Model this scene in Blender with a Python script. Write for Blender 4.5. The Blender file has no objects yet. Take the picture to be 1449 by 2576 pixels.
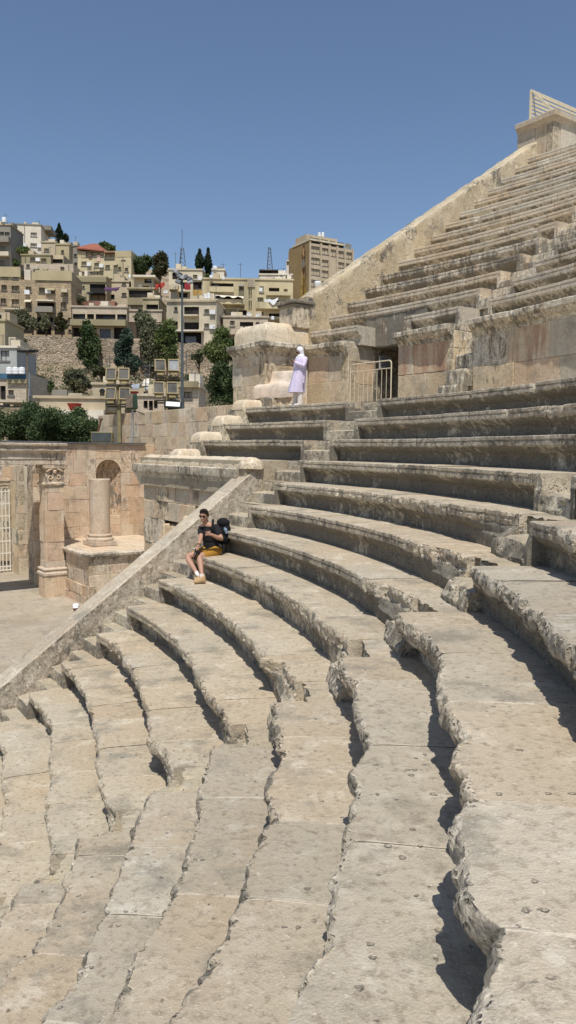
import bpy, math, random
import numpy as np
from mathutils import Vector, Matrix
scene = bpy.context.scene
COL = scene.collection
rad = math.radians

# ------------------------------------------------------------------ camera model and site frame
F, PIT, ROLL = 1936.0, 0.081253, 0.010           # focal length in units of a 1449 x 2576 frame
OX, OY = -16.0, 6.6847                             # centre of the orchestra
R0, TR, RISE, H0 = 19.8234, 0.6559, 0.47, -0.22508 # lower tier: edge radius, tread, rise
ZF = -6.2                                          # orchestra floor
def zk(k): return -(H0 + RISE*k)
def Rk(k): return R0 - TR*k
def Rm(j): return 23.6 + 0.69*j                    # middle tier
def zm(j): return 3.52 + 0.512*j
T35 = rad(35.0)
EX, EY = math.cos(T35), math.sin(T35)
def W(s, n, z=0.0):                                # site frame: s along the end wall, n across it
    return (OX + EX*s - EY*n, OY + EY*s + EX*n, z)
def PO(R, th, z=0.0):
    return (OX + R*math.cos(rad(th)), OY + R*math.sin(rad(th)), z)
def ray(u, v):                                     # u, v in pixels of the full photograph
    u *= 1449/2304; v *= 1449/2304
    a = (u-724.5)/F; b = -(v-1288)/F
    c, s = math.cos(ROLL), math.sin(ROLL); a, b = a*c-b*s, a*s+b*c
    return (a, math.cos(PIT)+b*math.sin(PIT), -math.sin(PIT)+b*math.cos(PIT))
def at(u, v, Y):
    d = ray(u, v); t = Y/d[1]
    return Vector((d[0]*t, Y, d[2]*t))

# ------------------------------------------------------------------ numpy noise
_rng = np.random.RandomState(7)
_perm = _rng.permutation(256); _perm = np.concatenate([_perm, _perm, _perm])
_g = _rng.normal(size=(256, 3)); _g /= np.linalg.norm(_g, axis=1)[:, None]
def perlin(p):
    p = np.asarray(p, float); i = np.floor(p).astype(int); f = p - i; i &= 255
    u = f*f*f*(f*(f*6-15)+10)
    r = 0
    for dx in (0, 1):
        wx = u[:, 0] if dx else 1-u[:, 0]
        for dy in (0, 1):
            wy = u[:, 1] if dy else 1-u[:, 1]
            for dz in (0, 1):
                wz = u[:, 2] if dz else 1-u[:, 2]
                h = _perm[_perm[_perm[(i[:, 0]+dx) & 255]+((i[:, 1]+dy) & 255)]+((i[:, 2]+dz) & 255)]
                g = _g[h]
                r = r + wx*wy*wz*(g[:, 0]*(f[:, 0]-dx)+g[:, 1]*(f[:, 1]-dy)+g[:, 2]*(f[:, 2]-dz))
    return r*1.6
def fbm(p, oct=4, gain=.5):
    p = np.asarray(p, float); r = 0; a = 1; s = 0
    for o in range(oct):
        r = r + a*perlin(p*(2**o)+o*17.3); s += a; a *= gain
    return r/s
def ridge(p, oct=3):
    p = np.asarray(p, float); r = 0; a = 1; s = 0
    for o in range(oct):
        r = r + a*(1-2*np.abs(perlin(p*(2**o)+o*31.7))); s += a; a *= .5
    return r/s

def facets(p, size, seed=0):
    """angular breakage: nearest jittered cell -> offset and tilted plane (about -1..1)"""
    p = np.asarray(p, float)/size+seed*7.13; i0 = np.floor(p).astype(int); best = np.full(len(p), 9e9); out = np.zeros(len(p))
    for dx in (-1, 0, 1):
        for dy in (-1, 0, 1):
            for dz in (-1, 0, 1):
                c = i0+np.array([dx, dy, dz]); h = _perm[_perm[_perm[c[:, 0] & 255]+(c[:, 1] & 255)]+(c[:, 2] & 255)]
                j = c+.5+_g[h]*.45; d = p-j; q = (d*d).sum(1); m = q < best; h2 = _perm[h+3]
                val = _g[h2][:, 0]*.9+(d*_g[(h2+91) & 255]).sum(1)*1.1
                best = np.where(m, q, best); out = np.where(m, val, out)
    return out

# ------------------------------------------------------------------ mesh builder
class MB:
    def __init__(self):
        self.v = []; self.f = []; self.c = []; self.j = []; self.m = []; self.n = 0
    def add(self, verts, faces, col=(1, 1, 1, 0), jd=1.0, mat=0):
        verts = np.asarray(verts, float).reshape(-1, 3); n = len(verts)
        self.v.append(verts)
        c = np.asarray(col, float)
        self.c.append(np.broadcast_to(c, (n, 4)) if c.ndim == 1 else c)
        self.j.append(np.broadcast_to(np.asarray(jd, float), (n,)))
        self.f += [tuple(int(x)+self.n for x in f) for f in faces]
        self.m += [mat]*len(faces)
        self.n += n
        return self
    def box(self, c, d, ax=None, col=(1, 1, 1, 0), mat=0, taper=1.0, bev=0.0):
        """box centre c, full dims d, ax = 3 axis vectors; taper scales the top"""
        X, Y, Z = ax or ((1, 0, 0), (0, 1, 0), (0, 0, 1))
        X, Y, Z = np.array(X, float), np.array(Y, float), np.array(Z, float); c = np.array(c, float)
        hx, hy, hz = d[0]/2, d[1]/2, d[2]/2
        if bev <= 0:
            vs = []
            for sz in (-1, 1):
                t = taper if sz > 0 else 1
                for sx, sy in ((-1, -1), (1, -1), (1, 1), (-1, 1)):
                    vs.append(c+X*sx*hx*t+Y*sy*hy*t+Z*sz*hz)
            fs = [(3, 2, 1, 0), (4, 5, 6, 7), (0, 1, 5, 4), (1, 2, 6, 5), (2, 3, 7, 6), (3, 0, 4, 7)]
        else:
            b = min(bev, hx*.9, hy*.9, hz*.9); vs = []
            for z, ins in ((-hz, b), (-hz+b, 0), (hz-b, 0), (hz, b)):
                t = 1+(taper-1)*(z+hz)/(2*hz)
                for sx, sy in ((-1, -1), (1, -1), (1, 1), (-1, 1)):
                    x, y = sx*(hx-ins), sy*(hy-ins); bb = b if ins == 0 else b*.0
                    # corner cut
                    if sx*sy > 0: pts = [(x, y-sy*bb), (x-sx*bb, y)]
                    else: pts = [(x-sx*bb, y), (x, y-sy*bb)]
                    for px, py in pts: vs.append(c+X*px*t+Y*py*t+Z*z)
            fs = [tuple(range(7, -1, -1)), tuple(range(24, 32))]
            for L in range(3):
                for i in range(8):
                    a, b2 = L*8+i, L*8+(i+1) % 8
                    fs.append((a, b2, b2+8, a+8))
        return self.add(vs, fs, col, 1.0, mat)
    def tube(self, pts, r, seg=8, col=(1, 1, 1, 0), mat=0, cap=True, rot=0.0):
        pts = [np.array(p, float) for p in pts]; n = len(pts)
        rs = r if hasattr(r, '__len__') else [r]*n
        vs = []; fs = []
        prev = None
        for i, p in enumerate(pts):
            t = pts[min(i+1, n-1)]-pts[max(i-1, 0)]; t = t/(np.linalg.norm(t)+1e-9)
            if prev is None:
                a = np.array([0, 0, 1.]) if abs(t[2]) < .9 else np.array([1., 0, 0])
                x = np.cross(a, t)
            else: x = prev-t*np.dot(prev, t)
            x /= np.linalg.norm(x)+1e-9; prev = x; y = np.cross(t, x)
            for k in range(seg):
                a = 2*math.pi*k/seg+rot; vs.append(p+rs[i]*(x*math.cos(a)+y*math.sin(a)))
        for i in range(n-1):
            for k in range(seg):
                a, b = i*seg+k, i*seg+(k+1) % seg
                fs.append((a, b, b+seg, a+seg))
        if cap:
            fs.append(tuple(range(seg-1, -1, -1))); fs.append(tuple(range((n-1)*seg, n*seg)))
        return self.add(vs, fs, col, 1.0, mat)
    def lathe(self, c, prof, seg=24, col=(1, 1, 1, 0), mat=0, ax=None, noise=0.0):
        X, Y, Z = ax or ((1, 0, 0), (0, 1, 0), (0, 0, 1))
        X, Y, Z = np.array(X, float), np.array(Y, float), np.array(Z, float); c = np.array(c, float)
        vs = []; fs = []
        for r, z in prof:
            for k in range(seg):
                a = 2*math.pi*k/seg; vs.append(c+X*r*math.cos(a)+Y*r*math.sin(a)+Z*z)
        for i in range(len(prof)-1):
            for k in range(seg):
                a, b = i*seg+k, i*seg+(k+1) % seg
                fs.append((a, b, b+seg, a+seg))
        fs.append(tuple(range(seg-1, -1, -1))); m = (len(prof)-1)*seg; fs.append(tuple(range(m, m+seg)))
        vs = np.array(vs)
        if noise: vs = vs+np.stack([fbm(vs*4+q*9, 3) for q in range(3)], 1)*noise
        return self.add(vs, fs, col, 1.0, mat)
    def prism(self, poly, z0, z1, fn=None, col=(1, 1, 1, 0), mat=0):
        """poly list of (x,y), extruded z0..z1; fn maps (x,y,z) to a point"""
        fn = fn or (lambda x, y, z: (x, y, z)); n = len(poly)
        vs = [fn(x, y, z0) for x, y in poly]+[fn(x, y, z1) for x, y in poly]
        fs = [tuple(range(n-1, -1, -1)), tuple(range(n, 2*n))]+[(i, (i+1) % n, n+(i+1) % n, n+i) for i in range(n)]
        return self.add(vs, fs, col, 1.0, mat)
    def build(self, name, mats, parent=None, loc=None, smooth=0.0, fix=True):
        V = np.concatenate(self.v); C = np.concatenate(self.c); J = np.concatenate(self.j)
        if loc is None:
            loc = (V.min(0)+V.max(0))/2; loc[2] = V[:, 2].min()
        loc = np.array(loc, float)
        me = bpy.data.meshes.new(name)
        me.from_pydata((V-loc).tolist(), [], self.f)
        if not isinstance(mats, (list, tuple)): mats = [mats]
        for m in mats: me.materials.append(m)
        if len(mats) > 1: me.polygons.foreach_set('material_index', self.m)
        a = me.color_attributes.new('Col', 'FLOAT_COLOR', 'POINT'); a.data.foreach_set('color', C.astype(np.float32).ravel())
        b = me.attributes.new('jd', 'FLOAT', 'POINT'); b.data.foreach_set('value', J.astype(np.float32))
        if fix:
            import bmesh
            bm = bmesh.new(); bm.from_mesh(me); bmesh.ops.recalc_face_normals(bm, faces=bm.faces); bm.to_mesh(me); bm.free()
        if smooth:
            me.shade_smooth(); me.set_sharp_from_angle(angle=smooth)
        me.update()
        o = bpy.data.objects.new(name, me); COL.objects.link(o)
        if parent is not None:
            o.parent = parent; o.location = Vector(loc)-parent.location
        else: o.location = loc
        return o

def tag(o, label=None, cat=None, group=None, kind=None):
    if label: o['label'] = label
    if cat: o['category'] = cat
    if group: o['group'] = group
    if kind: o['kind'] = kind
    return o
def thing(name, loc, label, cat, group=None):
    o = bpy.data.objects.new(name, None); COL.objects.link(o); o.location = loc; o.empty_display_size = .2
    return tag(o, label, cat, group)
def dup(root, loc, label=None, rotz=None):
    r = root.copy(); COL.objects.link(r); r.location = loc
    if rotz is not None: r.rotation_euler = (0, 0, rotz)
    if label: r['label'] = label
    for ch in list(root.children):
        c = ch.copy(); COL.objects.link(c); c.parent = r
        for g in list(ch.children):
            d = g.copy(); COL.objects.link(d); d.parent = c
    return r
def interp(x, pts):
    p = sorted(pts); return np.interp(x, [a for a, b in p], [b for a, b in p])
def sstep(a, b, x):
    t = np.clip((x-a)/(b-a), 0, 1); return t*t*(3-2*t)
# ------------------------------------------------------------------ materials
def new_mat(name):
    m = bpy.data.materials.new(name); m.use_nodes = True
    nt = m.node_tree; b = nt.nodes['Principled BSDF']
    b.inputs['Roughness'].default_value = .85; b.inputs['Specular IOR Level'].default_value = .2
    return m, nt, b
def nd(nt, t, **kw):
    n = nt.nodes.new(t)
    for k, v in kw.items():
        if k.startswith('_'): setattr(n, k[1:], v)
        else: n.inputs[k.replace('__', ' ')].default_value = v
    return n
def mathn(nt, op, a, b=None, c=None, clamp=False):
    n = nt.nodes.new('ShaderNodeMath'); n.operation = op; n.use_clamp = clamp
    for i, x in enumerate((a, b, c)):
        if x is None: continue
        if isinstance(x, (int, float)): n.inputs[i].default_value = x
        else: nt.links.new(x, n.inputs[i])
    return n.outputs[0]
def mix(nt, fac, a, b, mode='MIX'):
    n = nt.nodes.new('ShaderNodeMix'); n.data_type = 'RGBA'; n.blend_type = mode; n.clamp_factor = True
    for i, x in ((0, fac), (6, a), (7, b)):
        if isinstance(x, (int, float)): n.inputs[i].default_value = x
        elif isinstance(x, tuple): n.inputs[i].default_value = (*x[:3], 1)
        else: nt.links.new(x, n.inputs[i])
    return n.outputs[2]
def rng(nt, x, a, b, lo=0.0, hi=1.0):
    n = nt.nodes.new('ShaderNodeMapRange'); n.interpolation_type = 'SMOOTHSTEP'
    nt.links.new(x, n.inputs[0]); n.inputs[1].default_value = a; n.inputs[2].default_value = b
    n.inputs[3].default_value = lo; n.inputs[4].default_value = hi
    return n.outputs[0]
def noise(nt, vec, scale, detail=4, rough=.55):
    n = nd(nt, 'ShaderNodeTexNoise', Scale=scale, Detail=detail, Roughness=rough)
    nt.links.new(vec, n.inputs['Vector']); return n.outputs[0]
def scaled(nt, vec, s, off=(0, 0, 0)):
    n = nt.nodes.new('ShaderNodeMapping'); nt.links.new(vec, n.inputs[0])
    n.inputs['Scale'].default_value = s; n.inputs['Location'].default_value = off; return n.outputs[0]
def bump(nt, b, h, strength, dist, chain=None):
    n = nd(nt, 'ShaderNodeBump', Strength=strength, Distance=dist); nt.links.new(h, n.inputs['Height'])
    if chain: nt.links.new(chain, n.inputs['Normal'])
    nt.links.new(n.outputs[0], b.inputs['Normal']); return n.outputs[0]

def stone(name, base=(.42, .368, .284), warm=(.402, .334, .244), pale=(.525, .475, .385), dark=(.10, .092, .076), streak=0.0, spots=1.0, bumps=1.0, mott=1.0, sc=1.0):
    m, nt, b = new_mat(name); L = nt.links.new
    P = nt.nodes.new('ShaderNodeNewGeometry').outputs['Position']
    if sc != 1.0: P = scaled(nt, P, (sc, sc, sc))
    A = nd(nt, 'ShaderNodeAttribute', _attribute_name='Col')
    J = nd(nt, 'ShaderNodeAttribute', _attribute_name='jd').outputs['Fac']
    n1 = noise(nt, P, .55, 5); n2 = noise(nt, P, 3.1, 7, .62); n3 = noise(nt, P, 17, 6, .65); n4 = noise(nt, P, 70, 3, .6)
    c = mix(nt, rng(nt, n1, .38, .62), base, warm)
    c = mix(nt, mathn(nt, 'MULTIPLY', rng(nt, n2, .50, .72), .75*mott), c, pale)
    c = mix(nt, mathn(nt, 'MULTIPLY', rng(nt, noise(nt, P, 1.7, 7, .65), .50, .68), .72*mott), c, tuple(x*y for x, y in zip(base, (.58, .60, .62))))
    c = mix(nt, mathn(nt, 'MULTIPLY', rng(nt, n3, .50, .68), .55*mott), c, tuple(x*.60 for x in warm))
    c = mix(nt, mathn(nt, 'MULTIPLY', rng(nt, noise(nt, scaled(nt, P, (1, 1, 1), (3, 9, 4)), 23, 4, .7), .60, .72), .55*mott), c, tuple(min(1, x*1.22) for x in pale))
    c = mix(nt, mathn(nt, 'MULTIPLY', rng(nt, noise(nt, scaled(nt, P, (1, 1, 1), (5, 2, 8)), 6.5, 6, .7), .56, .70), .45*mott), c, (.21, .165, .13))
    c = mix(nt, mathn(nt, 'MULTIPLY', rng(nt, n4, .54, .70), .45), c, pale)
    # flat dark spots (old chewing gum, lichen dots) and pits
    v1 = nd(nt, 'ShaderNodeTexVoronoi', Scale=1.5); L(P, v1.inputs['Vector'])
    d1 = mathn(nt, 'ADD', v1.outputs['Distance'], mathn(nt, 'MULTIPLY', mathn(nt, 'SUBTRACT', n3, .5), .09))
    s1 = mathn(nt, 'MULTIPLY', rng(nt, d1, .030, .018), rng(nt, v1.outputs['Color'], .5, .55))
    c = mix(nt, mathn(nt, 'MULTIPLY', s1, .72*spots), c, (.085, .07, .06))
    v2 = nd(nt, 'ShaderNodeTexVoronoi', Scale=11.0); L(scaled(nt, P, (1, 1.0, 1.0)), v2.inputs['Vector'])
    d2 = mathn(nt, 'ADD', v2.outputs['Distance'], mathn(nt, 'MULTIPLY', mathn(nt, 'SUBTRACT', n3, .5), .9))
    s2 = mathn(nt, 'MULTIPLY', rng(nt, d2, .20, .06), mathn(nt, 'MULTIPLY', rng(nt, v2.outputs['Color'], .6, .65), rng(nt, n2, .44, .56)))
    c = mix(nt, mathn(nt, 'MULTIPLY', s2, .50*spots), c, (.17, .135, .10))
    # light mortar joints between blocks
    jj = mathn(nt, 'ADD', J, mathn(nt, 'MULTIPLY', mathn(nt, 'SUBTRACT', n3, .5), .035))
    jf = mathn(nt, 'MULTIPLY', rng(nt, jj, .018, .005), rng(nt, n2, .36, .50))
    c = mix(nt, mathn(nt, 'MULTIPLY', jf, .8), c, (.60, .53, .42))
    NZ = nt.nodes.new('ShaderNodeSeparateXYZ'); L(nt.nodes.new('ShaderNodeNewGeometry').outputs['True Normal'], NZ.inputs[0]); vert = rng(nt, mathn(nt, 'ABSOLUTE', NZ.outputs[2]), .8, .5)
    jk = mathn(nt, 'MULTIPLY', rng(nt, J, .011, .003), mathn(nt, 'MAXIMUM', mathn(nt, 'MULTIPLY', rng(nt, noise(nt, P, 2.2, 4), .52, .58), .6), vert))
    c = mix(nt, mathn(nt, 'MULTIPLY', jk, .85), c, (.075, .06, .045))
    # block tint
    c = mix(nt, 1.0, c, A.outputs['Color'], 'MULTIPLY')
    # worn, pitted edges: chalky flecks and small holes where the attribute alpha is up
    ae = rng(nt, A.outputs['Alpha'], .12, .40)
    c = mix(nt, mathn(nt, 'MULTIPLY', mathn(nt, 'MULTIPLY', ae, rng(nt, noise(nt, P, 12, 6, .7), .46, .62)), .65), c, tuple(min(1, x*1.25) for x in pale))
    v3 = nd(nt, 'ShaderNodeTexVoronoi', Scale=34.0); L(P, v3.inputs['Vector'])
    d3 = mathn(nt, 'ADD', v3.outputs['Distance'], mathn(nt, 'MULTIPLY', mathn(nt, 'SUBTRACT', n3, .5), 1.1))
    s3 = mathn(nt, 'MULTIPLY', mathn(nt, 'MULTIPLY', rng(nt, d3, .34, .16), rng(nt, noise(nt, P, 5, 4), .44, .58)), ae)
    c = mix(nt, mathn(nt, 'MULTIPLY', s3, .8), c, (.10, .08, .06))
    # dark lichen and painted riser shade, weight in the attribute alpha
    lv = scaled(nt, P, (9, 9, 2.6)) if streak else P
    l1 = noise(nt, lv, 1.0 if streak else 7.5, 9, .74); l2 = noise(nt, P, 1.1, 3)
    ls = mathn(nt, 'ADD', mathn(nt, 'MULTIPLY', l1, .65), mathn(nt, 'MULTIPLY', l2, .45))
    al = A.outputs['Alpha']
    thr = mathn(nt, 'SUBTRACT', mathn(nt, 'ADD', ls, mathn(nt, 'MULTIPLY', al, .30)), .66)
    lf = mathn(nt, 'MULTIPLY', rng(nt, thr, 0.0, .10), mathn(nt, 'MULTIPLY', rng(nt, al, .02, .25), .86))
    c = mix(nt, lf, c, mix(nt, n3, dark, tuple(x*2.0 for x in dark)))
    if streak:
        rd = mathn(nt, 'MULTIPLY', rng(nt, al, -.1, -.5), rng(nt, noise(nt, scaled(nt, P, (3.5, 3.5, .55), (2, 5, 9)), 1.0, 6, .65), .44, .60)); c = mix(nt, mathn(nt, 'MULTIPLY', rd, .6), c, (.38, .19, .115))
        st = noise(nt, scaled(nt, P, (3.2, 3.2, .35)), 1.0, 5, .6)
        c = mix(nt, mathn(nt, 'MULTIPLY', rng(nt, st, .55, .70), streak), c, (.26, .155, .075))
        st2 = noise(nt, scaled(nt, P, (4.2, 4.2, .5), (7, 3, 1)), 1.0, 6, .65)
        c = mix(nt, mathn(nt, 'MULTIPLY', rng(nt, st2, .56, .68), streak*.55), c, (.15, .12, .085))
    L(c, b.inputs['Base Color'])
    b.inputs['Roughness'].default_value = .92
    hh = mathn(nt, 'ADD', mathn(nt, 'MULTIPLY', n3, .55), mathn(nt, 'MULTIPLY', n4, .3))
    hh = mathn(nt, 'SUBTRACT', hh, mathn(nt, 'ADD', mathn(nt, 'MULTIPLY', s2, .7), mathn(nt, 'MULTIPLY', s3, .9)))
    hh = mathn(nt, 'ADD', hh, mathn(nt, 'MULTIPLY', n2, .8))
    bump(nt, b, hh, .85*bumps, .028)
    return m
def plain(name, col, rough=.8, var=.12, scale=3.0, metal=0.0, bmp=.15, dirt=None, spec=.2, attr=False):
    m, nt, b = new_mat(name); L = nt.links.new
    P = nt.nodes.new('ShaderNodeNewGeometry').outputs['Position']
    n1 = noise(nt, P, scale, 5, .6)
    c = mix(nt, rng(nt, n1, .3, .7), tuple(x*(1-var) for x in col), tuple(min(1, x*(1+var)) for x in col))
    if dirt:
        n2 = noise(nt, scaled(nt, P, (1, 1, .25)), scale*.6, 6, .65)
        c = mix(nt, mathn(nt, 'MULTIPLY', rng(nt, n2, .5, .72), dirt[0]), c, dirt[1])
    if attr:
        A = nd(nt, 'ShaderNodeAttribute', _attribute_name='Col'); c = mix(nt, 1.0, c, A.outputs['Color'], 'MULTIPLY')
    L(c, b.inputs['Base Color']); b.inputs['Roughness'].default_value = rough; b.inputs['Metallic'].default_value = metal
    b.inputs['Specular IOR Level'].default_value = spec
    if bmp: bump(nt, b, noise(nt, P, scale*6, 4), bmp, .02)
    return m
M = {}
M['seat'] = stone('seat_stone', spots=.6, mott=1.3, bumps=1.15)
M['wall'] = stone('wall_stone', base=(.60, .53, .41), warm=(.575, .47, .335), pale=(.70, .65, .54), streak=.26, spots=.25, bumps=1.1)
M['upper'] = stone('upper_stone', base=(.52, .465, .37), warm=(.52, .43, .315), pale=(.63, .58, .49), streak=.3, spots=.3, bumps=.9)
M['scene'] = stone('scene_stone', base=(.59, .50, .385), warm=(.57, .445, .325), pale=(.68, .61, .50), streak=.25, spots=.3, bumps=1.2)
M['marble'] = stone('marble', base=(.54, .46, .37), warm=(.52, .42, .32), pale=(.62, .56, .47), streak=.2, spots=.6, bumps=.5)
M['floor_'] = stone('floor_stone', base=(.40, .345, .265), warm=(.38, .32, .23), pale=(.48, .42, .34), spots=.2, bumps=.4, mott=.7)
def paving():
    m = stone('paving_stone', base=(.42, .365, .285), warm=(.40, .34, .25), pale=(.50, .44, .355), spots=.35, bumps=.5, mott=.9); nt = m.node_tree; b = nt.nodes['Principled BSDF']
    src = b.inputs['Base Color'].links[0].from_socket; P = nt.nodes.new('ShaderNodeNewGeometry').outputs['Position']
    mp = nt.nodes.new('ShaderNodeMapping'); mp.inputs['Rotation'].default_value = (0, 0, -T35_); nt.links.new(P, mp.inputs[0])
    br = nt.nodes.new('ShaderNodeTexBrick'); nt.links.new(mp.outputs[0], br.inputs[0]); br.inputs['Scale'].default_value = 1; br.inputs['Brick Width'].default_value = 1.5; br.inputs['Row Height'].default_value = .95; br.inputs['Mortar Size'].default_value = .012; br.inputs['Color1'].default_value = (1, 1, 1, 1); br.inputs['Color2'].default_value = (.88, .87, .85, 1); br.inputs['Mortar'].default_value = (.62, .58, .52, 1)
    c = mix(nt, .8, src, br.outputs[0], 'MULTIPLY'); c = mix(nt, mathn(nt, 'MULTIPLY', rng(nt, noise(nt, P, .35, 5, .6), .48, .68), .5), c, (.27, .225, .165)); nt.links.new(c, b.inputs['Base Color']); return m
T35_ = T35
M['floor'] = paving()
M['mortar'] = plain('joint_mortar', (.22, .17, .115), .95, .25, 4)
M['cream_paint'] = plain('cream_painted_steel', (.60, .53, .38), .5, .06, 9, bmp=0)
M['white_paint'] = plain('white_painted_steel', (.74, .70, .60), .5, .05, 9, bmp=0)
M['steel'] = plain('grey_steel', (.16, .17, .175), .45, .15, 4, metal=.6, bmp=0)
M['dark'] = plain('dark_interior', (.018, .017, .016), .9, .2, 2, bmp=0)
M['olive_metal'] = plain('olive_painted_metal', (.23, .20, .10), .6, .15, 5, bmp=0, dirt=(.4, (.14, .11, .06)))
M['black'] = plain('black_metal', (.02, .021, .022), .5, .2, 6, bmp=0)
# ------------------------------------------------------------------ lower tier: curved stone seating
INTACT = [(.006, -.002), (-.004, -.010), (-.004, -.056), (.016, -.061), (.016, -.072), (.000, -.078), (.000, -.138), (.022, -.146), (.030, -.165), (.055, -.19), (.10, -.215), (.15, -.245), (.185, -.27), (.20, -.30), (.20, -.36), (.20, -.43), (.20, -.49)]
WORN = [(.020, -.004), (.006, -.017), (-.004, -.040), (-.006, -.066), (-.004, -.092), (.002, -.118), (.012, -.14), (.028, -.165), (.045, -.19), (.07, -.21), (.10, -.235), (.135, -.26), (.165, -.285), (.185, -.315), (.195, -.36), (.20, -.43), (.20, -.49)]
PIER = [(.000, -.004), (-.004, -.014), (-.004, -.058), (-.002, -.064), (-.002, -.072), (-.001, -.079), (-.001, -.135), (.0, -.142), (.0, -.16), (.0, -.185), (.0, -.215), (.0, -.245), (.0, -.27), (.0, -.30), (.0, -.36), (.0, -.43), (.0, -.49)]
BSTEP = [.33*1, ]
def joints(th0, th1, R, seed, lo=.7, hi=1.25):
    rr = random.Random(seed); s = min(th0, th1); out = []
    while s < max(th0, th1):
        s += math.degrees(rr.uniform(lo, hi)/R); out.append(s)
    return np.array(out)
def sweep(mb, R, z, thA, thB, prof_fn, tread_u, back, res, cutf, wf, seed, stain_shade=(.25, .9), piers=(0, 0), tone=(1, 1, 1), bl=(.7, 1.25), rough=1.0, zbot=-.49, zs=1.0, tv=.09, fac=.5, blockfx=None):
    """sweep a bench section from thA to thB (degrees, thA > thB)"""
    th = [thA]; edges = []
    for side, w in ((0, piers[0]), (1, piers[1])):
        if w: edges.append(thA-math.degrees(w/R) if side == 0 else thB+math.degrees(w/R))
    while th[-1] > thB: th.append(th[-1]-math.degrees(res(th[-1])/R))
    th[-1] = thB
    for e in edges: th += [e+.002, e-.002]
    js = joints(thA, thB, R, seed, *bl)
    if blockfx: js = np.array(sorted([e for e in js if abs(e-blockfx[0]) > 1.3]+[blockfx[0]]))
    for e in js:
        if thB+.05 < e < thA-.05: th += [e, e+.0006, e-math.degrees(.012/R), e+math.degrees(.012/R)]
    th = np.array(sorted(set(th), reverse=True)); n = len(th)
    bid = np.searchsorted(js, th)
    rr = np.random.RandomState(seed); nb = len(js)+2
    tb = 1+(rr.rand(nb)-.5)*tv; th_ = (rr.rand(nb)-.5)*tv*.5; bz = (rr.rand(nb)-.5)*.014; bc = (rr.rand(nb)-.5)*.05; bw = (rr.rand(nb)-.5)*.5
    allj = np.concatenate([js, [thA+9, thB-9]])
    jd = np.abs(th[:, None]-allj[None]).min(1)*math.pi/180*R
    w0 = wf(th); w = np.clip(w0+bw[bid]*.6*w0*(w0 < .85), 0, 1)
    s = np.radians(th)*R
    q1 = np.stack([s*.9, np.full(n, seed*3.1), np.full(n, z)], 1)
    chip = np.clip(fbm(q1*3.3, 3)-.28, 0, 1)*1.6*(1-w)
    cut = cutf(th)+w*(fbm(q1*1.6, 4)*.03+bc[bid]*.5+fac*(fbm(q1*1.6, 4)*.06+np.clip(facets(q1, .55, seed % 5)-.25, 0, 1)*.10))+chip*.10
    cut = cut+np.exp(-(jd/.05)**2)*w*.035
    w = np.clip(w+chip*2, 0, 1)
    I, Wn, Pr = np.array(INTACT), np.array(WORN), np.array(PIER)
    isp = np.zeros(n, bool)
    if piers[0]: isp |= th > thA-math.degrees(piers[0]/R)
    if piers[1]: isp |= th < thB+math.degrees(piers[1]/R)
    mt, mp = len(tread_u), len(I); m = mt+mp+1
    D = np.zeros((n, m)); Z = np.zeros((n, m)); A = np.zeros((n, m)); amp = np.zeros((n, m))
    for i, u in enumerate(tread_u):
        D[:, i] = cut+.03+(back-cut-.03)*u; Z[:, i] = bz[bid]
        droop = np.exp(-(D[:, i]-cut)/.05)
        Z[:, i] -= w*droop*.016; amp[:, i] = .06+w*droop*.4; A[:, i] = 0.02+.45*droop*stain_shade[0]
    rimp = w*np.clip(facets(q1*1.0+5, .16, 6)-.1, 0, 1)*fac*.07
    cut = cut+rimp
    for i in range(mp):
        d0 = I[i, 0]*(1-w)+Wn[i, 0]*w; z0 = I[i, 1]*(1-w)+Wn[i, 1]*w
        d0 = np.where(isp & (w < .75), Pr[i, 0], d0); z0 = np.where(isp & (w < .75), Pr[i, 1], z0)
        f = np.clip((.31+z0)/.16, 0, 1)
        D[:, mt+i] = d0+cut*f; Z[:, mt+i] = z0+bz[bid]*f
        amp[:, mt+i] = w*(.35+.65*f)+.06; A[:, mt+i] = stain_shade[0] if i < 8 else stain_shade[1]  # soffit and riser points take the second weight, lichen with shade painted in
    if blockfx: Z[th < blockfx[0]] += .03
    D[:, m-1] = back; Z[:, m-1] = zbot
    Z *= zs
    th2 = np.radians(th)[:, None]+0*D
    X = OX+(R+D)*np.cos(th2); Y = OY+(R+D)*np.sin(th2)
    Pq = np.stack([X, Y, Z+z], 2).reshape(-1, 3)
    a = amp.reshape(-1)*rough; pos = Pq+seed*.37
    fc = np.clip(facets(pos, .21, 1), -.35, 1)*.050+np.clip(facets(pos, .085, 2), -.4, 1)*.022+np.clip(facets(pos, .04, 3), -.4, 1)*.008
    nr = (fbm(pos*2.6, 3)*.030+fc*fac+fbm(pos*14, 3)*.016*(1-fac)+fbm(pos*30, 2)*.010)*a
    nz = (fbm(pos*3.1+50, 3)*.024+np.minimum(0, -facets(pos+4, .12, 4))*.030*fac+fbm(pos*22+9, 2)*.010)*a
    nt_ = (fbm(pos*7+80, 3)*.03)*a
    tr = np.zeros((n, m), bool); tr[:, :mt] = True; tr = tr.reshape(-1)
    nr = np.where(tr, nr*.25, nr); nt_ = np.where(tr, 0, nt_)
    cs, sn = np.cos(th2).reshape(-1), np.sin(th2).reshape(-1)
    ok = np.ones((n, m)); ok[:, m-1] = 0; ok[:, 0] = 0; ok = ok.reshape(-1)
    Pq[:, 0] += (nr*cs-nt_*sn)*ok; Pq[:, 1] += (nr*sn+nt_*cs)*ok; Pq[:, 2] += nz*ok
    col = np.zeros((n, m, 4))
    for ch in range(3):
        col[:, :, ch] = (tb[bid]*(1+th_[bid]*(1, 0, -1.2)[ch])*tone[ch])[:, None]
    col[:, :, 3] = A
    jj = np.repeat(jd[:, None], m, 1)
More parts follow.
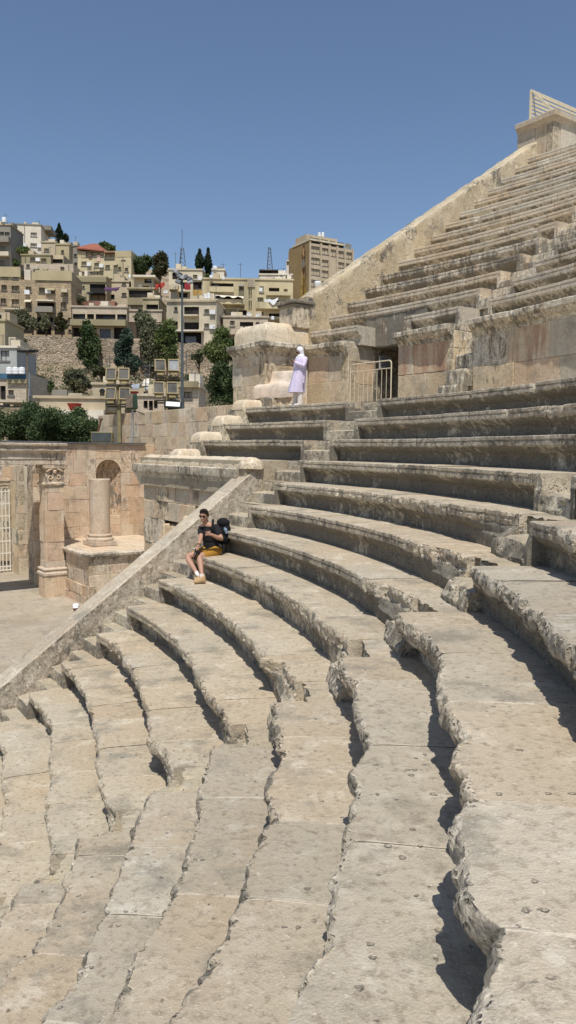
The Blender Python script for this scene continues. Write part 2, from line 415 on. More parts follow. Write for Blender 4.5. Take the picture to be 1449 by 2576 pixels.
    if blockfx:
        bm_ = th < blockfx[0]; col[bm_, :, :3] *= np.array(blockfx[1])
    idx = np.arange(n*m).reshape(n, m)
    a0, b0 = idx[:-1, :], idx[1:, :]
    fs = np.stack([a0, np.roll(a0, -1, 1), np.roll(b0, -1, 1), b0], 2).reshape(-1, 4).tolist()
    fs.append(idx[0].tolist()); fs.append(idx[-1][::-1].tolist())
    mb.add(Pq, fs, col.reshape(-1, 4), jj.reshape(-1))
TU_NEAR = [1, .93, .86, .79, .72, .65, .58, .51, .44, .37, .30, .24, .185, .14, .10, .065, .035, .012]
TU_FAR = [1, .8, .6, .42, .28, .17, .09, .04, .01]
# measured wear of every edge: (angle, metres lost), and how worn the section is
CUT = {1: [(8, .0), (3, .0)],
 2: [(30, 0), (15, .03), (10.5, .05), (9, .08), (6, .25), (4, .28), (-3, .05), (-10, .1)],
 3: [(32, .02), (22, .06), (10.4, .1), (7, .14), (5.5, .3), (4, .28), (1, .05), (-.6, .06), (-4.7, .0), (-7.5, .0), (-15, .05)],
 4: [(32, 0), (23, 0), (10, .05), (8.5, .1), (7, .26), (4, .30), (2.5, -.078), (1.56, -.055), (.96, .04), (-.15, .057), (-1.87, .026), (-3.37, -.031), (-4.85, -.079), (-5.96, -.08), (-6.8, -.039), (-7.3, -.006), (-7.66, .03), (-7.98, -.03), (-8.5, -.079), (-9.05, -.094), (-9.47, -.066), (-10.34, -.019), (-10.60, .02), (-10.72, -.086), (-11.68, -.101), (-12.6, -.101), (-13.0, -.098), (-13.33, -.087), (-13.61, -.053), (-13.87, -.01), (-14.17, .02), (-14.62, .02), (-15.1, -.016), (-15.5, -.05), (-17, -.06), (-20, 0)],
 5: [(32, 0), (22.4, .03), (21.2, .12), (20, .05), (10.2, .09), (7, .1), (5.5, .2), (3.9, .24), (2.51, .02), (.74, .032), (-1.61, .021), (-3.04, .055), (-4.16, .054), (-4.97, .011), (-5.53, -.03), (-6, -.031), (-6.54, .02), (-7.01, .015), (-8.4, -.019), (-9.85, -.053), (-10.42, -.065), (-11.04, -.03), (-12.46, -.046), (-13.45, -.097), (-14, -.1), (-20, 0)],
 6: [(32, -.04), (19.3, .0), (10, -.01), (8.5, .05), (7, .25), (4, .28), (2, .0), (-1, .05), (-3.5, -.03), (-5, .07), (-7.5, 0), (-10.8, 0), (-12.3, -.07)],
 7: [(32, -.04), (21.8, -.02), (16.4, -.03), (9, -.05), (7, .1), (4, .24), (2, 0), (.3, -.05), (-2.6, .02), (-5.1, .08), (-7.9, .03), (-10.2, .03)],
 8: [(32.9, .0), (28.6, .08), (26, 0), (19.7, -.05), (9.7, -.05), (6, .15), (4, .26), (1.5, 0), (-1.6, .02), (-4, .06), (-6.4, .09), (-7.7, .12), (-8.7, .04)],
 9: [(32.2, .0), (25.9, -.03), (20.4, -.08), (17.7, -.06), (9, -.05), (6, .1), (4, .25), (1.8, 0), (-1.4, .07), (-3.8, .07), (-4.8, 0)],
 10: [(32.4, .03), (25.5, .08), (17.5, -.03), (8, .0), (5, .2), (2, .02)],
 11: [(32, 0), (26, .05), (20, -.03), (10, .06)], 12: [(32, .05), (20, 0)]}
WEAR = {-2: [(47, .05), (20, .1), (10, .15)], -1: [(47, .05), (15, .1), (14, .8), (12.8, .9), (12.2, .1)], 0: [(47, .05), (8, .12)], 1: [(32, .08), (8, .12), (3, .3), (0, .5)],
 2: [(32, .1), (11.5, .1), (10.5, .95), (3, 1), (2.4, .1), (1, .15), (.4, .95), (-5, .9)],
 3: [(32, .12), (12, .15), (9.5, .5), (8, 1), (-.6, 1), (-30, .9)],
 4: [(32, .12), (10, .2), (8.5, .95), (2, 1), (-30, 1)],
 5: [(32, .1), (24, .12), (22.5, .5), (21.5, 1), (20, .8), (17, .6), (10, .9), (-30, 1)],
 6: [(32, .1), (30.5, .15), (29.5, .9), (26, .45), (22, .6), (18, .9), (-30, 1)],
 7: [(32, .1), (25, .15), (22.5, .4), (20, .9), (-30, 1)],
 8: [(32, .1), (30.5, .15), (29.5, .9), (-30, 1)], 9: [(32, .2), (30, .8), (-30, 1)],
 10: [(32, .4), (30, .9), (-30, 1)], 11: [(32, .5), (30, .9), (-30, 1)], 12: [(32, .6), (28, .9)]}
SPL = 4.6
def side(lst, left, shift=2.3, lim=9.1):
    if left: return [((a+shift if 3.5 < a <= lim else a), b) for a, b in lst if a > 3.4]+([(3.5, 1.0)] if lim > 10 else [])
    return [(a, b) for a, b in lst if a < 3.3] or [lst[-1]]
GRP = 'curved stone seating rows of the lower tier'
ordw = {1: 'one row', 2: 'two rows', 3: 'three rows', 4: 'four rows', 5: 'five rows', 6: 'six rows', 7: 'seven rows'}
def lab_left(k):
    if k == 5: return 'curved stone seating row that the seated man sits on, ending at the broken stair'
    if k == 6: return 'curved stone seating row under the seated man\'s tan shoes, its edge chipped'
    if k < 5: return 'curved stone seating row %s above the one the seated man sits on, carved edge' % ordw[5-k]
    return 'worn stone seating row %s below the one under the seated man\'s shoes' % ordw[k-6]
def lab_right(k):
    if k == 4: return 'broad worn stone row at lower right with the deep black shadow under its lip'
    if k < 4: return 'stone row right of the broken stair, %s above the row with deep black shadow' % ordw[4-k]
    return 'worn stone row in the foreground, %s below the row with the deep black shadow' % ordw[k-4]
for k in range(-2, 13):
    R, z = Rk(k), zk(k)
    cp = CUT.get(k, [(0, 0)]); wp = WEAR[k]
    cf = lambda t, cp=cp: interp(t, cp)
    wf = lambda t, wp=wp: interp(t, wp)
    st = (.34, .78) if k <= 4 else (.28, .60)  # higher riser weight: lichen, plus riser shade put into the colour
    back = TR+.23
    if k <= 0:
        hi = 35+math.degrees(math.asin(4.15/R))
        mb = MB(); sweep(mb, R, z, hi, 34.45, None, TU_FAR, back if k > -2 else 2.6, lambda t: .05, cf, wf, 40+k, st, (0, .12))
        tag(mb.build('stone_bench_row', M['seat'], loc=PO(R, 40, z-.47), smooth=.38), {-2: 'short stone bench row whose top the woman in white and lilac stands on', -1: 'short stone bench row directly below the one the woman stands on, left of steps', 0: 'short stone bench row two below the woman, left of steps, above the moulded parapet'}[k], 'stone bench', GRP)
        mb = MB(); sweep(mb, R, z, 31.5, -20, None, TU_FAR, back if k > -2 else 2.6, lambda t: .045, cf, wf, 60+k, st, (.12, 0))
        tag(mb.build('stone_bench_row', M['seat'], loc=PO(R, 20, z-.47), smooth=.38), {-2: 'long stone bench row in front of the stained wall, topmost of the lower tier', -1: 'long stone bench row second from the top of the lower tier, broken near its right', 0: 'long stone bench row at eye level, third from the top of the lower tier'}[k], 'stone bench', GRP)
        continue
    cfL = lambda t, cp=side(cp, True): interp(t, cp)
    wfL = lambda t, wp=side(wp, True, 2.3, 10.6): interp(t, wp)
    cf = lambda t, cp=side(cp, False): interp(t, cp)
    wf = lambda t, wp=side(wp, False) if k != 2 else [(4.05, .1), (2.6, .15), (1.9, .95), (-5, .9)]: interp(t, wp)
    nearL = (lambda t: .022 if t < 14 else .03) if k >= 3 else (lambda t: .035)
    stL = {1: 7.6, 2: 6.6}.get(k, 6.3)
    mb = MB(); sweep(mb, R, z, 32.0, stL, None, TU_NEAR if k >= 4 else TU_FAR, back, nearL, cfL, wfL, 100+k, st, (.11, .12 if k < 3 else 0), (1.12, 1.10, 1.06), fac=.42)
    tag(mb.build('stone_bench_row', M['seat'], loc=PO(R, 18, z-.47), smooth=.38), lab_left(k), 'stone bench', GRP)
    stR = {1: 5.2, 2: 4.05}.get(k, 3.8)
    mb = MB(); sweep(mb, R, z, stR, -40, None, TU_NEAR, back, (lambda t: .014 if t > -22 else .08), cf, wf, 140+k, st if k < 4 else (.5, .45), (.10, 0), bl=(.9, 1.6), fac=.36 if k in (4, 5) else .55, tv=.15, blockfx=(-10.64, (1.14, 1.15, 1.17)) if k == 4 else None)
    if k < 11:
        tag(mb.build('stone_bench_row', M['seat'], loc=PO(R, -8, z-.47), smooth=.38), lab_right(k), 'stone bench', GRP)
    else:
        tag(mb.build('stone_bench_row', M['seat'], loc=PO(R, -8, z-.47), smooth=.38), 'worn stone row of the foreground, %s from the orchestra floor' % ('second' if k == 11 else 'first'), 'stone bench', GRP)
# ---- stairs between the wedges
def step_mesh(k, thA, thB, w, seed, last=False, tone=1.0, RZ=None, zs=1.0):
    R, z = RZ or (Rk(k), zk(k)); mb = MB()
    rr = random.Random(seed)
    res = .03 if k > 2 else .06
    n = max(4, int(abs(thA-thB)*math.pi/180*R/res)); th = np.linspace(thA+.08, thB-.08, n)
    wj = w
    prof = [(TR+.225, -.006), (.8*TR, -.008), (.6*TR, -.008), (.46, -.010), (.40, -.014), (.37, -.024), (.36, -.05), (.355, -.12), (.35, -.19), (.35, -.225), (.32, -.236), (.25, -.236), (.17, -.237), (.1, -.238), (.05, -.24), (.022, -.245), (.008, -.262), (.004, -.30), (.004, -.36), (.004, -.42), (.004, -.492), (TR+.225, -.492)]
    prof = np.array(prof); m = len(prof)
    D = np.repeat(prof[None, :, 0], n, 0).copy(); Z = np.repeat(prof[None, :, 1], n, 0).copy()
    t2 = np.radians(th)[:, None]+0*D
    Z *= zs
    # worn hollow in the middle and broken noses
    cutn = wj*(.10+.12*fbm(np.stack([th*1.3, th*0+seed, th*0], 1), 3))[:, None]
    for i in range(4, 10): D[:, i] += cutn[:, 0]*.8
    for i in range(14, 19): D[:, i] += cutn[:, 0]*1.1*(1-(i-14)*.16)
    Z[:, 3:5] -= wj*.03; Z[:, 13:16] -= wj*.05
    P = np.stack([OX+(R+D)*np.cos(t2), OY+(R+D)*np.sin(t2), Z+z], 2).reshape(-1, 3)
    a = np.ones((n, m)); a[:, [0, m-1, m-2]] = 0; a = a.reshape(-1)*(.15+.85*wj); q = P+seed*1.7
    nr = (fbm(q*3.2, 3)*.04+(np.clip(facets(q, .17, 2), -.4, 1)*.045+facets(q, .06, 5)*.012)*(wj > .3))*a; nz = (fbm(q*3.4+40, 4)*.03+np.minimum(0, -facets(q+3, .15, 4))*.03*(wj > .3))*a
    P[:, 0] += nr*np.cos(t2).reshape(-1); P[:, 1] += nr*np.sin(t2).reshape(-1); P[:, 2] += nz
    col = np.ones((n*m, 4)); col[:, :3] *= tone*(1+(rr.random()-.5)*.16); col[:, 2] *= 1-.06*rr.random()
    al = np.repeat(np.array([.05]*5+[.4]*5+[.08]*6+[.5]*6)[None], n, 0).reshape(-1); col[:, 3] = al
    idx = np.arange(n*m).reshape(n, m); a0, b0 = idx[:-1], idx[1:]
    fs = np.stack([a0, np.roll(a0, -1, 1), np.roll(b0, -1, 1), b0], 2).reshape(-1, 4).tolist()
    fs.append(idx[0].tolist()); fs.append(idx[-1][::-1].tolist())
    mb.add(P, fs, col); return mb
t = thing('stone_stair', PO(Rk(0), 33, zk(0)-.47), 'short flight of stone steps up to the doorway with the cream barrier', 'steps')
for k in (-2, -1, 0): step_mesh(k, 34.45, 31.5, .12, 300+k).build('step', M['seat'], t, smooth=.38)
t = thing('stone_stair', PO(Rk(8), 33.5, zk(8)-.47), 'narrow stone stair beside the sloping parapet left of the seated man', 'steps')
for k in range(1, 13): step_mesh(k, 35.05, 32.0, .2, 320+k, tone=.95).build('step', M['seat'], t, smooth=.38)
t = thing('stone_stair', PO(Rk(6), 2, zk(6)-.47), 'broken and patched stone stair cutting diagonally through the curved rows', 'steps')
for k in range(1, 13):
    a = {1: 7.6, 2: 6.6}.get(k, 6.3); b = {1: 5.2, 2: 4.05}.get(k, 3.8)
    step_mesh(k, a, b, .75, 340+k).build('step', M['seat'], t, smooth=.38)
# ------------------------------------------------------------------ block masonry
PAL = {'wall': [(1, 1, 1), (1.06, 1.04, 1.02), (1.02, .97, .9), (1.0, .92, .8), (.92, .9, .88), (1.08, 1.04, .98), (1.02, .9, .82), (.9, .84, .74)],
       'pink': [(1, .97, .94), (1.06, 1.0, .97), (1.02, .94, .85), (1.04, .90, .83), (.96, .89, .82), (1.08, 1.05, 1.0), (1.0, .89, .80), (.92, .82, .72)],
       'plain': [(1, 1, 1), (1.05, 1.04, 1.03), (.95, .94, .92), (1.02, .98, .93)]}
def blockwall(mb, pos, L, z0, z1, courses, seed, pal='wall', blen=(.6, 1.2), stain_shade=.35, jit=.012, out=0.0, reds=0.0, skip=None, gap=.003, res=.14, rough=.012, base=True):
    """pos(u) -> (x, y, nx, ny): path with outward normal; masonry of separate dressed blocks over a joint bed"""
    rr = random.Random(seed); z = z0; ci = 0
    while z < z1-.02:
        h = courses[ci % len(courses)]; h = min(h, z1-z)
        if z1-z-h < .12: h = z1-z
        u = -rr.uniform(0, blen[0])
        while u < L:
            l = rr.uniform(*blen); a, b = max(u, 0), min(u+l, L)
            u += l
            if b-a < .05: continue
            if skip and skip((a+b)/2, z+h/2): continue
            nu = max(3, int((b-a)/res)+2); nz = max(3, int(h/res)+2)
            us = np.concatenate([[a+gap], np.linspace(a+gap+.014, b-gap-.014, nu-2), [b-gap]]); zz = np.concatenate([[z+gap], np.linspace(z+gap+.014, z+h-gap-.014, nz-2), [z+h-gap]])
            d = rr.uniform(-jit, jit)+out
            U, Z = np.meshgrid(us, zz, indexing='ij')
            PP = np.array([pos(x) for x in us])
            dep = np.full(U.shape, d); dep[0] -= .009; dep[-1] -= .009; dep[:, 0] -= .009; dep[:, -1] -= .009
            X = PP[:, 0][:, None]+0*Z; Y = PP[:, 1][:, None]+0*Z
            q = np.stack([X, Y, Z], 2).reshape(-1, 3)
            dd = dep.reshape(-1)+fbm(q*5+seed, 3)*rough*1.6
            NX = (PP[:, 2][:, None]+0*Z).reshape(-1); NY = (PP[:, 3][:, None]+0*Z).reshape(-1)
            V = q+np.stack([NX*dd, NY*dd, 0*dd], 1)
            # skirt
            nU, nZ = U.shape; idx = np.arange(nU*nZ).reshape(nU, nZ)
            fs = np.stack([idx[:-1, :-1], idx[1:, :-1], idx[1:, 1:], idx[:-1, 1:]], 2).reshape(-1, 4).tolist()
            ring = list(idx[:, 0])+list(idx[-1, 1:])+list(idx[-2::-1, -1])+list(idx[0, -2:0:-1])
            V2 = V[ring]-np.stack([NX[ring]*.06, NY[ring]*.06, 0*NX[ring]], 1); n0 = len(V); m = len(ring)
            fs += [(ring[i], n0+i, n0+(i+1) % m, ring[(i+1) % m]) for i in range(m)]
            t = rr.choice(PAL[pal]); g = rr.uniform(.93, 1.06)
            red_ = rr.random() < reds
            mb.add(np.concatenate([V, V2]), fs, (t[0]*g, t[1]*g, t[2]*g, -.8 if red_ else max(0, stain_shade+rr.uniform(-.3, .25))))
        z += h; ci += 1
    if base:
        n = max(2, int(L/.4)+1); us = np.linspace(0, L, n); vs = []
        for x in us:
            p = pos(x)
            for d, zz in ((out-.022, z0), (out-.022, z1), (out-.30, z1), (out-.30, z0)): vs.append((p[0]+p[2]*d, p[1]+p[3]*d, zz))
        fs = [(i*4+k, i*4+(k+1) % 4, i*4+4+(k+1) % 4, i*4+4+k) for i in range(n-1) for k in range(4)]+[(0, 1, 2, 3), tuple(4*n-1-k for k in range(4))]
        mb.add(vs, fs, (.7, .64, .55, .3))
def arc(R, thA, thB):                               # thA > thB; outward = towards the orchestra
    L = abs(thA-thB)*math.pi/180*R
    def pos(u):
        t = rad(thA-math.degrees(u/R)); return (OX+R*math.cos(t), OY+R*math.sin(t), -math.cos(t), -math.sin(t))
    return pos, L
def line(s0, n0, s1, n1):                           # outward = right hand side of travel
    a, b = W(s0, n0), W(s1, n1); L = math.hypot(b[0]-a[0], b[1]-a[1]); dx, dy = (b[0]-a[0])/L, (b[1]-a[1])/L
    return (lambda u: (a[0]+dx*u, a[1]+dy*u, dy, -dx)), L
def mould(mb, pos, L, prof, res=.12, seed=0, noise=.02, col=(1, 1, 1), stain_shade=.6, u0=0, bl=(.7, 1.3), blocks=True):
    """profile (out, z) swept along a path, closed"""
    n = max(3, int((L-u0)/res)+1); us = np.linspace(u0, L, n); m = len(prof)
    rr = random.Random(seed); edges = []; x = u0
    while x < L: x += rr.uniform(*bl); edges.append(x)
    bid = np.searchsorted(edges, us); tones = [rr.uniform(.9, 1.07) for _ in range(len(edges)+2)]; offs = [rr.uniform(-.012, .012) for _ in range(len(edges)+2)]
    vs = []; cs = []
    P = np.array(prof, float); jd = np.abs(us[:, None]-np.array(edges)[None]).min(1)
    for i, u in enumerate(us):
        p = pos(u)
        for (o, z) in prof: vs.append((p[0]+p[2]*(o+offs[bid[i]]), p[1]+p[3]*(o+offs[bid[i]]), z))
        cs += [(col[0]*tones[bid[i]], col[1]*tones[bid[i]], col[2]*tones[bid[i]]*rr.uniform(.98, 1.0), stain_shade)]*m
    vs = np.array(vs)
    chip = np.clip(fbm(vs*2.2+seed, 3)-.25, 0, 1)*.12
    d = np.stack([fbm(vs*5+seed+q*11, 3) for q in range(3)], 1)*noise
    nx = np.array([[pos(u)[2], pos(u)[3], 0] for u in us]).repeat(m, 0)
    vs = vs+d-nx*chip[:, None]*(noise/.02)
    idx = np.arange(n*m).reshape(n, m); a0, b0 = idx[:-1], idx[1:]
    fs = np.stack([a0, np.roll(a0, -1, 1), np.roll(b0, -1, 1), b0], 2).reshape(-1, 4).tolist()+[idx[0].tolist(), idx[-1][::-1].tolist()]
    mb.add(vs, fs, np.array(cs), jd.repeat(m) if blocks else 1.0)
def wallprism(mb, poly, pts_fn, seed, col=(1, 1, 1, .4), depth=.5, grid=.25):
    mb.prism(poly, 0, depth, pts_fn, col)

RW = 23.45; ZP = zk(-2); ZC = 2.72
CORN = [(-.25, ZC-.02), (.0, ZC-.02), (.02, ZC+.02), (.03, ZC+.06), (.07, ZC+.09), (.13, ZC+.13), (.17, ZC+.17), (.18, ZC+.20), (.22, ZC+.215), (.23, ZC+.225), (.23, ZC+.33), (.215, ZC+.345), (.10, ZC+.36), (-1.1, ZC+.36), (-1.1, ZC-.02)]
def podium(thA, thB, label, seed, endA=False, endB=False, reds=.08):
    t = thing('podium_wall', PO(RW, (thA+thB)/2, ZP), label, 'wall')
    p, L = arc(RW, thA, thB)
    mb = MB(); blockwall(mb, p, L, ZP-.1, ZC, [.90, .76, .5], seed, blen=(.7, 1.7), stain_shade=.12, reds=reds); 
    for e, th in ((endA, thA), (endB, thB)):
        if e:
            t0 = rad(th); c, s = math.cos(t0), math.sin(t0); sg = 1 if e == 'lo' else -1
            a = PO(RW, th); 
            pos = (lambda u, a=a, c=c, s=s: (a[0]+c*u, a[1]+s*u, s, -c)) 
            blockwall(mb, pos, 1.25, ZP-.1, ZC+.345, [.82, .62, .42], seed+5, blen=(.5, .9), stain_shade=.15)
    mb.build('masonry', M['wall'], t, smooth=.35)
    mb = MB(); mould(mb, p, L, CORN, seed=seed, stain_shade=.4); mb.build('cornice', M['wall'], t, smooth=.5)
    return t
podium(45.1, 41.1, 'stone wall with cornice behind the woman, left of the dark doorway', 11, endB='lo')
podium(36.4, 31.55, 'stained stone wall between the dark doorway and the steps set into it', 12, endB='lo', reds=.2)
podium(29.9, -10, 'long stained stone wall with red and orange streaks right of the inset steps', 14, reds=.14)
# doorway: passage behind, lintel, notice, leaf
t = thing('doorway', PO(24.0, 38.7, ZP), 'dark doorway opening in the stained stone wall behind the cream barrier', 'doorway')
mb = MB()
for th in (41.05, 36.45):
    c, s = math.cos(rad(th)), math.sin(rad(th))
    a = np.array(PO(24.5 if th > 40 else 23.6, th)); b = np.array(PO(27, th)); k = (-.3 if th < 40 else .3); q = np.array([-s, c, 0])*k
    mb.add([a, b, b+q, a+q, a+[0, 0, 3.4], b+[0, 0, 3.4], b+q+[0, 0, 3.4], a+q+[0, 0, 3.4]], [(0, 1, 2, 3), (4, 5, 6, 7), (0, 1, 5, 4), (1, 2, 6, 5), (2, 3, 7, 6), (3, 0, 4, 7)], (.6, .55, .5, .4))
a, b, c2, d2 = PO(27, 41.5), PO(27, 36), PO(27.3, 36), PO(27.3, 41.5)
mb.prism([a[:2], b[:2], c2[:2], d2[:2]], ZP-.2, 3.4, col=(.5, .45, .4, .4)); mb.build('passage', M['wall'], t)
mb = MB(); p, L = arc(24.42, 41.6, 36.0)
mould(mb, p, L, [(.02, 2.94), (.05, 2.98), (.06, 3.4), (.10, 3.70), (.08, 3.98), (-.2, 3.99), (-2.8, 3.99), (-2.8, 2.94)], seed=3, noise=.035, stain_shade=.95, bl=(.8, 1.2)); mb.build('lintel', M['wall'], t, smooth=.5)
mb = MB(); mb.box(PO(24.1, 36.75, 2.06), (.10, .05, 1.75), ((math.cos(rad(36.7)), math.sin(rad(36.7)), 0), (-math.sin(rad(36.7)), math.cos(rad(36.7)), 0), (0, 0, 1)), bev=.008)
mb.box(PO(23.72, 36.62, 2.06), (.05, .06, 1.75), ((math.cos(rad(36.7)), math.sin(rad(36.7)), 0), (-math.sin(rad(36.7)), math.cos(rad(36.7)), 0), (0, 0, 1)), bev=.008)
mb.build('door_frame', M['black'], t)
ax = (PO(1, 40.9)[0]-OX, PO(1, 40.9)[1]-OY); q = PO(24.75, 40.7, 2.55)
t = thing('notice_board', q, 'small grey notice with printed lines hung inside the dark doorway', 'notice')
nx = np.array([math.sin(rad(40)), -math.cos(rad(40)), 0]); tx = np.array([math.cos(rad(40)), math.sin(rad(40)), 0]); q = np.array(q)+nx*.06
mb = MB(); mb.box(q, (.52, .03, .36), (tx, nx, (0, 0, 1)), bev=.005); mb.build('panel', plain('notice_panel', (.42, .42, .40), .6, .04, bmp=0), t)
mb = MB()
for i in range(5): mb.box(q+nx*.018+np.array([0, 0, .12-.055*i])+tx*(.0 if i % 2 else -.03), (.40-.06*(i % 2), .004, .016), (tx, nx, (0, 0, 1)))
mb.build('printed_lines', M['black'], t)
# cream crowd barrier
A, B = np.array(PO(23.05, 39.9, ZP+.05)), np.array(PO(23.05, 36.0, ZP+.05)); dv = (B-A); LL = np.linalg.norm(dv); dv /= LL; up = np.array([0, 0, 1.])
t = thing('crowd_barrier', A, 'cream painted tubular barrier standing across the dark doorway', 'barrier')
mb = MB(); H = 1.12; r = .09
pts = []
for cx, cz, a0 in ((r, r+.02, 180), (LL-r, r+.02, 270), (LL-r, H-r, 0), (r, H-r, 90)):
    for i in range(6): a = rad(a0+i*18); pts.append(A+dv*(cx+r*math.cos(a))+up*(cz+r*math.sin(a)))
pts.append(pts[0]); mb.tube(pts, .017, 8); mb.build('frame', M['cream_paint'], t, smooth=.8)
mb = MB(); mb.tube([A+dv*.03+up*(H-.2), B-dv*.03+up*(H-.2)], .012, 8); mb.build('rail', M['cream_paint'], t, smooth=.8)
for i in range(8):
    mb = MB(); x = LL*(i+1)/9; mb.tube([A+dv*x+up*.03, A+dv*x+up*(H-.2)], .0075, 6); mb.build('bar', M['cream_paint'], t, smooth=.8)
# steps set into the wall
t = thing('stone_stair', PO(23, 30.2, ZP), 'narrow stone steps rising into a notch of the red-stained wall', 'steps')
for i in range(6):
    z = ZP+.39*(i+1); Ra = 22.95+.28*i; mb = MB()
    for_seed = 70+i
    p, L = arc(Ra, 31.5, 29.95)
    mould(mb, p, L, [(0, z-.41 if i else ZP-.1), (.004, z-.05), (-.01, z-.015), (-.035, z), (-.2, z-.006), (-.36, z), (-.36, z-.41 if i else ZP-.1)], seed=80+i, noise=.02, stain_shade=.6, res=.08, bl=(3, 4), blocks=False, col=(.95, .93, .9))
    mb.build('step', M['wall'], t, smooth=.35)
# ------------------------------------------------------------------ middle tier
GM = 'straight-edged stone rows of the upper tier'
wfm = lambda t: .05+0*t
names = {0: 'lowest', 14: 'topmost'}
up_ord = ['lowest', 'second', 'third', 'fourth', 'fifth', 'sixth', 'seventh', 'eighth', 'ninth', 'tenth', 'eleventh', 'twelfth', 'thirteenth', 'fourteenth', 'topmost']
for j in range(15):
    R, z = Rm(j), zm(j); hi = 35+math.degrees(math.asin(4.2/R))
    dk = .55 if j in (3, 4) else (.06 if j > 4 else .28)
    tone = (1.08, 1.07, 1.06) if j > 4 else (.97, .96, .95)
    nm = up_ord[j]+(' stone row' if j in (0, 14) else ' stone row up')
    segs = ((hi, 31.62, 'left', (0, .10)), (29.2, -8, 'right', (.10, 0)))
    if j == 0: segs = ((hi, 40.7, 'far left', (0, 0)), (36.3, 31.62, 'left', (0, .10)), segs[1])
    for (a, b, side, pr) in segs:
        mb = MB(); sweep(mb, R, z, a, b, None, [1, .7, .4, .2, .08, .02], 0.69+.23 if j < 14 else 1.6, lambda t: .09, lambda t: 0*t, (lambda t: .04+0*t) if j not in (3, 4) else (lambda t: .35+0*t), 500+j*2+(side == 'right'), (dk, max(.55, dk+.1)), pr, tone, (.9, 1.9), zs=.512/.47, tv=.16)  # heavier soffit and riser weight paints in the shade under the nosing
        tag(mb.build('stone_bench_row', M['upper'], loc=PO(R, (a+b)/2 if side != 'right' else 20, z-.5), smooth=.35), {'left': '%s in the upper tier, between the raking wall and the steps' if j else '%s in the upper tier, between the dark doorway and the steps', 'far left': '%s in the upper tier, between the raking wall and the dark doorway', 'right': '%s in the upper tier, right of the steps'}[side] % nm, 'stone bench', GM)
t = thing('stone_stair', PO(Rm(4), 30.4, zm(4)-.5), 'pale stone steps climbing between the bench ends of the upper tier', 'steps')
for j in range(1, 15): step_mesh(0, 31.6, 29.2, .2, 600+j, RZ=(Rm(j), zm(j)), zs=.512/.47, tone=1.05).build('step', M['upper'], t, smooth=.7)
# ------------------------------------------------------------------ pier, raking wall, end blocks
def straight(name, s0, n0, s1, n1, z0, z1, mat, label, cat, seed, courses=[.7, .55], pal='wall', back=.5, stain_shade=.4, **kw): ...
t = thing('end_pier', W(22.4, 4.6, ZP), 'massive stone pier with cornice and rounded top left of the woman', 'pier')
mb = MB()
p, L = line(21.6, 4.2, 23.3, 4.2); blockwall(mb, p, L, ZP-.1, 2.72, [.8, .6, .5], 21, blen=(.6, 1.0), stain_shade=.04)
p2, L2 = line(21.6, 6.0, 21.6, 4.2); blockwall(mb, p2, L2, ZP-.1, 2.72, [.8, .6, .5], 22, blen=(.6, 1.0), stain_shade=.12)
mb.prism([(21.64, 4.24), (23.6, 4.24), (23.6, 5.96), (21.64, 5.96)], ZP-.1, 2.72, lambda x, y, z: W(x, y, z), (.6, .55, .5, .5))
mb.build('masonry', M['wall'], t, smooth=.35)
# cornice round the corner
mb = MB()
def lpath(u):                                        # left face then front face
    if u < 1.8: x = W(21.6, 6.0-u); return (x[0], x[1], -EX, -EY)
    x = W(21.6+(u-1.8), 4.2); return (x[0], x[1], EY, -EX)
cp = [(o, z+.02) for o, z in CORN[:-2]]+[(-.3, ZC+.38), (-.3, ZC)]
def corner_mould(mb, cp, s0, nf, nb, s1, seed, noise=.02, stain_shade=.5):
    vs = []; m = len(cp); rows_ = []
    for i in range(15): rows_.append([W(s0-o, nb+(nf-nb)*i/14-(o if i == 14 else 0), z) for o, z in cp])
    for i in range(1, 15): rows_.append([W(s0+(s1-s0)*i/14, nf-o, z) for o, z in cp])
    V = np.array(rows_).reshape(-1, 3); V = V+np.stack([fbm(V*5+seed+q*11, 3) for q in range(3)], 1)*noise
    n = len(rows_); idx = np.arange(n*m).reshape(n, m); a0, b0 = idx[:-1], idx[1:]
    fs = np.stack([a0, np.roll(a0, -1, 1), np.roll(b0, -1, 1), b0], 2).reshape(-1, 4).tolist()+[idx[0].tolist(), idx[-1][::-1].tolist()]
    mb.add(V, fs, (1, 1, 1, stain_shade))
corner_mould(mb, cp, 21.6, 4.2, 6.0, 23.35, 5); mb.build('cornice', M['wall'], t, smooth=.5)
# rounded attic block: quarter round on front and left
mb = MB(); gs = 26; vs = []
S, N_ = np.linspace(21.66, 23.7, gs), np.linspace(4.26, 6.0, gs)
U, V_ = np.meshgrid(S, N_, indexing='ij')
dd = np.minimum(U-21.66, V_-4.26); h = 3.08+.36+.30*np.sqrt(np.clip(1-(1-np.clip(dd/.42, 0, 1))**2, 0, 1))
top = np.array([W(a, b, c) for a, b, c in zip(U.ravel(), V_.ravel(), h.ravel())]); top[:, 2] += fbm(top*3, 4)*.06
bot = top.copy(); bot[:, 2] = 3.06
idx = np.arange(gs*gs).reshape(gs, gs)
fs = np.stack([idx[:-1, :-1], idx[1:, :-1], idx[1:, 1:], idx[:-1, 1:]], 2).reshape(-1, 4).tolist()
ring = list(idx[:, 0])+list(idx[-1, 1:])+list(idx[-2::-1, -1])+list(idx[0, -2:0:-1]); n0 = gs*gs; m = len(ring)
rb = bot[ring]; fs += [(ring[i], n0+i, n0+(i+1) % m, ring[(i+1) % m]) for i in range(m)]
mb.add(np.concatenate([top, rb]), fs, (1.06, 1.04, 1.0, .16)); mb.build('rounded_top', M['wall'], t, smooth=.8)
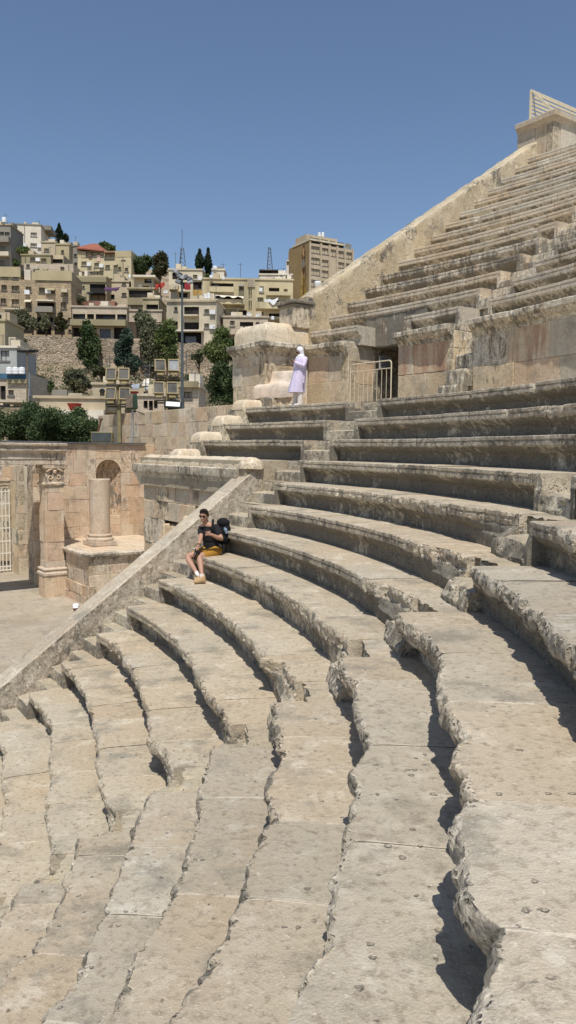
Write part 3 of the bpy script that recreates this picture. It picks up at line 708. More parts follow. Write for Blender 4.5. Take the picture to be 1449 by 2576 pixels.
# cap pillar at the foot of the raking wall
t = thing('capped_pillar', W(22.9, 4.5, 3.5), 'short stone pillar with dark moulded cap at the foot of the raking wall', 'pillar')
mb = MB(); mb.box(W(22.95, 4.62, 3.95), (.62, .8, .7), ((EX, EY, 0), (-EY, EX, 0), (0, 0, 1)), (1.0, .98, .95, .3), bev=.03); mb.build('shaft', M['wall'], t, smooth=.5)
mb = MB(); mb.box(W(22.93, 4.62, 4.27), (.70, .88, .10), ((EX, EY, 0), (-EY, EX, 0), (0, 0, 1)), (.8, .77, .72, .6), bev=.04); mb.box(W(22.93, 4.62, 4.36), (.78, .94, .10), ((EX, EY, 0), (-EY, EX, 0), (0, 0, 1)), (.72, .68, .62, .6), bev=.02); mb.build('cap', M['wall'], t, smooth=.5)
# raking wall: a sheet following the slope with an irregular plastered face
mb = MB(); ns = 150; ss = np.linspace(23.2, 33.55, ns); nzv = 14; vs = []; fs = []
zt = 4.56+(ss-23.2)*.664; zb = np.maximum(3.0, 3.5+(ss-23.6)*.745-1.0)
ztj = zt+fbm(np.stack([ss*2.1, ss*0, ss*0+3], 1), 4)*.07
prof_n = [4.20, 4.22, 4.30, 4.62, 4.86, 4.90]; 
for i in range(ns):
    for q in range(nzv): vs.append(W(ss[i], 4.20, zb[i]+(ztj[i]-.05-zb[i])*q/(nzv-1)))
    for nn, dz in ((4.25, .0), (4.4, .03), (4.75, .03), (4.9, -.03), (4.95, -.5)): vs.append(W(ss[i], nn, ztj[i]+dz))
    vs.append(W(ss[i], 4.95, zb[i]))
m = nzv+6; V = np.array(vs); nz_ = fbm(V*3, 4)*.05+ridge(V*7, 3)*.015; V[:, 0] += EY*nz_; V[:, 1] -= EX*nz_
idx = np.arange(ns*m).reshape(ns, m); a0, b0 = idx[:-1], idx[1:]
fs = np.stack([a0, np.roll(a0, -1, 1), np.roll(b0, -1, 1), b0], 2).reshape(-1, 4).tolist()+[idx[0].tolist(), idx[-1][::-1].tolist()]
cw = np.ones((ns*m, 4)); bl = np.floor((np.repeat(ss, m))/1.35+np.floor(V[:, 2]/.75)*.37); rs = np.random.RandomState(4); tb = 1+(rs.rand(200)-.5)*.22; cw[:, :3] *= tb[(bl*7).astype(int) % 200][:, None]
cw[:, 3] = np.clip(.15+fbm(V*.9, 3)*1.6, 0, .9)
jr = np.minimum(np.abs(((V[:, 2]-3.1)/.78) % 1)*.78, np.abs((np.repeat(ss, m)/1.35+np.floor((V[:, 2]-3.1)/.78)*.37) % 1)*1.35)
mb.add(V, fs, cw, np.where(jr < .03, .002, 1.0)); tag(mb.build('raking_wall', stone('plaster_stone', base=(.52, .44, .31), warm=(.50, .40, .25), pale=(.60, .53, .41), streak=.15, spots=.5, bumps=1.6), smooth=.8), 'sloping end wall of weathered plastered stone bounding the upper tier against the sky', 'wall')
# block and railing at the top of the slope
t = thing('end_block', W(35, 4, 10.5), 'tall pale stone block with moulded cap at the top of the sloping wall', 'pier')
mb = MB(); p, L = line(33.5, 5.1, 33.5, 3.5); blockwall(mb, p, L, 9.9, 11.9, [.95, 1.05], 31, 'plain', (.9, 1.6), .0, res=.3, rough=.006)
p, L = line(33.5, 3.5, 38, 3.5); blockwall(mb, p, L, 9.9, 11.9, [.95, 1.05], 32, 'plain', (1.2, 1.8), .0, res=.3, rough=.006)
mb.prism([(33.53, 3.53), (38, 3.53), (38, 5.1), (33.53, 5.1)], 9.9, 11.9, lambda x, y, z: W(x, y, z), (.9, .88, .85, 0)); mb.build('masonry', M['upper'], t, smooth=.35)
mb = MB(); corner_mould(mb, [(-.3, 11.88), (.0, 11.89), (.03, 11.94), (.09, 11.98), (.10, 12.02), (.16, 12.05), (.17, 12.21), (.15, 12.23), (-.3, 12.23), (-.3, 11.88)], 33.5, 3.5, 5.1, 38, 8, .004, 0)
mb.prism([(33.7, 3.7), (38, 3.7), (38, 5.1), (33.7, 5.1)], 11.9, 12.20, lambda x, y, z: W(x, y, z), (1, 1, 1, 0)); mb.build('cap', M['upper'], t, smooth=.5)
t = thing('slatted_railing', W(34.5, 4.55, 12.2), 'cream metal railing of horizontal slats on the pale stone block against the sky', 'railing')
ax = ((EX, EY, 0), (-EY, EX, 0), (0, 0, 1))
for s_ in (33.52, 36.0, 38.4):
    mb = MB(); mb.box(W(s_, 4.57, 12.77), (.07, .07, 1.12), ax, bev=.006); mb.build('post', M['cream_paint'], t)
for i in range(7):
    mb = MB(); mb.box(W(36.0, 4.52, 12.42+.135*i), (4.9, .03, .085), ax, bev=.004); mb.build('slat', M['cream_paint'], t)
mb = MB(); mb.box(W(36.0, 4.57, 13.32), (5.0, .08, .06), ax, bev=.006); mb.build('top_rail', M['cream_paint'], t)
mb = MB(); a, b = np.array(W(33.55, 4.52, 13.3)), np.array(W(33.62, 3.62, 12.26)); mb.tube([a, b], .055, 4, rot=.78); mb.build('brace', M['cream_paint'], t)
# rounded end stones of the top rows
for i, (k, lb) in enumerate(((-2, 'smooth rounded end stone at the left end of the row the woman stands on'), (-1, 'rounded end stone second from the top at the left ends of the rows'), (0, 'rounded end stone third from the top at the left ends of the rows'), (1, 'lowest rounded end stone, low beside the moulded parapet'))):
    R, z = Rk(k), zk(k); s0 = math.sqrt(R*R-4.15**2); mb = MB(); n1, n2 = 18, 26; vs = []; Lx = .72; hh = .25
    for a in range(n1+1):
        ea = min(a/n1, 1-a/n1)/.24; ea = math.sqrt(max(0, 1-(1-min(1, ea))**2))
        for b in range(n2+1):
            e1 = min(1, (b/n2)/.28); e1 = math.sqrt(max(0, 1-(1-e1)**2)); e2 = min(1, (1-b/n2)/.10); e2 = math.sqrt(max(0, 1-(1-e2)**2))
            vs.append(W(s0-.03+Lx*b/n2, 3.92+.62*a/n1, z-.02+hh*min(ea, e1, e2)))
    V = np.array(vs); V = V+np.stack([fbm(V*5+q*7+k, 3) for q in range(3)], 1)*.022
    idx = np.arange(len(V)).reshape(n1+1, n2+1); fs = np.stack([idx[:-1, :-1], idx[1:, :-1], idx[1:, 1:], idx[:-1, 1:]], 2).reshape(-1, 4).tolist()
    ring = list(idx[:, 0])+list(idx[-1, 1:])+list(idx[-2::-1, -1])+list(idx[0, -2:0:-1]); m = len(ring); rb = V[ring].copy(); rb[:, 2] = z-.06
    fs += [(ring[q], len(V)+q, len(V)+(q+1) % m, ring[(q+1) % m]) for q in range(m)]
    mb.add(np.concatenate([V, rb]), fs, (1.05, 1.03, 1.0, .12)); tag(mb.build('end_stone', M['wall'], loc=W(s0+.2, 4.3, z), smooth=.9), lb, 'end stone', 'rounded end stones of the top rows')
# carved stone seat left of the woman
prof = [(0, 0), (0, .28), (.03, .36), (.09, .41), (.20, .42), (.30, .45), (.37, .52), (.40, .62), (.42, .74), (.47, .80), (.60, .82), (.72, .80), (.72, 0)]
mb = MB(); n = 24; vs = []
for i in range(n+1):
    f = i/n; x0 = 21.36+.04*f
    for (a, h) in prof: vs.append(W(x0+a*.85+f*.95*0, 4.5-f*1.22, ZP+.30+h*.98))
    # curve outwards like an exedra
V = np.array(vs).reshape(n+1, len(prof), 3)
for i in range(n+1):
    f = i/n; V[i, :, 0] += EX*(.05+.40*f**1.3); V[i, :, 1] += EY*(.05+.40*f**1.3)
V = V.reshape(-1, 3); V = V+np.stack([fbm(V*4+q*5, 3) for q in range(3)], 1)*.025
m = len(prof); idx = np.arange((n+1)*m).reshape(n+1, m); a0, b0 = idx[:-1], idx[1:]
fs = np.stack([a0, np.roll(a0, -1, 1), np.roll(b0, -1, 1), b0], 2).reshape(-1, 4).tolist()+[idx[0].tolist(), idx[-1][::-1].tolist()]
t = thing('carved_seat', W(21.7, 3.7, ZP), 'smooth pale carved stone seat left of the woman, in front of the pier', 'stone seat')
mb.add(V, fs, (1.2, 1.2, 1.22, .0)); mb.build('seat', M['marble'], t, smooth=.8)
mb = MB(); V2 = V.copy().reshape(n+1, m, 3)[:, [0, 1, m-1], :].copy()
vs = []
for i in range(n+1):
    for q, zz in ((0, ZP-.05), (0, ZP+.34), (m-1, ZP+.34), (m-1, ZP-.05)): 
        v = V.reshape(n+1, m, 3)[i, q].copy(); v[2] = zz; v[0] += EX*.08*(q == 0); v[1] += EY*.08*(q == 0); vs.append(v)
idx = np.arange((n+1)*4).reshape(n+1, 4); a0, b0 = idx[:-1], idx[1:]
fs = np.stack([a0, np.roll(a0, -1, 1), np.roll(b0, -1, 1), b0], 2).reshape(-1, 4).tolist()+[idx[0].tolist(), idx[-1][::-1].tolist()]
VV = np.array(vs); VV = VV+np.stack([fbm(VV*9+q*5, 3) for q in range(3)], 1)*.05; mb.add(VV, fs, (.95, .86, .74, .3)); mb.build('rubble_base', M['wall'], t, smooth=.5)
mb = MB(); mb.box(W(21.55, 3.9, ZP+.14), (.42, .34, .34), ((EX, EY, 0), (-EY, EX, 0), (0, 0, 1)), (.8, .76, .68, .5), bev=.04); mb.build('block', M['wall'], t, smooth=.5)
# ------------------------------------------------------------------ parapet, entrance building, stage building, floor
AX = ((EX, EY, 0), (-EY, EX, 0), (0, 0, 1))
def ground_poly(name, pts, z, mat, kind='structure', label=None):
    mb = MB(); mb.add([(x, y, z) for x, y in pts], [tuple(range(len(pts)))]); o = mb.build(name, mat, fix=False, loc=(pts[0][0], pts[0][1], z)); return tag(o, kind=kind)
circ = [(OX+90*math.cos(a), OY+90*math.sin(a)) for a in np.linspace(0, 2*math.pi, 48, endpoint=False)]
ground_poly('orchestra_floor', circ, ZF, M['floor'])
GM_ = plain('dry_ground', (.30, .24, .17), .95, .25, .05, bmp=.3)
# parapet beside the stair
mb = MB(); ns = 180; ss = np.linspace(18.80, 11.4, ns); zt = np.minimum(np.array([zk((R0-s)/TR) for s in ss])+.165, -.455)
prof = [(-.005, -.70), (-.005, -.55), (-.005, -.42), (-.005, -.30), (-.005, -.18), (-.005, -.08), (-.005, -.02), (.012, .002), (.035, .012), (.06, .004), (.16, .012), (.28, .018), (.40, .020), (.50, .018), (.515, .0), (.515, -.5), (.515, -3.2), (.1, -3.2)]
vs = []
for s, z in zip(ss, zt):
    for nn, dz in prof: vs.append(W(s, nn, max(z+dz, ZF-.1)))
V = np.array(vs); m = len(prof)
V += np.stack([fbm(V*4+q*9, 3) for q in range(3)], 1)*.018
idx = np.arange(ns*m).reshape(ns, m); a0, b0 = idx[:-1], idx[1:]
fs = np.stack([a0, np.roll(a0, -1, 1), np.roll(b0, -1, 1), b0], 2).reshape(-1, 4).tolist()+[idx[0].tolist(), idx[-1][::-1].tolist()]
c = np.ones((ns, m, 4)); rr = np.random.RandomState(3); bl = ((ss-11)/1.15).astype(int); tb = 1+(rr.rand(12)-.5)*.2
c[:, :, :3] *= tb[bl][:, None, None]; c[:, :, 3] = .25; c[:, :7, 3] = .35; c[:, :7, 1] *= .985; c[:, 7:9, :3] *= 1.2; c[:, 7:9, 3] = 0; c[:, 10:14, 3] = .10; c[:, 9:14, :3] *= 1.08
Vf = V.reshape(ns, m, 3); rgh = (fbm(V*6, 4)*.03+facets(V, .22, 3)*.012).reshape(ns, m); Vf[:, :6, 0] += EY*rgh[:, :6]; Vf[:, :6, 1] -= EX*rgh[:, :6]
jd = np.abs((ss-11)/1.15-np.round((ss-11)/1.15))*1.15
mb.add(V, fs, c.reshape(-1, 4), np.repeat(jd, m))
tag(mb.build('sloping_parapet', M['seat'], smooth=.35), 'long sloping stone parapet coming down behind the seated man to the left edge', 'parapet')
# entrance building (parodos) with moulded front, platform and stepped end
t = thing('entrance_wall', W(18.6, 3, ZF), 'stone entrance wall with heavy cornice and broken arch behind the sloping parapet', 'wall')
mb = MB(); p, L = line(18.5, 5.75, 18.5, .45)
def brk(u, z): n = 5.75-u; return z < -1.55 and n < 4.9 and z < -1.62-(n-2.6)*.42
blockwall(mb, p, L, -6.3, -1.02, [.62, .6, .62, .74, .50, .56, .70, .50, .44], 41, 'wall', (.4, .75), .15, jit=.02, skip=brk, base=False, rough=.02)
mb.prism([(18.56, 4.95), (18.56, 5.72), (20.5, 5.72), (20.5, 4.95)], -6.3, -1.02, lambda x, y, z: W(x, y, z), (.6, .52, .42, .5))
mb.prism([(18.56, .3), (18.56, 4.95), (20.5, 4.95), (20.5, .3)], -1.60, -1.02, lambda x, y, z: W(x, y, z), (.6, .52, .42, .5))
mb.prism([(19.3, .3), (19.3, 4.95), (20.5, 4.95), (20.5, .3)], -6.3, -1.6, lambda x, y, z: W(x, y, z), (.8, .62, .48, .5))
mb.build('masonry', M['wall'], t, smooth=.35)
mb = MB(); rr = random.Random(8)                      # broken voussoirs along the arch
for i in range(16):
    f = i/15; n = 4.7-2.5*f+rr.uniform(-.05, .05); z = -2.50+.88*f+rr.uniform(-.1, .06)
    q = rr.uniform(-.5, .5)
    mb.box(W(18.62+rr.uniform(-.1, .2), n, z), (.5, rr.uniform(.16, .3), rr.uniform(.25, .5)), ((EX, EY, 0), (-EY*math.cos(q), EX*math.cos(q), math.sin(q)), (EY*math.sin(q), -EX*math.sin(q), math.cos(q))), (1.05, .98, .86, .2), bev=.05, taper=.8)
mb.build('broken_arch', M['scene'], t, smooth=.5)
mb = MB(); p, L = line(18.5, 6.05, 18.5, .3)
mould(mb, p, L, [(-.4, -1.04), (.0, -1.03), (.01, -.96), (.04, -.93), (.05, -.86), (.09, -.80), (.13, -.76), (.14, -.70), (.19, -.66), (.20, -.63), (.21, -.46), (.19, -.44), (-.5, -.43), (-.5, -1.04)], seed=17, stain_shade=.36, noise=.02); 
mb.build('cornice', M['wall'], t, smooth=.5)
mb = MB(); p, L = line(18.66, 5.6, 18.66, .15)
mould(mb, p, L, [(.27, -.45), (.275, -.38), (.25, -.30), (.20, -.24), (.13, -.20), (.05, -.185), (-.05, -.20), (-.14, -.24), (-.2, -.30), (-.22, -.45)], seed=19, stain_shade=.0, col=(1.08, 1.07, 1.05), noise=.02, bl=(1.2, 1.8))
mb.lathe(W(18.62, .18, -.45), [(.29, 0), (.29, .08), (.26, .16), (.2, .22), (.1, .255), (.01, .262)], 20, (1, .98, .95, .3), noise=.03)
mb.build('roll_moulding', M['wall'], t, smooth=.8)
mb = MB(); mb.prism([(18.4, .05), (18.4, 5.72), (23.5, 5.72), (23.5, 4.0), (20.3, 2.0), (19.6, .05)], -1.04, -.262, lambda x, y, z: W(x, y, z), (.97, .95, .9, .2)); mb.build('platform', M['seat'], t)
mb = MB()
for k in (0, -1, -2):
    R = Rk(k); s0 = math.sqrt(R*R-4.15**2)
    mb.prism([(s0-.02, 3.9), (s0-.02, 4.75), (24, 4.75), (24, 3.9)], zk(k)-.55, zk(k)-.012*(1+abs(k)*.3), lambda x, y, z: W(x, y, z), (.9, .88, .82, .5))
mb.build('stepped_end', M['wall'], t)
# outer (rear) wall
t = thing('rear_wall', W(25.4, 20, ZF), 'long plain ashlar wall of brown weathered blocks left of the rounded end stones', 'wall')
mb = MB(); p, L = line(25.4, 27, 25.4, 11); blockwall(mb, p, L, 1.78-.62*5, 1.78, [.62], 51, 'wall', (.55, 1.1), .08, jit=.012, res=.2)
mb.prism([(25.43, 11.1), (25.43, 26.95), (26.2, 26.95), (26.2, 11.1)], ZF, 1.765, lambda x, y, z: W(x, y, z), (.8, .75, .65, .4)); mb.build('masonry', M['wall'], t, smooth=.35)
# niche wall of the stage building
t = thing('niche_wall', W(23, 20, ZF), 'pinkish ashlar wall with a round-headed niche behind the broken column', 'wall')
sN, hw, zs_, zb_ = 23.06, .61, -1.17, -3.2
mb = MB(); p, L = line(19.55, 19.72, 25.4, 19.72)
nich = lambda u, z: (sN-hw-.12 < 19.55+u < sN+hw+.12) and (zb_ < z < -.42)
blockwall(mb, p, sN-hw-19.55, ZF-.1, .16, [.78, .62, .70, .55, .66, .60, .62, .58, .64, .62], 61, 'pink', (.5, 1.1), .12, res=.2, base=False, rough=.018)
off = sN+hw-19.55
blockwall(mb, lambda u: p(u+off), L-off, ZF-.1, .16, [.78, .62, .70, .55, .66, .60, .62, .58, .64, .62], 62, 'pink', (.5, 1.0), .12, res=.2, base=False, rough=.018)
off2 = sN-hw-19.55
blockwall(mb, lambda u: p(u+off2), 2*hw, zs_+hw+.03, .16, [.34, .42], 63, 'pink', (.5, 1.0), .12, res=.2, base=False, rough=.018)
blockwall(mb, lambda u: p(u+off2), 2*hw, ZF-.1, zb_, [.78, .62, .70, .55, .35], 64, 'pink', (.5, 1.0), .12, res=.2, base=False, rough=.018)
for a, b, c, d in ((19.55, sN-hw, ZF-.1, .155), (sN+hw, 25.4, ZF-.1, .155), (sN-hw, sN+hw, zs_+hw+.03, .155), (sN-hw, sN+hw, ZF-.1, zb_)):
    mb.prism([(a, 19.75), (b, 19.75), (b, 20.6), (a, 20.6)], c, d, lambda x, y, z: W(x, y, z), (.75, .66, .55, .4))
mb.build('masonry', M['scene'], t, smooth=.35)
mb = MB(); vs = []; n = 24                            # spandrel and niche hollow
for i in range(n+1):
    a = math.pi*i/n; x = -hw*math.cos(a); z = zs_+hw*math.sin(a)
    vs += [W(sN+x, 19.715, z), W(sN+x, 19.715, zs_+hw+.04)]
fs = [(2*i, 2*i+1, 2*i+3, 2*i+2) for i in range(n)]; mb.add(vs, fs, (1.05, .98, .9, .1))
vs = []; fs = []; m = 14
for i in range(n+1):                                  # half cylinder + quarter sphere
    a = math.pi*i/n
    for q in range(m+1):
        if q <= 5: z = zb_+(zs_-zb_)*q/5; r = 1; h = 0
        else: b = math.pi/2*(q-5)/(m-5); r = math.cos(b); z = zs_+hw*math.sin(b)
        vs.append(W(sN-hw*math.cos(a)*r, 19.72+hw*.95*math.sin(a)*r, z))
idx = np.arange(len(vs)).reshape(n+1, m+1); fs = np.stack([idx[:-1, :-1], idx[1:, :-1], idx[1:, 1:], idx[:-1, 1:]], 2).reshape(-1, 4).tolist()
V = np.array(vs); V += np.stack([fbm(V*6+q, 3) for q in range(3)], 1)*.02; mb.add(V, fs, (.95, .8, .66, .45)); mb.build('niche', M['scene'], t, smooth=.7)
# pedestal with slab
t = thing('stone_pedestal', W(22, 16, ZF), 'broad stone pedestal with moulded slab carrying the broken column', 'pedestal')
mb = MB(); p, L = line(19.97, 19.6, 19.97, 14.11); blockwall(mb, p, L, -5.42, -4.36, [.55, .5], 71, 'wall', (.6, 1.1), .42, res=.2)
p, L = line(19.97, 14.11, 24.5, 14.11); blockwall(mb, p, L, -5.9, -4.36, [.9, .62], 72, 'wall', (.6, 1.0), .38, res=.2)
mb.prism([(20.0, 14.14), (24.5, 14.14), (24.5, 19.6), (20.0, 19.6)], ZF-.1, -4.37, lambda x, y, z: W(x, y, z), (.7, .64, .52, .5))
p, L = line(19.90, 19.6, 19.90, 14.0); blockwall(mb, p, L, ZF-.1, -5.42, [.45, .4], 73, 'pink', (.4, .7), .1, jit=.04, rough=.04)
p, L = line(19.90, 14.05, 24, 14.05); blockwall(mb, p, L, ZF-.1, -5.9, [.3], 74, 'pink', (.4, .7), .2, jit=.04, rough=.04)
mb.build('masonry', M['scene'], t, smooth=.35)
mb = MB(); corner_mould(mb, [(-.3, -4.38), (.02, -4.37), (.05, -4.31), (.10, -4.27), (.12, -4.25), (.17, -4.24), (.18, -4.16), (.16, -4.15), (-.3, -4.15), (-.3, -4.38)], 19.97, 14.11, 19.7, 24.5, 9, .008, .5)
mb.prism([(20.15, 14.3), (24.5, 14.3), (24.5, 19.7), (20.15, 19.7)], -4.35, -4.172, lambda x, y, z: W(x, y, z), (1.05, 1.02, .97, .1)); mb.build('slab', M['scene'], t, smooth=.5)
t = thing('broken_column', W(21.5, 16.85, -4.15), 'broken marble column shaft on a moulded base, standing on the pedestal', 'column')
mb = MB(); mb.box(W(21.5, 16.85, -4.06), (1.12, 1.12, .2), AX, (1.05, 1.03, 1, .1), bev=.015); mb.lathe(W(21.5, 16.85, -3.97), [(.55, 0), (.575, .03), (.58, .07), (.56, .12), (.50, .145), (.485, .17), (.49, .20), (.51, .21), (.52, .25), (.50, .29), (.46, .30)], 36, (1.02, 1.0, .96, .15), ax=AX, noise=.01); mb.build('base', M['marble'], t, smooth=.5)
mb = MB(); mb.lathe(W(21.5, 16.85, -3.68), [(.425, 0), (.428, .05), (.43, .4), (.435, .9), (.44, 1.4), (.445, 1.9), (.447, 2.25), (.448, 2.32), (.43, 2.345), (.3, 2.35), (.05, 2.352)], 40, (1.03, .99, .94, .10), ax=AX, noise=.015); mb.build('shaft', M['marble'], t, smooth=.35)
# pilaster with carved capital
t = thing('corner_pilaster', W(19.5, 17, ZF), 'tall square stone pilaster with carved capital left of the pedestal', 'pilaster')
def sqmould(mb, s0, s1, n0, n1, prof, col, noise=.006):
    vs = []; m = len(prof)
    for o, z in prof:
        for a, b in ((s0-o, n0-o), (s1+o, n0-o), (s1+o, n1+o), (s0-o, n1+o)): vs.append(W(a, b, z))
    fs = [(i*4+k, i*4+(k+1) % 4, i*4+4+(k+1) % 4, i*4+4+k) for i in range(m-1) for k in range(4)]+[(3, 2, 1, 0), tuple(range(4*m-4, 4*m))]
    mb.add(vs, fs, col)
mb = MB()
for (a, b, cc, d, q) in ((19.04, 16.65, 19.04, 17.5, 0), (19.04, 16.65, 20.0, 16.65, 1)):
    pp, L = line(19.04, 17.5, 19.04, 16.65) if q == 0 else line(19.04, 16.65, 19.99, 16.65); blockwall(mb, pp, L, ZF-.1, -5.30, [.95], 81+q, 'pink', (1.5, 2), .2, res=.15, rough=.02, base=False)
sqmould(mb, 19.06, 19.98, 16.67, 17.5, [(0, ZF), (0, -5.31)], (1, .96, .9, .2)); mb.build('plinth', M['scene'], t, smooth=.35)
mb = MB(); sqmould(mb, 19.1, 19.95, 16.7, 17.5, [(.06, -5.31), (.09, -5.28), (.09, -5.2), (.05, -5.17), (.02, -5.1), (.05, -5.08), (.07, -5.05), (.05, -5.0), (-.02, -4.97), (-.02, -4.7)], (1.05, 1.03, 1, .1)); mb.build('base', M['marble'], t, smooth=.4)
mb = MB()
for q in (0, 1):
    pp, L = line(19.13, 17.5, 19.13, 16.72) if q == 0 else line(19.13, 16.72, 19.9, 16.72)
    blockwall(mb, pp, L, -4.7, -1.62, [.78, .70, .62, .72], 84+q, 'pink', (.35, .8), .05, res=.15, rough=.02, jit=.014, base=False)
sqmould(mb, 19.16, 19.88, 16.75, 17.5, [(0, -4.75), (0, -1.6)], (1, .95, .88, .1)); mb.build('shaft', M['scene'], t, smooth=.35)
mb = MB(); sqmould(mb, 19.13, 19.92, 16.72, 17.5, [(0, -1.62), (.0, -1.58), (.06, -1.56), (.07, -1.50), (.03, -1.47), (.0, -1.44), (.0, -.95), (.05, -.9), (.1, -.86), (.1, -.74), (-.05, -.73)], (1.02, .93, .84, .4))
for sx in (-1, 1):                                    # scrolls and leaf on the front
    pts = []
    for i in range(22):
        a = i/21*math.pi*2.2; r = .15*(1-i/26); pts.append(W(19.525+sx*(.17+r*math.cos(a+2.2)*.9), 16.71, -1.22+r*math.sin(a+2.2)*.9))
    mb.tube(pts, .026, 6, (1.1, 1.0, .9, .1))
    mb.tube([W(19.525+sx*(.02+.33*i/9), 16.70-.03*math.sin(i/9*3.1), -.95+.05*math.sin(i/9*4.7)) for i in range(10)], [.03+.025*math.sin(i/9*3.1) for i in range(10)], 6, (1.1, 1.0, .9, .1))
mb.lathe(W(19.525, 16.70, -1.02), [(.02, -.1), (.08, -.03), (.09, .04), (.04, .1)], 10, (1.1, 1.0, .9, .2)); mb.build('capital', M['scene'], t, smooth=.5)
# entablature beam
t = thing('entablature', W(15, 17, -.72), 'heavy moulded stone beam resting on the pilaster, running off the left edge', 'beam')
mb = MB(); pp, L = line(8, 16.62, 19.98, 16.62)
mould(mb, pp, L, [(-1.9, -.72), (-.02, -.72), (.0, -.71), (.0, -.50), (.03, -.49), (.03, -.28), (.06, -.27), (.07, -.24), (.10, -.20), (.16, -.16), (.17, -.10), (.12, -.06), (.10, -.01), (.14, .03), (.24, .06), (.25, .13), (.20, .15), (-1.9, .15)], seed=23, stain_shade=.25, noise=.022, bl=(1.5, 2.6)); mb.build('beam', M['scene'], t, smooth=.4)
t = thing('door_jamb', W(20, 23.2, ZF), 'rough stone gate pillar with broken weedy top, right of the white barred gate', 'pillar')
mb = MB(); pp, L = line(19.8, 23.0, 21.8, 23.0); blockwall(mb, pp, L, ZF-.1, -.95, [.95, .62, .7, .8], 91, 'wall', (.5, .9), .22, res=.2, rough=.03)
pp, L = line(19.8, 24.6, 19.8, 23.0); blockwall(mb, pp, L, ZF-.1, -.95, [.95, .62, .7, .8], 92, 'wall', (.6, .9), .2, res=.2, rough=.03)
mb.prism([(19.83, 23.03), (21.8, 23.03), (21.8, 24.6), (19.83, 24.6)], ZF, -.97, lambda x, y, z: W(x, y, z), (.8, .74, .62, .4))
rr = random.Random(2)
for i in range(14): mb.box(W(rr.uniform(19.95, 21.5), rr.uniform(23.1, 23.9), -.88+rr.uniform(0, .2)), (rr.uniform(.2, .5), rr.uniform(.2, .4), rr.uniform(.15, .4)), AX, (1.05, 1, .9, .3), bev=.06, taper=.7)
mb.build('masonry', M['wall'], t, smooth=.35)
mb = MB()
for i in range(110):
    a = np.array(W(rr.uniform(19.85, 21.3), rr.uniform(22.95, 23.5), -.85)); b = a+np.array([rr.uniform(-.25, .25), rr.uniform(-.25, .1), rr.uniform(.1, .45)]); mb.tube([a, (a+b)/2+[0, 0, .06], b], [.012, .01, .002], 3)
mb.build('weeds', plain('dry_weed', (.13, .14, .07), .9, .3, 5, bmp=0), t)
# lintel wall over the gate
t = thing('gate_wall', W(15, 24.5, ZF), 'stone wall framing the white barred gate at the far left', 'wall')
mb = MB(); pp, L = line(8, 24.4, 19.8, 24.4); blockwall(mb, pp, L, -2.0, .0, [.5, .5], 95, 'wall', (.7, 1.2), .3, res=.25)
mould(mb, pp, L, [(-.3, -2.02), (.02, -2.02), (.02, -1.9), (.06, -1.88), (.06, -1.72), (.12, -1.68), (.12, -1.6), (-.3, -1.58)], seed=25, stain_shade=.3, noise=.012); mb.build('lintel', M['scene'], t, smooth=.5)
mb = MB(); pp, L = line(8, 27.5, 21.5, 27.5); blockwall(mb, pp, L, ZF-.1, -1.0, [.6, .55], 96, 'wall', (.5, 1.0), .3, res=.3); mb.build('back_wall', M['wall'], t, smooth=.35)
t = thing('barred_gate', W(18, 24.2, ZF), 'white painted barred metal gate at the far left', 'gate')
mb = MB()
for zz in (ZF+.12, ZF+.3, ZF+.95, ZF+1.55, ZF+2.2, ZF+2.8, ZF+3.4, ZF+4.0): mb.box(W(17.85, 24.2, zz), (3.8, .04, .05), AX)
mb.build('rail', M['white_paint'], t)
for i in range(22):
    mb = MB(); x = 16.05+3.65*i/21; mb.box(W(x, 24.2, ZF+2.1), (.04 if i % 6 else .09, .045, 4.05), AX); mb.build('bar', M['white_paint'], t)
mb = MB(); sqmould(mb, 20.15, 20.55, 21.2, 22.2, [(0, ZF-.02), (0, ZF+.95), (-.03, ZF+1.0), (.06, ZF+1.05), (.06, ZF+1.25), (.0, ZF+1.28), (-.15, ZF+1.29)], (.98, 1, 1, .3))
tag(mb.build('stone_stele', M['marble'], smooth=.3), 'grey upright stone block standing before the gate pillar', 'stone block')
# cable trays, lamp box, pipe on the walls
mb = MB(); mb.box(W(21.6, 19.7, .20), (6.6, .22, .07), AX); mb.box(W(17, 17.6, .21), (6.2, .2, .06), AX)
tag(mb.build('cable_tray', M['steel']), 'thin dark metal cable tray lying along the wall tops at left', 'cable tray')
t = thing('flood_lamp', at(405, 1765, 36.0), 'wide dark glass lamp box lying on the wall top at left', 'lamp')
c = np.array(at(405, 1748, 36.0)); mb = MB(); mb.box(c+[0, .25, 0], (1.0, .42, .48), bev=.03); mb.build('housing', M['olive_metal'], t)
gl = plain('lamp_glass', (.05, .06, .065), .12, .3, 2, bmp=0, spec=.6)
mb = MB(); mb.box(c+[0, .03, 0], (.92, .02, .40)); mb.build('glass', gl, t)
mb = MB(); mb.box(c+[-.25, .2, -.28], (.06, .3, .12)); mb.box(c+[.25, .2, -.28], (.06, .3, .12)); mb.build('bracket', M['steel'], t)
p0_, p1_ = np.array(at(528, 1775, 36.8)), np.array(at(532, 1640, 36.8))
t = thing('lamp_pole', p0_, 'short grey pipe pole with a green-backed floodlight, before the plain ashlar wall', 'lamp post')
mb = MB(); mb.tube([p0_, p1_+[0, 0, .3]], .055, 10); mb.build('pole', plain('galvanised', (.42, .42, .40), .4, .1, 3, metal=.5, bmp=0), t, smooth=.8)
c = np.array(at(528, 1606, 36.8)); q = rad(25); ax = ((math.cos(q), -math.sin(q), 0), (math.sin(q), math.cos(q), 0), (0, 0, 1))
mb = MB(); mb.box(c, (.42, .5, .72), ax, bev=.06, taper=.85); mb.build('housing', plain('green_housing', (.045, .085, .05), .6, .2, 4, bmp=0), t)
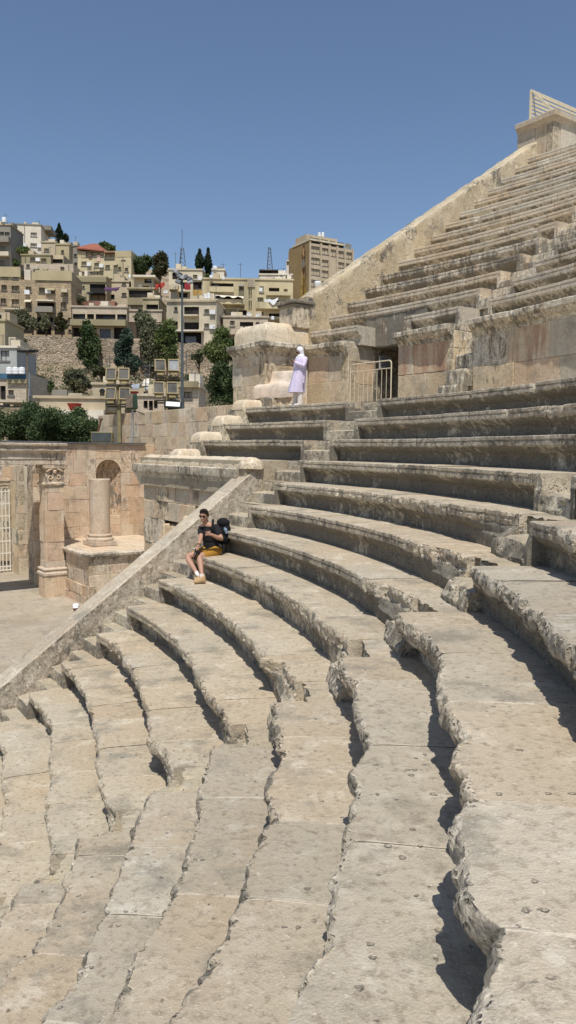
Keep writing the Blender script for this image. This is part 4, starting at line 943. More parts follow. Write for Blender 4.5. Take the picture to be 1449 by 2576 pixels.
mb = MB(); mb.box(c+np.array([-.08, -.26, 0]), (.40, .04, .62), ax, bev=.01); mb.build('grille', plain('rusty_grille', (.17, .13, .10), .8, .3, 6, bmp=0), t)
mb = MB(); mb.tube([c+[0, 0, -.62], c+[.1, 0, -.45], c+[.35, 0, -.5], c+[.6, 0, -.62]], .03, 6); mb.build('bracket', M['black'], t)
mb = MB(); a = np.array(at(404, 1680, 36.6)); b = np.array(at(392, 1728, 36.6)); mb.tube([a, b], .05, 6); mb.box(a+[0, 0, .03], (.16, .1, .1)); tag(mb.build('iron_bracket', plain('rust', (.13, .07, .04), .9, .3, 5, bmp=0)), 'rusty leaning iron bracket above the wide dark lamp box', 'bracket')
# LED floodlight on the ashlar wall
c = np.array(at(692, 1620, 37.5)); t = thing('led_floodlight', c-[0, 0, .25], 'small black floodlight with bright white face on the ashlar wall top', 'floodlight')
q = rad(-35); ax = ((1, .15, -.05), (-.15*.6, .8, -.55), (0, .55, .83))
mb = MB(); mb.box(c, (.85, .12, .40), ax, bev=.05); mb.build('housing', M['black'], t)
mb = MB(); mb.box(c-np.array(ax[1])*.07, (.66, .02, .27), ax, bev=.01); mb.build('glass', plain('white_reflector', (.45, .48, .50), .25, .03, 3, bmp=0, spec=.5), t)
mb = MB()
for i in (-1, 0, 1): mb.box(c-np.array(ax[1])*.085+np.array(ax[0])*.18*i, (.07, .01, .08), ax)
mb.build('diode', M['steel'], t)
mb = MB(); mb.box(c+[0, .1, -.2], (.5, .08, .2)); mb.build('bracket', M['black'], t)
# ------------------------------------------------------------------ hillside town
def terr(x, y):
    h = np.interp(y, [0, 38, 46, 58, 68, 84, 106, 109, 125, 140, 160, 182, 230, 400, 900], [ZF-.3, ZF-.3, -5.5, -3.5, 1.0, 5.6, 10.6, 15.2, 17.5, 24.5, 34, 42, 48, 50, 40])
    k = np.interp(x, [-90, -20, 10, 40, 90], [1.05, .97, .70, .45, .3])
    return np.where(h > 0, h*k, h)
xs = np.concatenate([np.linspace(-900, -130, 12), np.linspace(-120, 110, 70), np.linspace(120, 900, 12)]); ys = np.concatenate([np.linspace(-400, 36, 12), np.linspace(38, 240, 90), np.linspace(250, 900, 14)])
Xg, Yg = np.meshgrid(xs, ys, indexing='ij'); Zg = terr(Xg, Yg)
q = np.stack([Xg.ravel(), Yg.ravel(), 0*Xg.ravel()], 1); Zg = Zg+(fbm(q*.12, 4)*2.0*np.clip((Yg.ravel()-60)/40, 0, 1)).reshape(Zg.shape)
V = np.stack([Xg.ravel(), Yg.ravel(), Zg.ravel()], 1); idx = np.arange(len(V)).reshape(Xg.shape)
fs = np.stack([idx[:-1, :-1], idx[1:, :-1], idx[1:, 1:], idx[:-1, 1:]], 2).reshape(-1, 4).tolist()
def soil():
    m, nt, b = new_mat('dry_slope'); P = nt.nodes.new('ShaderNodeNewGeometry').outputs['Position']
    c = mix(nt, rng(nt, noise(nt, P, .25, 6), .4, .6), (.30, .235, .165), (.20, .16, .105))
    c = mix(nt, mathn(nt, 'MULTIPLY', rng(nt, noise(nt, P, .5, 7, .7), .52, .62), .8), c, (.075, .08, .035))
    c = mix(nt, mathn(nt, 'MULTIPLY', rng(nt, noise(nt, P, 3, 5, .7), .58, .7), .6), c, (.42, .37, .29))
    nt.links.new(c, b.inputs['Base Color']); bump(nt, b, noise(nt, P, 1.5, 7), .8, .3); return m
mb = MB(); mb.add(V, fs); tag(mb.build('hillside_terrain', soil(), fix=False, smooth=1.2, loc=(0, 100, 0)), kind='structure')
C1 = lambda x, y: (x/1.81125, 840+y/1.81125)
C2 = lambda x, y: (700+x/1.81125, 880+y/1.81125)
C3 = lambda x, y: (x/1.81125, 1300+y/1.81125)
C4 = lambda x, y: (600+x/1.81125, 1300+y/1.81125)
def masonry(name, c1, c2, mort, bw, bh, dirt=.35, sc=1.0):
    m, nt, b = new_mat(name); L = nt.links.new
    P = nt.nodes.new('ShaderNodeNewGeometry').outputs['Position']
    sp = nt.nodes.new('ShaderNodeSeparateXYZ'); L(P, sp.inputs[0]); cb = nt.nodes.new('ShaderNodeCombineXYZ')
    L(mathn(nt, 'ADD', sp.outputs[0], mathn(nt, 'MULTIPLY', sp.outputs[1], .7)), cb.inputs[0])
    L(mathn(nt, 'ADD', sp.outputs[2], mathn(nt, 'MULTIPLY', noise(nt, P, .8, 2), .25)), cb.inputs[1])
    br = nt.nodes.new('ShaderNodeTexBrick'); L(cb.outputs[0], br.inputs[0])
    br.inputs['Scale'].default_value = 1.0; br.inputs['Brick Width'].default_value = bw; br.inputs['Row Height'].default_value = bh; br.inputs['Mortar Size'].default_value = .035*sc; br.inputs['Mortar Smooth'].default_value = .6; br.inputs['Bias'].default_value = 0
    br.inputs['Color1'].default_value = (*c1, 1); br.inputs['Color2'].default_value = (*c2, 1); br.inputs['Mortar'].default_value = (*mort, 1)
    n1 = noise(nt, P, .9, 6, .65)
    c = mix(nt, mathn(nt, 'MULTIPLY', rng(nt, n1, .46, .68), dirt), br.outputs[0], tuple(x*.45 for x in c1))
    c = mix(nt, mathn(nt, 'MULTIPLY', rng(nt, noise(nt, P, 2.8, 5, .7), .5, .7), .5), c, tuple(min(1, x*1.35) for x in c1))
    L(c, b.inputs['Base Color']); bump(nt, b, mathn(nt, 'ADD', br.outputs['Fac'], noise(nt, P, 4, 4)), -.6, .08); return m
def rubblestone(name):
    m, nt, b = new_mat(name); L = nt.links.new; P = nt.nodes.new('ShaderNodeNewGeometry').outputs['Position']
    Q = nt.nodes.new('ShaderNodeVectorMath'); Q.operation = 'ADD'; n0 = nd(nt, 'ShaderNodeTexNoise', Scale=.7, Detail=3); L(P, n0.inputs['Vector']); L(scaled(nt, P, (2.3, .8, 4.4)), Q.inputs[0]); L(n0.outputs[1], Q.inputs[1])
    v = nd(nt, 'ShaderNodeTexVoronoi', Scale=1.0, Randomness=.8); L(Q.outputs[0], v.inputs['Vector']); e = nd(nt, 'ShaderNodeTexVoronoi', Scale=1.0, Randomness=.8); e.feature = 'DISTANCE_TO_EDGE'; L(Q.outputs[0], e.inputs['Vector'])
    c = mix(nt, v.outputs['Color'], (.30, .235, .165), (.50, .42, .31)); c = mix(nt, rng(nt, e.outputs['Distance'], .10, .03), c, (.15, .115, .08))
    c = mix(nt, mathn(nt, 'MULTIPLY', rng(nt, noise(nt, P, .35, 6, .6), .5, .68), .6), c, (.19, .15, .105)); L(c, b.inputs['Base Color']); bump(nt, b, e.outputs['Distance'], .7, .2); return m
def paintwall(name, col, d=.75):
    return plain(name, col, .9, .10, .35, bmp=.1, dirt=(d, tuple(x*.5 for x in col)))
BM = {'ochre': paintwall('ochre_render', (.42, .355, .22)), 'yellow': paintwall('yellow_render', (.53, .455, .29)), 'cream': paintwall('cream_render', (.58, .51, .375)), 'white': paintwall('whitewash', (.66, .60, .49), .35), 'grey': paintwall('grey_concrete', (.26, .24, .20)), 'olive': paintwall('olive_render', (.31, .27, .165)), 'beige': paintwall('beige_render', (.49, .41, .285), .6), 'paleblue': paintwall('pale_blue_render', (.40, .41, .39)),
      'brownstone': masonry('brown_rubble_stone', (.44, .345, .22), (.33, .26, .17), (.22, .17, .12), .62, .30, .45, .8), 'palestone': masonry('pale_cut_stone', (.53, .45, .34), (.46, .385, .29), (.34, .28, .21), .65, .28, .25, .7), 'towerstone': masonry('tower_stone', (.50, .42, .30), (.46, .38, .27), (.40, .33, .24), 1.2, .5, .3), 'rubble': rubblestone('rubble_stone')}
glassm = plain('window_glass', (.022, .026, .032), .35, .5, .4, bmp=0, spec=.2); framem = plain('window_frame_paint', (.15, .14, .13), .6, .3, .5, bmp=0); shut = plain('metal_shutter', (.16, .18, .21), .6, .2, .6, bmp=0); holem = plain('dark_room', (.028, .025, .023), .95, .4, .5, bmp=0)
rb = random.Random(12)
plain_pipe = plain('pipe_paint', (.12, .10, .08), .7, .2, 1, bmp=0); tankm = plain('white_plastic', (.72, .73, .73), .5, .08, 1, bmp=0)
class Face:
    """vertical wall plane: pixel (u, v) -> (a, z); pivot pixel at depth Y, heading yaw (degrees, 0 = facing the theatre)"""
    def __init__(self, cv, px, Y, yaw=0.0):
        self.cv = cv; self.p = at(*cv(px, 500), Y); self.y = rad(yaw); self.d = Vector((math.cos(self.y), math.sin(self.y), 0)); self.n = Vector((self.d.y, -self.d.x, 0))
    def __call__(self, x, y):
        r = Vector(ray(*self.cv(x, y))); t = self.p.dot(self.n)/r.dot(self.n); q = r*t; return ((q-self.p).dot(self.d), q.z)
    def P(self, a, o, z): return (self.p.x+self.d.x*a+self.n.x*o, self.p.y+self.d.y*a+self.n.y*o, z)
def wall_holes(mb, f, a0, a1, z0, z1, holes, dep, thick=6.0, mat=0):
    """front with real openings (reveals dep deep) and a closed body behind"""
    hs = [(max(a0+.05, h[0]), min(a1-.05, h[1]), max(z0+.05, h[2]), min(z1-.05, h[3])) for h in holes]; hs = [h for h in hs if h[1]-h[0] > .1 and h[3]-h[2] > .1]
    A = sorted(set([a0, a1]+[h[0] for h in hs]+[h[1] for h in hs])); Z = sorted(set([z0, z1]+[h[2] for h in hs]+[h[3] for h in hs]))
    vs = [f.P(a, 0, z) for a in A for z in Z]; fs = []; nz = len(Z)
    inh = lambda a, z: any(h[0] < a < h[1] and h[2] < z < h[3] for h in hs)
    for i in range(len(A)-1):
        for j in range(nz-1):
            if not inh((A[i]+A[i+1])/2, (Z[j]+Z[j+1])/2): fs.append((i*nz+j, (i+1)*nz+j, (i+1)*nz+j+1, i*nz+j+1))
    mb.add(vs, fs, mat=mat)
    for h in hs:
        v = [f.P(h[0], 0, h[2]), f.P(h[1], 0, h[2]), f.P(h[1], 0, h[3]), f.P(h[0], 0, h[3])]; v += [f.P(h[0], -dep, h[2]), f.P(h[1], -dep, h[2]), f.P(h[1], -dep, h[3]), f.P(h[0], -dep, h[3])]
        mb.add(v, [(0, 1, 5, 4), (1, 2, 6, 5), (2, 3, 7, 6), (3, 0, 4, 7), (4, 5, 6, 7)], mat=mat)
    v = [f.P(a0, 0, z0), f.P(a1, 0, z0), f.P(a1, 0, z1), f.P(a0, 0, z1)]; v += [f.P(a0, -thick, z0), f.P(a1, -thick, z0), f.P(a1, -thick, z1), f.P(a0, -thick, z1)]
    mb.add(v, [(0, 1, 5, 4), (1, 2, 6, 5), (2, 3, 7, 6), (3, 0, 4, 7), (4, 5, 6, 7)], mat=mat)
def fbox(mb, f, a0, a1, o0, o1, z0, z1, mat=0):
    v = [f.P(a, o, z) for z in (z0, z1) for a, o in ((a0, o0), (a1, o0), (a1, o1), (a0, o1))]
    mb.add(v, [(3, 2, 1, 0), (4, 5, 6, 7), (0, 1, 5, 4), (1, 2, 6, 5), (2, 3, 7, 6), (3, 0, 4, 7)], mat=mat)
def window(f, h, par, dep, kind='w'):
    a0, a1, z0, z1 = h; mb = MB(); w = a1-a0; fr = .045
    if kind in ('w', 'p'):
        for x in (a0, a1-fr): fbox(mb, f, x, x+fr, -dep+.02, -dep+.12, z0, z1)
        fbox(mb, f, a0, a1, -dep+.02, -dep+.12, z1-fr, z1); fbox(mb, f, a0, a1, -dep+.02, -dep+.12, z0, z0+fr)
        n = max(1, int(w/1.3)); 
        for i in range(1, n+1): x = a0+w*i/(n+1); fbox(mb, f, x-.02, x+.02, -dep+.02, -dep+.11, z0, z1)
        if z1-z0 > 1.1 and rb.random() < .6: fbox(mb, f, a0, a1, -dep+.02, -dep+.11, z0+(z1-z0)*.66, z0+(z1-z0)*.66+.06)
        fbox(mb, f, a0-.1, a1+.1, -.02, .10, z0-.12, z0)
        o = mb.build('window', framem, par)
        mb = MB(); fbox(mb, f, a0+.02, a1-.02, -dep+.03, -dep+.06, z0+.02, z1-.02); mb.build('pane', glassm, o)
        if kind == 'w' and rb.random() < .35:
            c = rb.uniform(.2, .8); mb = MB(); fbox(mb, f, a0+.08, a0+.08+w*c*.7, -dep+.065, -dep+.085, z0+.1, z1-.1); mb.build('curtain', BM[rb.choice(['white', 'grey', 'paleblue'])], o)
    elif kind == 's':
        n = 10
        for i in range(n): fbox(mb, f, a0+.02, a1-.02, -dep+.02, -dep+.10-.03*(i % 2), z0+(z1-z0)*i/n, z0+(z1-z0)*(i+1)/n-.02)
        mb.build('shutter', shut, par)
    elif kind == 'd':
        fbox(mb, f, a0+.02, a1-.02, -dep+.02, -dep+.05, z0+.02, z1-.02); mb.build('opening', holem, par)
def balcony(f, r, par, out=1.3, rail=True, mat=None, slab=None):
    (a0, z1), (a1, z0) = f(r[0], r[1]), f(r[2], r[3]); mb = MB()
    fbox(mb, f, a0, a1, .0, out, z0-.18, z0)
    if rail == 'solid':
        fbox(mb, f, a0, a1, out-.12, out, z0, z1); fbox(mb, f, a0, a0+.12, 0, out-.12, z0, z1); fbox(mb, f, a1-.12, a1, 0, out-.12, z0, z1)
        return mb.build('balcony', mat, par)
    o = mb.build('balcony', mat, par); mb = MB(); fbox(mb, f, a0, a1, out-.06, out, z1-.06, z1); fbox(mb, f, a0, a1, out-.06, out, z0+.08, z0+.13)
    n = int((a1-a0)/.25)+2
    for i in range(n): x = a0+(a1-a0-.04)*i/(n-1); fbox(mb, f, x, x+.04, out-.05, out-.01, z0, z1)
    mb.build('railing', M['steel'] if rail is True else rail, o); return o
def house(name, label, f, r, mat, wins=(), thick=7.0, dep=.3, base=None, coping=True, cop=None, cat='house', group='houses on the hillside', bands=()):
    """r = pixel rectangle; wins = list of (x0, y0, x1, y1, kind)"""
    (a0, z1), (a1, z0) = f(r[0], r[1]), f(r[2], r[3])
    t = thing(name, f.P((a0+a1)/2, 0, z0), label, cat, group)
    hs = []
    for wv in wins:
        (b0, y1), (b1, y0) = f(wv[0], wv[1]), f(wv[2], wv[3]); d = 1.6 if (len(wv) > 4 and wv[4] == 'v') else dep; hs.append(((b0, b1, y0, y1), wv[4] if len(wv) > 4 else 'w', d))
    mb = MB()
    deep = [h for h in hs if h[1] == 'v']; sh = [h for h in hs if h[1] != 'v']
    # deep verandas are cut first as openings of the same front
    if deep: wall_holes(mb, f, a0, a1, z0, z1, [h[0] for h in deep]+[h[0] for h in sh], dep, thick)
    else: wall_holes(mb, f, a0, a1, z0, z1, [h[0] for h in hs], dep, thick)
    mb.build('wall', mat, t)
    for h, k, d in hs:
        if k == 'v': window(f, h, t, dep, 'd')
        else: window(f, h, t, d, k)
    if coping:
        mb = MB(); fbox(mb, f, a0-.15, a1+.15, -.5, .15, z1, z1+.22); fbox(mb, f, a0-.15, a0+.2, -thick, -.5, z1, z1+.22); fbox(mb, f, a1-.2, a1+.15, -thick, -.5, z1, z1+.22); mb.build('roof_edge', cop or mat, t)
    rq = random.Random(len(name)*7+int(abs(a0+z0)*13))
    if coping and group.startswith('houses'):
        for q in range(rq.randint(2, 4)):
            x = rq.uniform(a0+.4, a1-.6); mb = MB(); h_ = rq.uniform(.5, 1.3); w_ = rq.uniform(.4, 1.4)
            fbox(mb, f, x, min(a1, x+w_), -rq.uniform(2.5, 4.5), -rq.uniform(.8, 1.6), z1, z1+h_); mb.build('roof_box', BM[rq.choice(['grey', 'white', 'beige', 'cream'])], t)
        for q in range(rq.randint(1, 3)):
            x = rq.uniform(a0+.3, a1-.3); o_ = -rq.uniform(.6, 3); h_ = rq.uniform(1.2, 3.2); mb = MB(); mb.tube([f.P(x, o_, z1), f.P(x, o_, z1+h_)], .035, 4); mb.tube([f.P(x-.45, o_, z1+h_*.9), f.P(x+.45, o_, z1+h_*.9)], .025, 4); mb.build('aerial', M['steel'], t)
    if group.startswith('houses') and a1-a0 > 4:
        for q in range(rq.randint(1, 3)):
            x = rq.uniform(a0+.2, a1-.2)
            if any(h[0][0]-.1 < x < h[0][1]+.1 for h in hs): continue
            mb = MB(); mb.tube([f.P(x, .07, z0), f.P(x, .07, z1-.1)], .05, 5); mb.build('drain_pipe', plain_pipe, t)
        for h, k, d in hs:
            if k == 'w' and rq.random() < .22:
                x = h[1]+.15; mb = MB(); fbox(mb, f, x, x+.75, .02, .38, h[2]-.1, h[2]+.45); mb.build('air_conditioner', tankm, t)
            elif k == 'w' and rq.random() < .16:
                mb = MB(); v = [f.P(h[0]-.1, .02, h[3]+.05), f.P(h[1]+.1, .02, h[3]+.05), f.P(h[1]+.1, .7, h[3]-.35), f.P(h[0]-.1, .7, h[3]-.35)]; mb.add(v+[tuple(np.array(x)-[0, 0, .05]) for x in v], [(0, 1, 2, 3), (7, 6, 5, 4), (0, 4, 5, 1), (1, 5, 6, 2), (2, 6, 7, 3), (3, 7, 4, 0)]); mb.build('window_awning', BM[rq.choice(['grey', 'cream', 'olive'])], t)
    for b in bands:
        (b0, y1), (b1, y0) = f(b[0], b[1]), f(b[2], b[3]); mb = MB(); fbox(mb, f, b0, b1, 0, b[5] if len(b) > 5 else .12, y0, y1); mb.build('wall_band', b[4], t)
    return t
tankm = plain('white_plastic', (.72, .73, .73), .5, .08, 1, bmp=0)
GT = 'white water tanks on the hillside roofs'
def tank(cv, r, Y, label):
    p = at(*cv((r[0]+r[2])/2, r[3]), Y); q = at(*cv(r[2], r[1]), Y); R = abs(q.x-p.x); H = q.z-p.z; mb = MB()
    mb.lathe(p, [(R*.96, 0), (R, H*.04), (R, H*.3), (R*.97, H*.32), (R, H*.34), (R, H*.62), (R*.97, H*.64), (R, H*.66), (R*.98, H*.84), (R*.7, H*.93), (R*.3, H*.96), (R*.28, H), (.01, H)], 18)
    tag(mb.build('water_tank', tankm, smooth=.6), label, 'water tank', GT)
# --- far left upper
f = Face(C1, 85, 150)
t = house('grey_house', 'grey concrete house at the far left edge with stacked balconies', f, (-60, 110, 82, 440), BM['grey'], [(0, 158, 30, 200), (34, 160, 70, 200), (-10, 262, 45, 310), (-6, 365, 36, 402)], cop=BM['ochre'])
balcony(f, (-40, 200, 78, 235), t, 1.2, 'solid', BM['grey']); balcony(f, (-40, 310, 78, 335), t, 1.2, 'solid', BM['cream'])
f = Face(C1, 300, 166, 8)
t = house('white_apartment_house', 'tall pale house with four square windows at the upper left skyline', f, (85, 103, 300, 330), BM['white'], [(120, 155, 158, 187), (222, 162, 267, 193), (120, 235, 158, 262), (221, 240, 267, 270)], thick=14, cop=BM['grey'])
mb = MB(); a0, z0 = f(110, 104); a1, z1 = f(318, 82); fbox(mb, f, a0, a1+1, -9, -3, z0, z1); mb.build('roof_room', BM['grey'], t)
tank(C1, (14, 52, 46, 92), 150, 'white water tank at the far left edge of the skyline')
f = Face(C1, 400, 158)
house('small_beige_house', 'small windowed beige house left of the dark cypress', f, (298, 236, 402, 330), BM['beige'], [(320, 278, 356, 304)])
f = Face(C1, 500, 152)
house('narrow_ochre_house', 'narrow ochre house with one small window below the dark cypress', f, (405, 252, 502, 400), BM['ochre'], [(443, 290, 463, 315)])
f = Face(C1, 530, 154); house('shadowed_brown_house', 'thin brown house squeezed left of the red roofed house', f, (502, 262, 560, 420), BM['grey'], [(536, 318, 556, 338), (538, 380, 558, 408)])  # thin house in the shared grey wall colour
f = Face(C1, 365, 142); house('flat_roofed_house', 'low flat roofed ochre house above the rough stone wall at left', f, (155, 328, 368, 400), BM['olive'], [(218, 342, 256, 369), (299, 350, 336, 380)])
f = Face(C1, 460, 143); t = house('ruined_house', 'half ruined house with a dark broken opening, left of the red roofed house', f, (366, 325, 460, 400), BM['beige'], [(368, 355, 456, 388, 'v')], coping=False)
f = Face(C1, 530, 134); house('stone_terrace_house', 'low rough stone house wall with one window, above the long stone apartment block', f, (172, 388, 532, 470), BM['palestone'], [(190, 393, 216, 418), (246, 420, 280, 436), (315, 424, 345, 438), (437, 412, 467, 440)], coping=False)
# --- red roof house
f = Face(C1, 760, 138, -6)
t = house('red_roofed_house', 'cream house with red tiled roof and a glazed upper floor', f, (562, 345, 952, 560), BM['yellow'], [(590, 373, 628, 404), (683, 383, 718, 415), (763, 399, 797, 427), (828, 391, 850, 405), (855, 412, 877, 434), (903, 419, 930, 448), (570, 446, 750, 490, 'p'), (784, 495, 815, 528)], coping=False)
(a0, z1), (a1, z0) = f(560, 276), f(952, 345); mb = MB()
wall_holes(mb, f, a0, a1, z0, z1-.6, [(*[f(622, 290)[0], f(752, 290)[0]], f(622, 338)[1], f(622, 290)[1]), (f(758, 0)[0], f(830, 0)[0], f(758, 354)[1], f(758, 316)[1]), (f(882, 0)[0], f(908, 0)[0], f(882, 362)[1], f(882, 341)[1])], .3, 8); mb.build('upper_wall', BM['ochre'], t)
for r in ((622, 290, 752, 338), (758, 316, 830, 354), (882, 341, 908, 362)): window(f, (f(r[0], r[1])[0], f(r[2], r[1])[0], f(r[0], r[3])[1], f(r[0], r[1])[1]), t, .3, 'p')
b0, zb = f(558, 276); b1, _ = f(757, 298); ap = f(640, 252); mb = MB()
vs = [f.P(b0, .5, zb), f.P(b1, .5, f(757, 298)[1]), f.P(b1, -7, f(757, 298)[1]+.6), f.P(b0, -7, zb+.2), f.P(ap[0]-.4, -3, ap[1]+1.0), f.P(ap[0]+.5, -3, ap[1]+.95)]
mb.add(vs+[tuple(np.array(v)-[0, 0, .18]) for v in vs[:4]], [(0, 1, 5, 4), (1, 2, 5), (2, 3, 4, 5), (3, 0, 4), (6, 7, 1, 0), (7, 8, 2, 1), (8, 9, 3, 2), (9, 6, 0, 3), (9, 8, 7, 6)]); mb.build('tiled_roof', masonry('red_roof_tiles', (.36, .135, .085), (.28, .10, .065), (.18, .07, .05), .35, .22, .3), t)
mb = MB(); c0, c1 = f(760, 312)[0], f(834, 312)[0]; fbox(mb, f, c0, c1, -4, .7, f(760, 316)[1], f(760, 308)[1]); mb.build('awning', plain('rust_roof', (.26, .14, .09), .8, .2, .6, bmp=0), t)
for i, (r, lb) in enumerate((((640, 318, 664, 355), 'brown blanket hung out at the glazed floor of the red roofed house'), ((700, 328, 724, 373), 'pinkish towel hung out at the glazed floor of the red roofed house'))):
    mb = MB(); fbox(mb, f, f(r[0], 0)[0], f(r[2], 0)[0], .02, .10, f(r[0], r[3])[1], f(r[0], r[1])[1]); tag(mb.build('hung_laundry', plain('laundry%d' % i, [(.16, .11, .07), (.62, .42, .34)][i], .95, .2, 1.5, bmp=0)), lb, 'laundry')
tank(C1, (876, 302, 898, 338), 142, 'left white water tank behind the red roofed house'); tank(C1, (916, 305, 948, 344), 141, 'larger right white water tank behind the red roofed house')
tank(C1, (928, 468, 948, 492), 132, 'small white water tank right of the red roofed house')
# --- long stone apartment block
f = Face(C1, 518, 112, 3)
W1 = [(10, 542, 50, 583), (84, 547, 140, 588), (187, 555, 228, 596), (283, 562, 325, 600), (352, 568, 397, 606), (443, 575, 485, 616), (4, 640, 46, 684), (84, 645, 140, 698, 'p'), (187, 652, 226, 702), (440, 668, 483, 716), (270, 668, 394, 735, 'v'), (-5, 745, 30, 785), (190, 760, 228, 800), (268, 775, 385, 812, 'd'), (0, 820, 60, 880, 'd'), (80, 825, 130, 890, 'd'), (150, 830, 245, 895, 'd'), (262, 835, 372, 905, 'd'), (395, 840, 470, 905, 'd'), (495, 865, 516, 885), (493, 780, 516, 825)]
t = house('stone_apartment_block', 'long brown rubble stone apartment block with yellow painted top storey, at left', f, (-60, 500, 520, 925), BM['brownstone'], W1, coping=False, dep=.35)
for r, mm in (((-60, 410, 146, 505), BM['ochre']), ((260, 437, 518, 532), BM['ochre'])):
    (a0, z1), (a1, z0) = f(r[0], r[1]), f(r[2], r[3]); z0 = f(100, 512)[1]; mb = MB()
    ws = [w for w in ((8, 464, 44, 490), (88, 470, 122, 498), (302, 487, 328, 514), (396, 494, 421, 520), (468, 499, 496, 531)) if r[0] < w[0] < r[2]]
    hh = [(f(w[0], 0)[0], f(w[2], 0)[0], max(z0+.2, f(w[0], w[3])[1]), f(w[0], w[1])[1]) for w in ws]
    wall_holes(mb, f, a0, a1, z0, z1, hh, .3, 7); fbox(mb, f, a0-.1, a1+.1, 0, .18, z1-1.4, z1); mb.build('upper_storey', mm, t)
    for h in hh: window(f, h, t, .3)
balcony(f, (266, 708, 396, 742), t, 1.3, 'solid', BM['grey']); balcony(f, (36, 690, 190, 722), t, 1.1, True, BM['cream'])
mb = MB(); fbox(mb, f, f(268, 0)[0], f(396, 0)[0], 0, 1.5, f(268, 672)[1], f(268, 663)[1]); mb.build('awning', BM['white'], t)
mb = MB(); fbox(mb, f, f(443, 0)[0], f(487, 0)[0], 0, .8, f(443, 602)[1], f(443, 578)[1]); mb.build('awning', BM['cream'], t)
mb = MB(); fbox(mb, f, f(160, 0)[0], f(206, 0)[0], -3, -.5, f(160, 506)[1], f(160, 426)[1]); tag(mb.build('roof_shed', BM['white']), 'white sheet metal shed between the two yellow roof storeys at left', 'shed')
mb = MB(); fbox(mb, f, f(208, 0)[0], f(256, 0)[0], -3, -.8, f(208, 506)[1], f(208, 440)[1]); tag(mb.build('roof_shed', BM['yellow']), 'pale yellow boarded shed between the two yellow roof storeys at left', 'shed')
for x, y in ((200, 598), (305, 743)):
    mb = MB(); a, z = f(x, y); fbox(mb, f, a-.35, a+.35, .02, .4, z-.3, z+.3); mb.build('air_conditioner', tankm, t)
# --- centre: yellow terraces
f = Face(C1, 770, 124); t = house('yellow_terrace_house', 'yellow house with a dark two storey glazed balcony, below the red roofed house', f, (520, 488, 772, 690), BM['ochre'], [(552, 547, 578, 570), (596, 549, 613, 566), (650, 536, 764, 600, 'v'), (655, 612, 762, 657, 'p')], bands=[(520, 486, 772, 524, BM['olive'], .2)])
balcony(f, (644, 590, 768, 608), t, 1.4, True, M['black'])
f = Face(C1, 880, 127); house('patched_brown_house', 'patched brown stone house behind the purple awning', f, (765, 520, 935, 700), BM['beige'], [(800, 612, 830, 650, 'd'), (882, 600, 916, 625), (884, 520, 912, 545)])
mb = MB(); f2 = Face(C1, 870, 122); n = 14; vs = []
for i in range(n+1):
    a, z = f2(770+105*i/n, 555+5*math.sin(i*.3)+i*.5); vs += [f2.P(a, 0, z), f2.P(a, 1.3, z-.55-.08*math.sin(i*1.3)), f2.P(a, 1.28, z-.8-.10*math.sin(i*1.3))]
mb.add(vs, [(i*3+k, i*3+k+1, i*3+k+4, i*3+k+3) for i in range(n) for k in (0, 1)]); tag(mb.build('purple_awning', plain('purple_cloth', (.095, .05, .10), .9, .2, 1, bmp=0), fix=False), 'sagging purple cloth awning right of the dark glazed balcony', 'awning')
f = Face(C1, 830, 117); house('red_brick_shed', 'low rusty red shed roofs above the long pale veranda house', f, (590, 657, 832, 715), plain('rusty_red', (.24, .12, .09), .9, .3, .8, bmp=0), [(600, 690, 640, 706, 'd'), (700, 690, 750, 706, 'd')], 4, coping=False)
f = Face(C1, 920, 112); t = house('veranda_house', 'long low pale stone house with a continuous dark veranda, at centre left', f, (523, 704, 920, 945), BM['palestone'], [(527, 752, 917, 800, 'v'), (527, 852, 700, 935, 'd'), (722, 860, 802, 928, 's'), (824, 850, 915, 935, 'd')], coping=True)
(a0, z1), (a1, z0) = f(523, 795), f(922, 848); mb = MB(); fbox(mb, f, a0, a1, .0, 1.2, z0, z1-.1); mb.build('balcony_wall', BM['olive'], t)
for r in ((570, 758, 622, 798), (748, 766, 792, 806), (850, 768, 892, 812)):
    a0, z1 = f(r[0], r[1]); a1, z0 = f(r[2], r[3]); mb = MB(); fbox(mb, f, a0, a1, -.26, -.2, z0, z1); mb.build('window', glassm, t)
for x in (627, 690, 845):
    mb = MB(); a, z = f(x, 752); fbox(mb, f, a-.12, a+.12, .0, .25, f(x, 800)[1], z); mb.build('post', BM['beige'], t)
# --- centre right cluster
f = Face(C1, 1115, 122); t = house('flat_slab_house', 'ochre house with white roof slab and open veranda, below the dark round trees', f, (925, 570, 1118, 740), BM['ochre'], [(932, 580, 1106, 638, 'v'), (962, 648, 1000, 680), (948, 690, 1032, 718, 'p')], bands=[(925, 636, 1118, 690, BM['olive'], .2)])
f = Face(C1, 1130, 127); t2 = house('roof_room', 'small roof room under the thin white slab below the dark trees', f, (950, 496, 1112, 575), BM['beige'], [(1045, 498, 1100, 530, 'd'), (1025, 550, 1080, 568, 'd')], 5, coping=False)
mb = MB(); fbox(mb, f, f(968, 0)[0], f(1132, 0)[0], -4, 1.2, f(968, 495)[1], f(968, 481)[1]); mb.build('roof_slab', BM['white'], t2)
f = Face(C1, 1150, 117); house('yellow_lower_house', 'yellow lower house with a wide dark window, left of the pale front building', f, (1035, 645, 1150, 745), BM['ochre'], [(1060, 684, 1146, 728, 'd')])
f = Face(C1, 1170, 113); house('white_garden_wall', 'white brick garden wall behind the big olive trees', f, (920, 732, 1172, 812), BM['palestone'], [], 1.0, cat='wall', group='walls on the hillside')
f2 = Face(C1, 1200, 121); mb = MB(); n = 10; vs = []
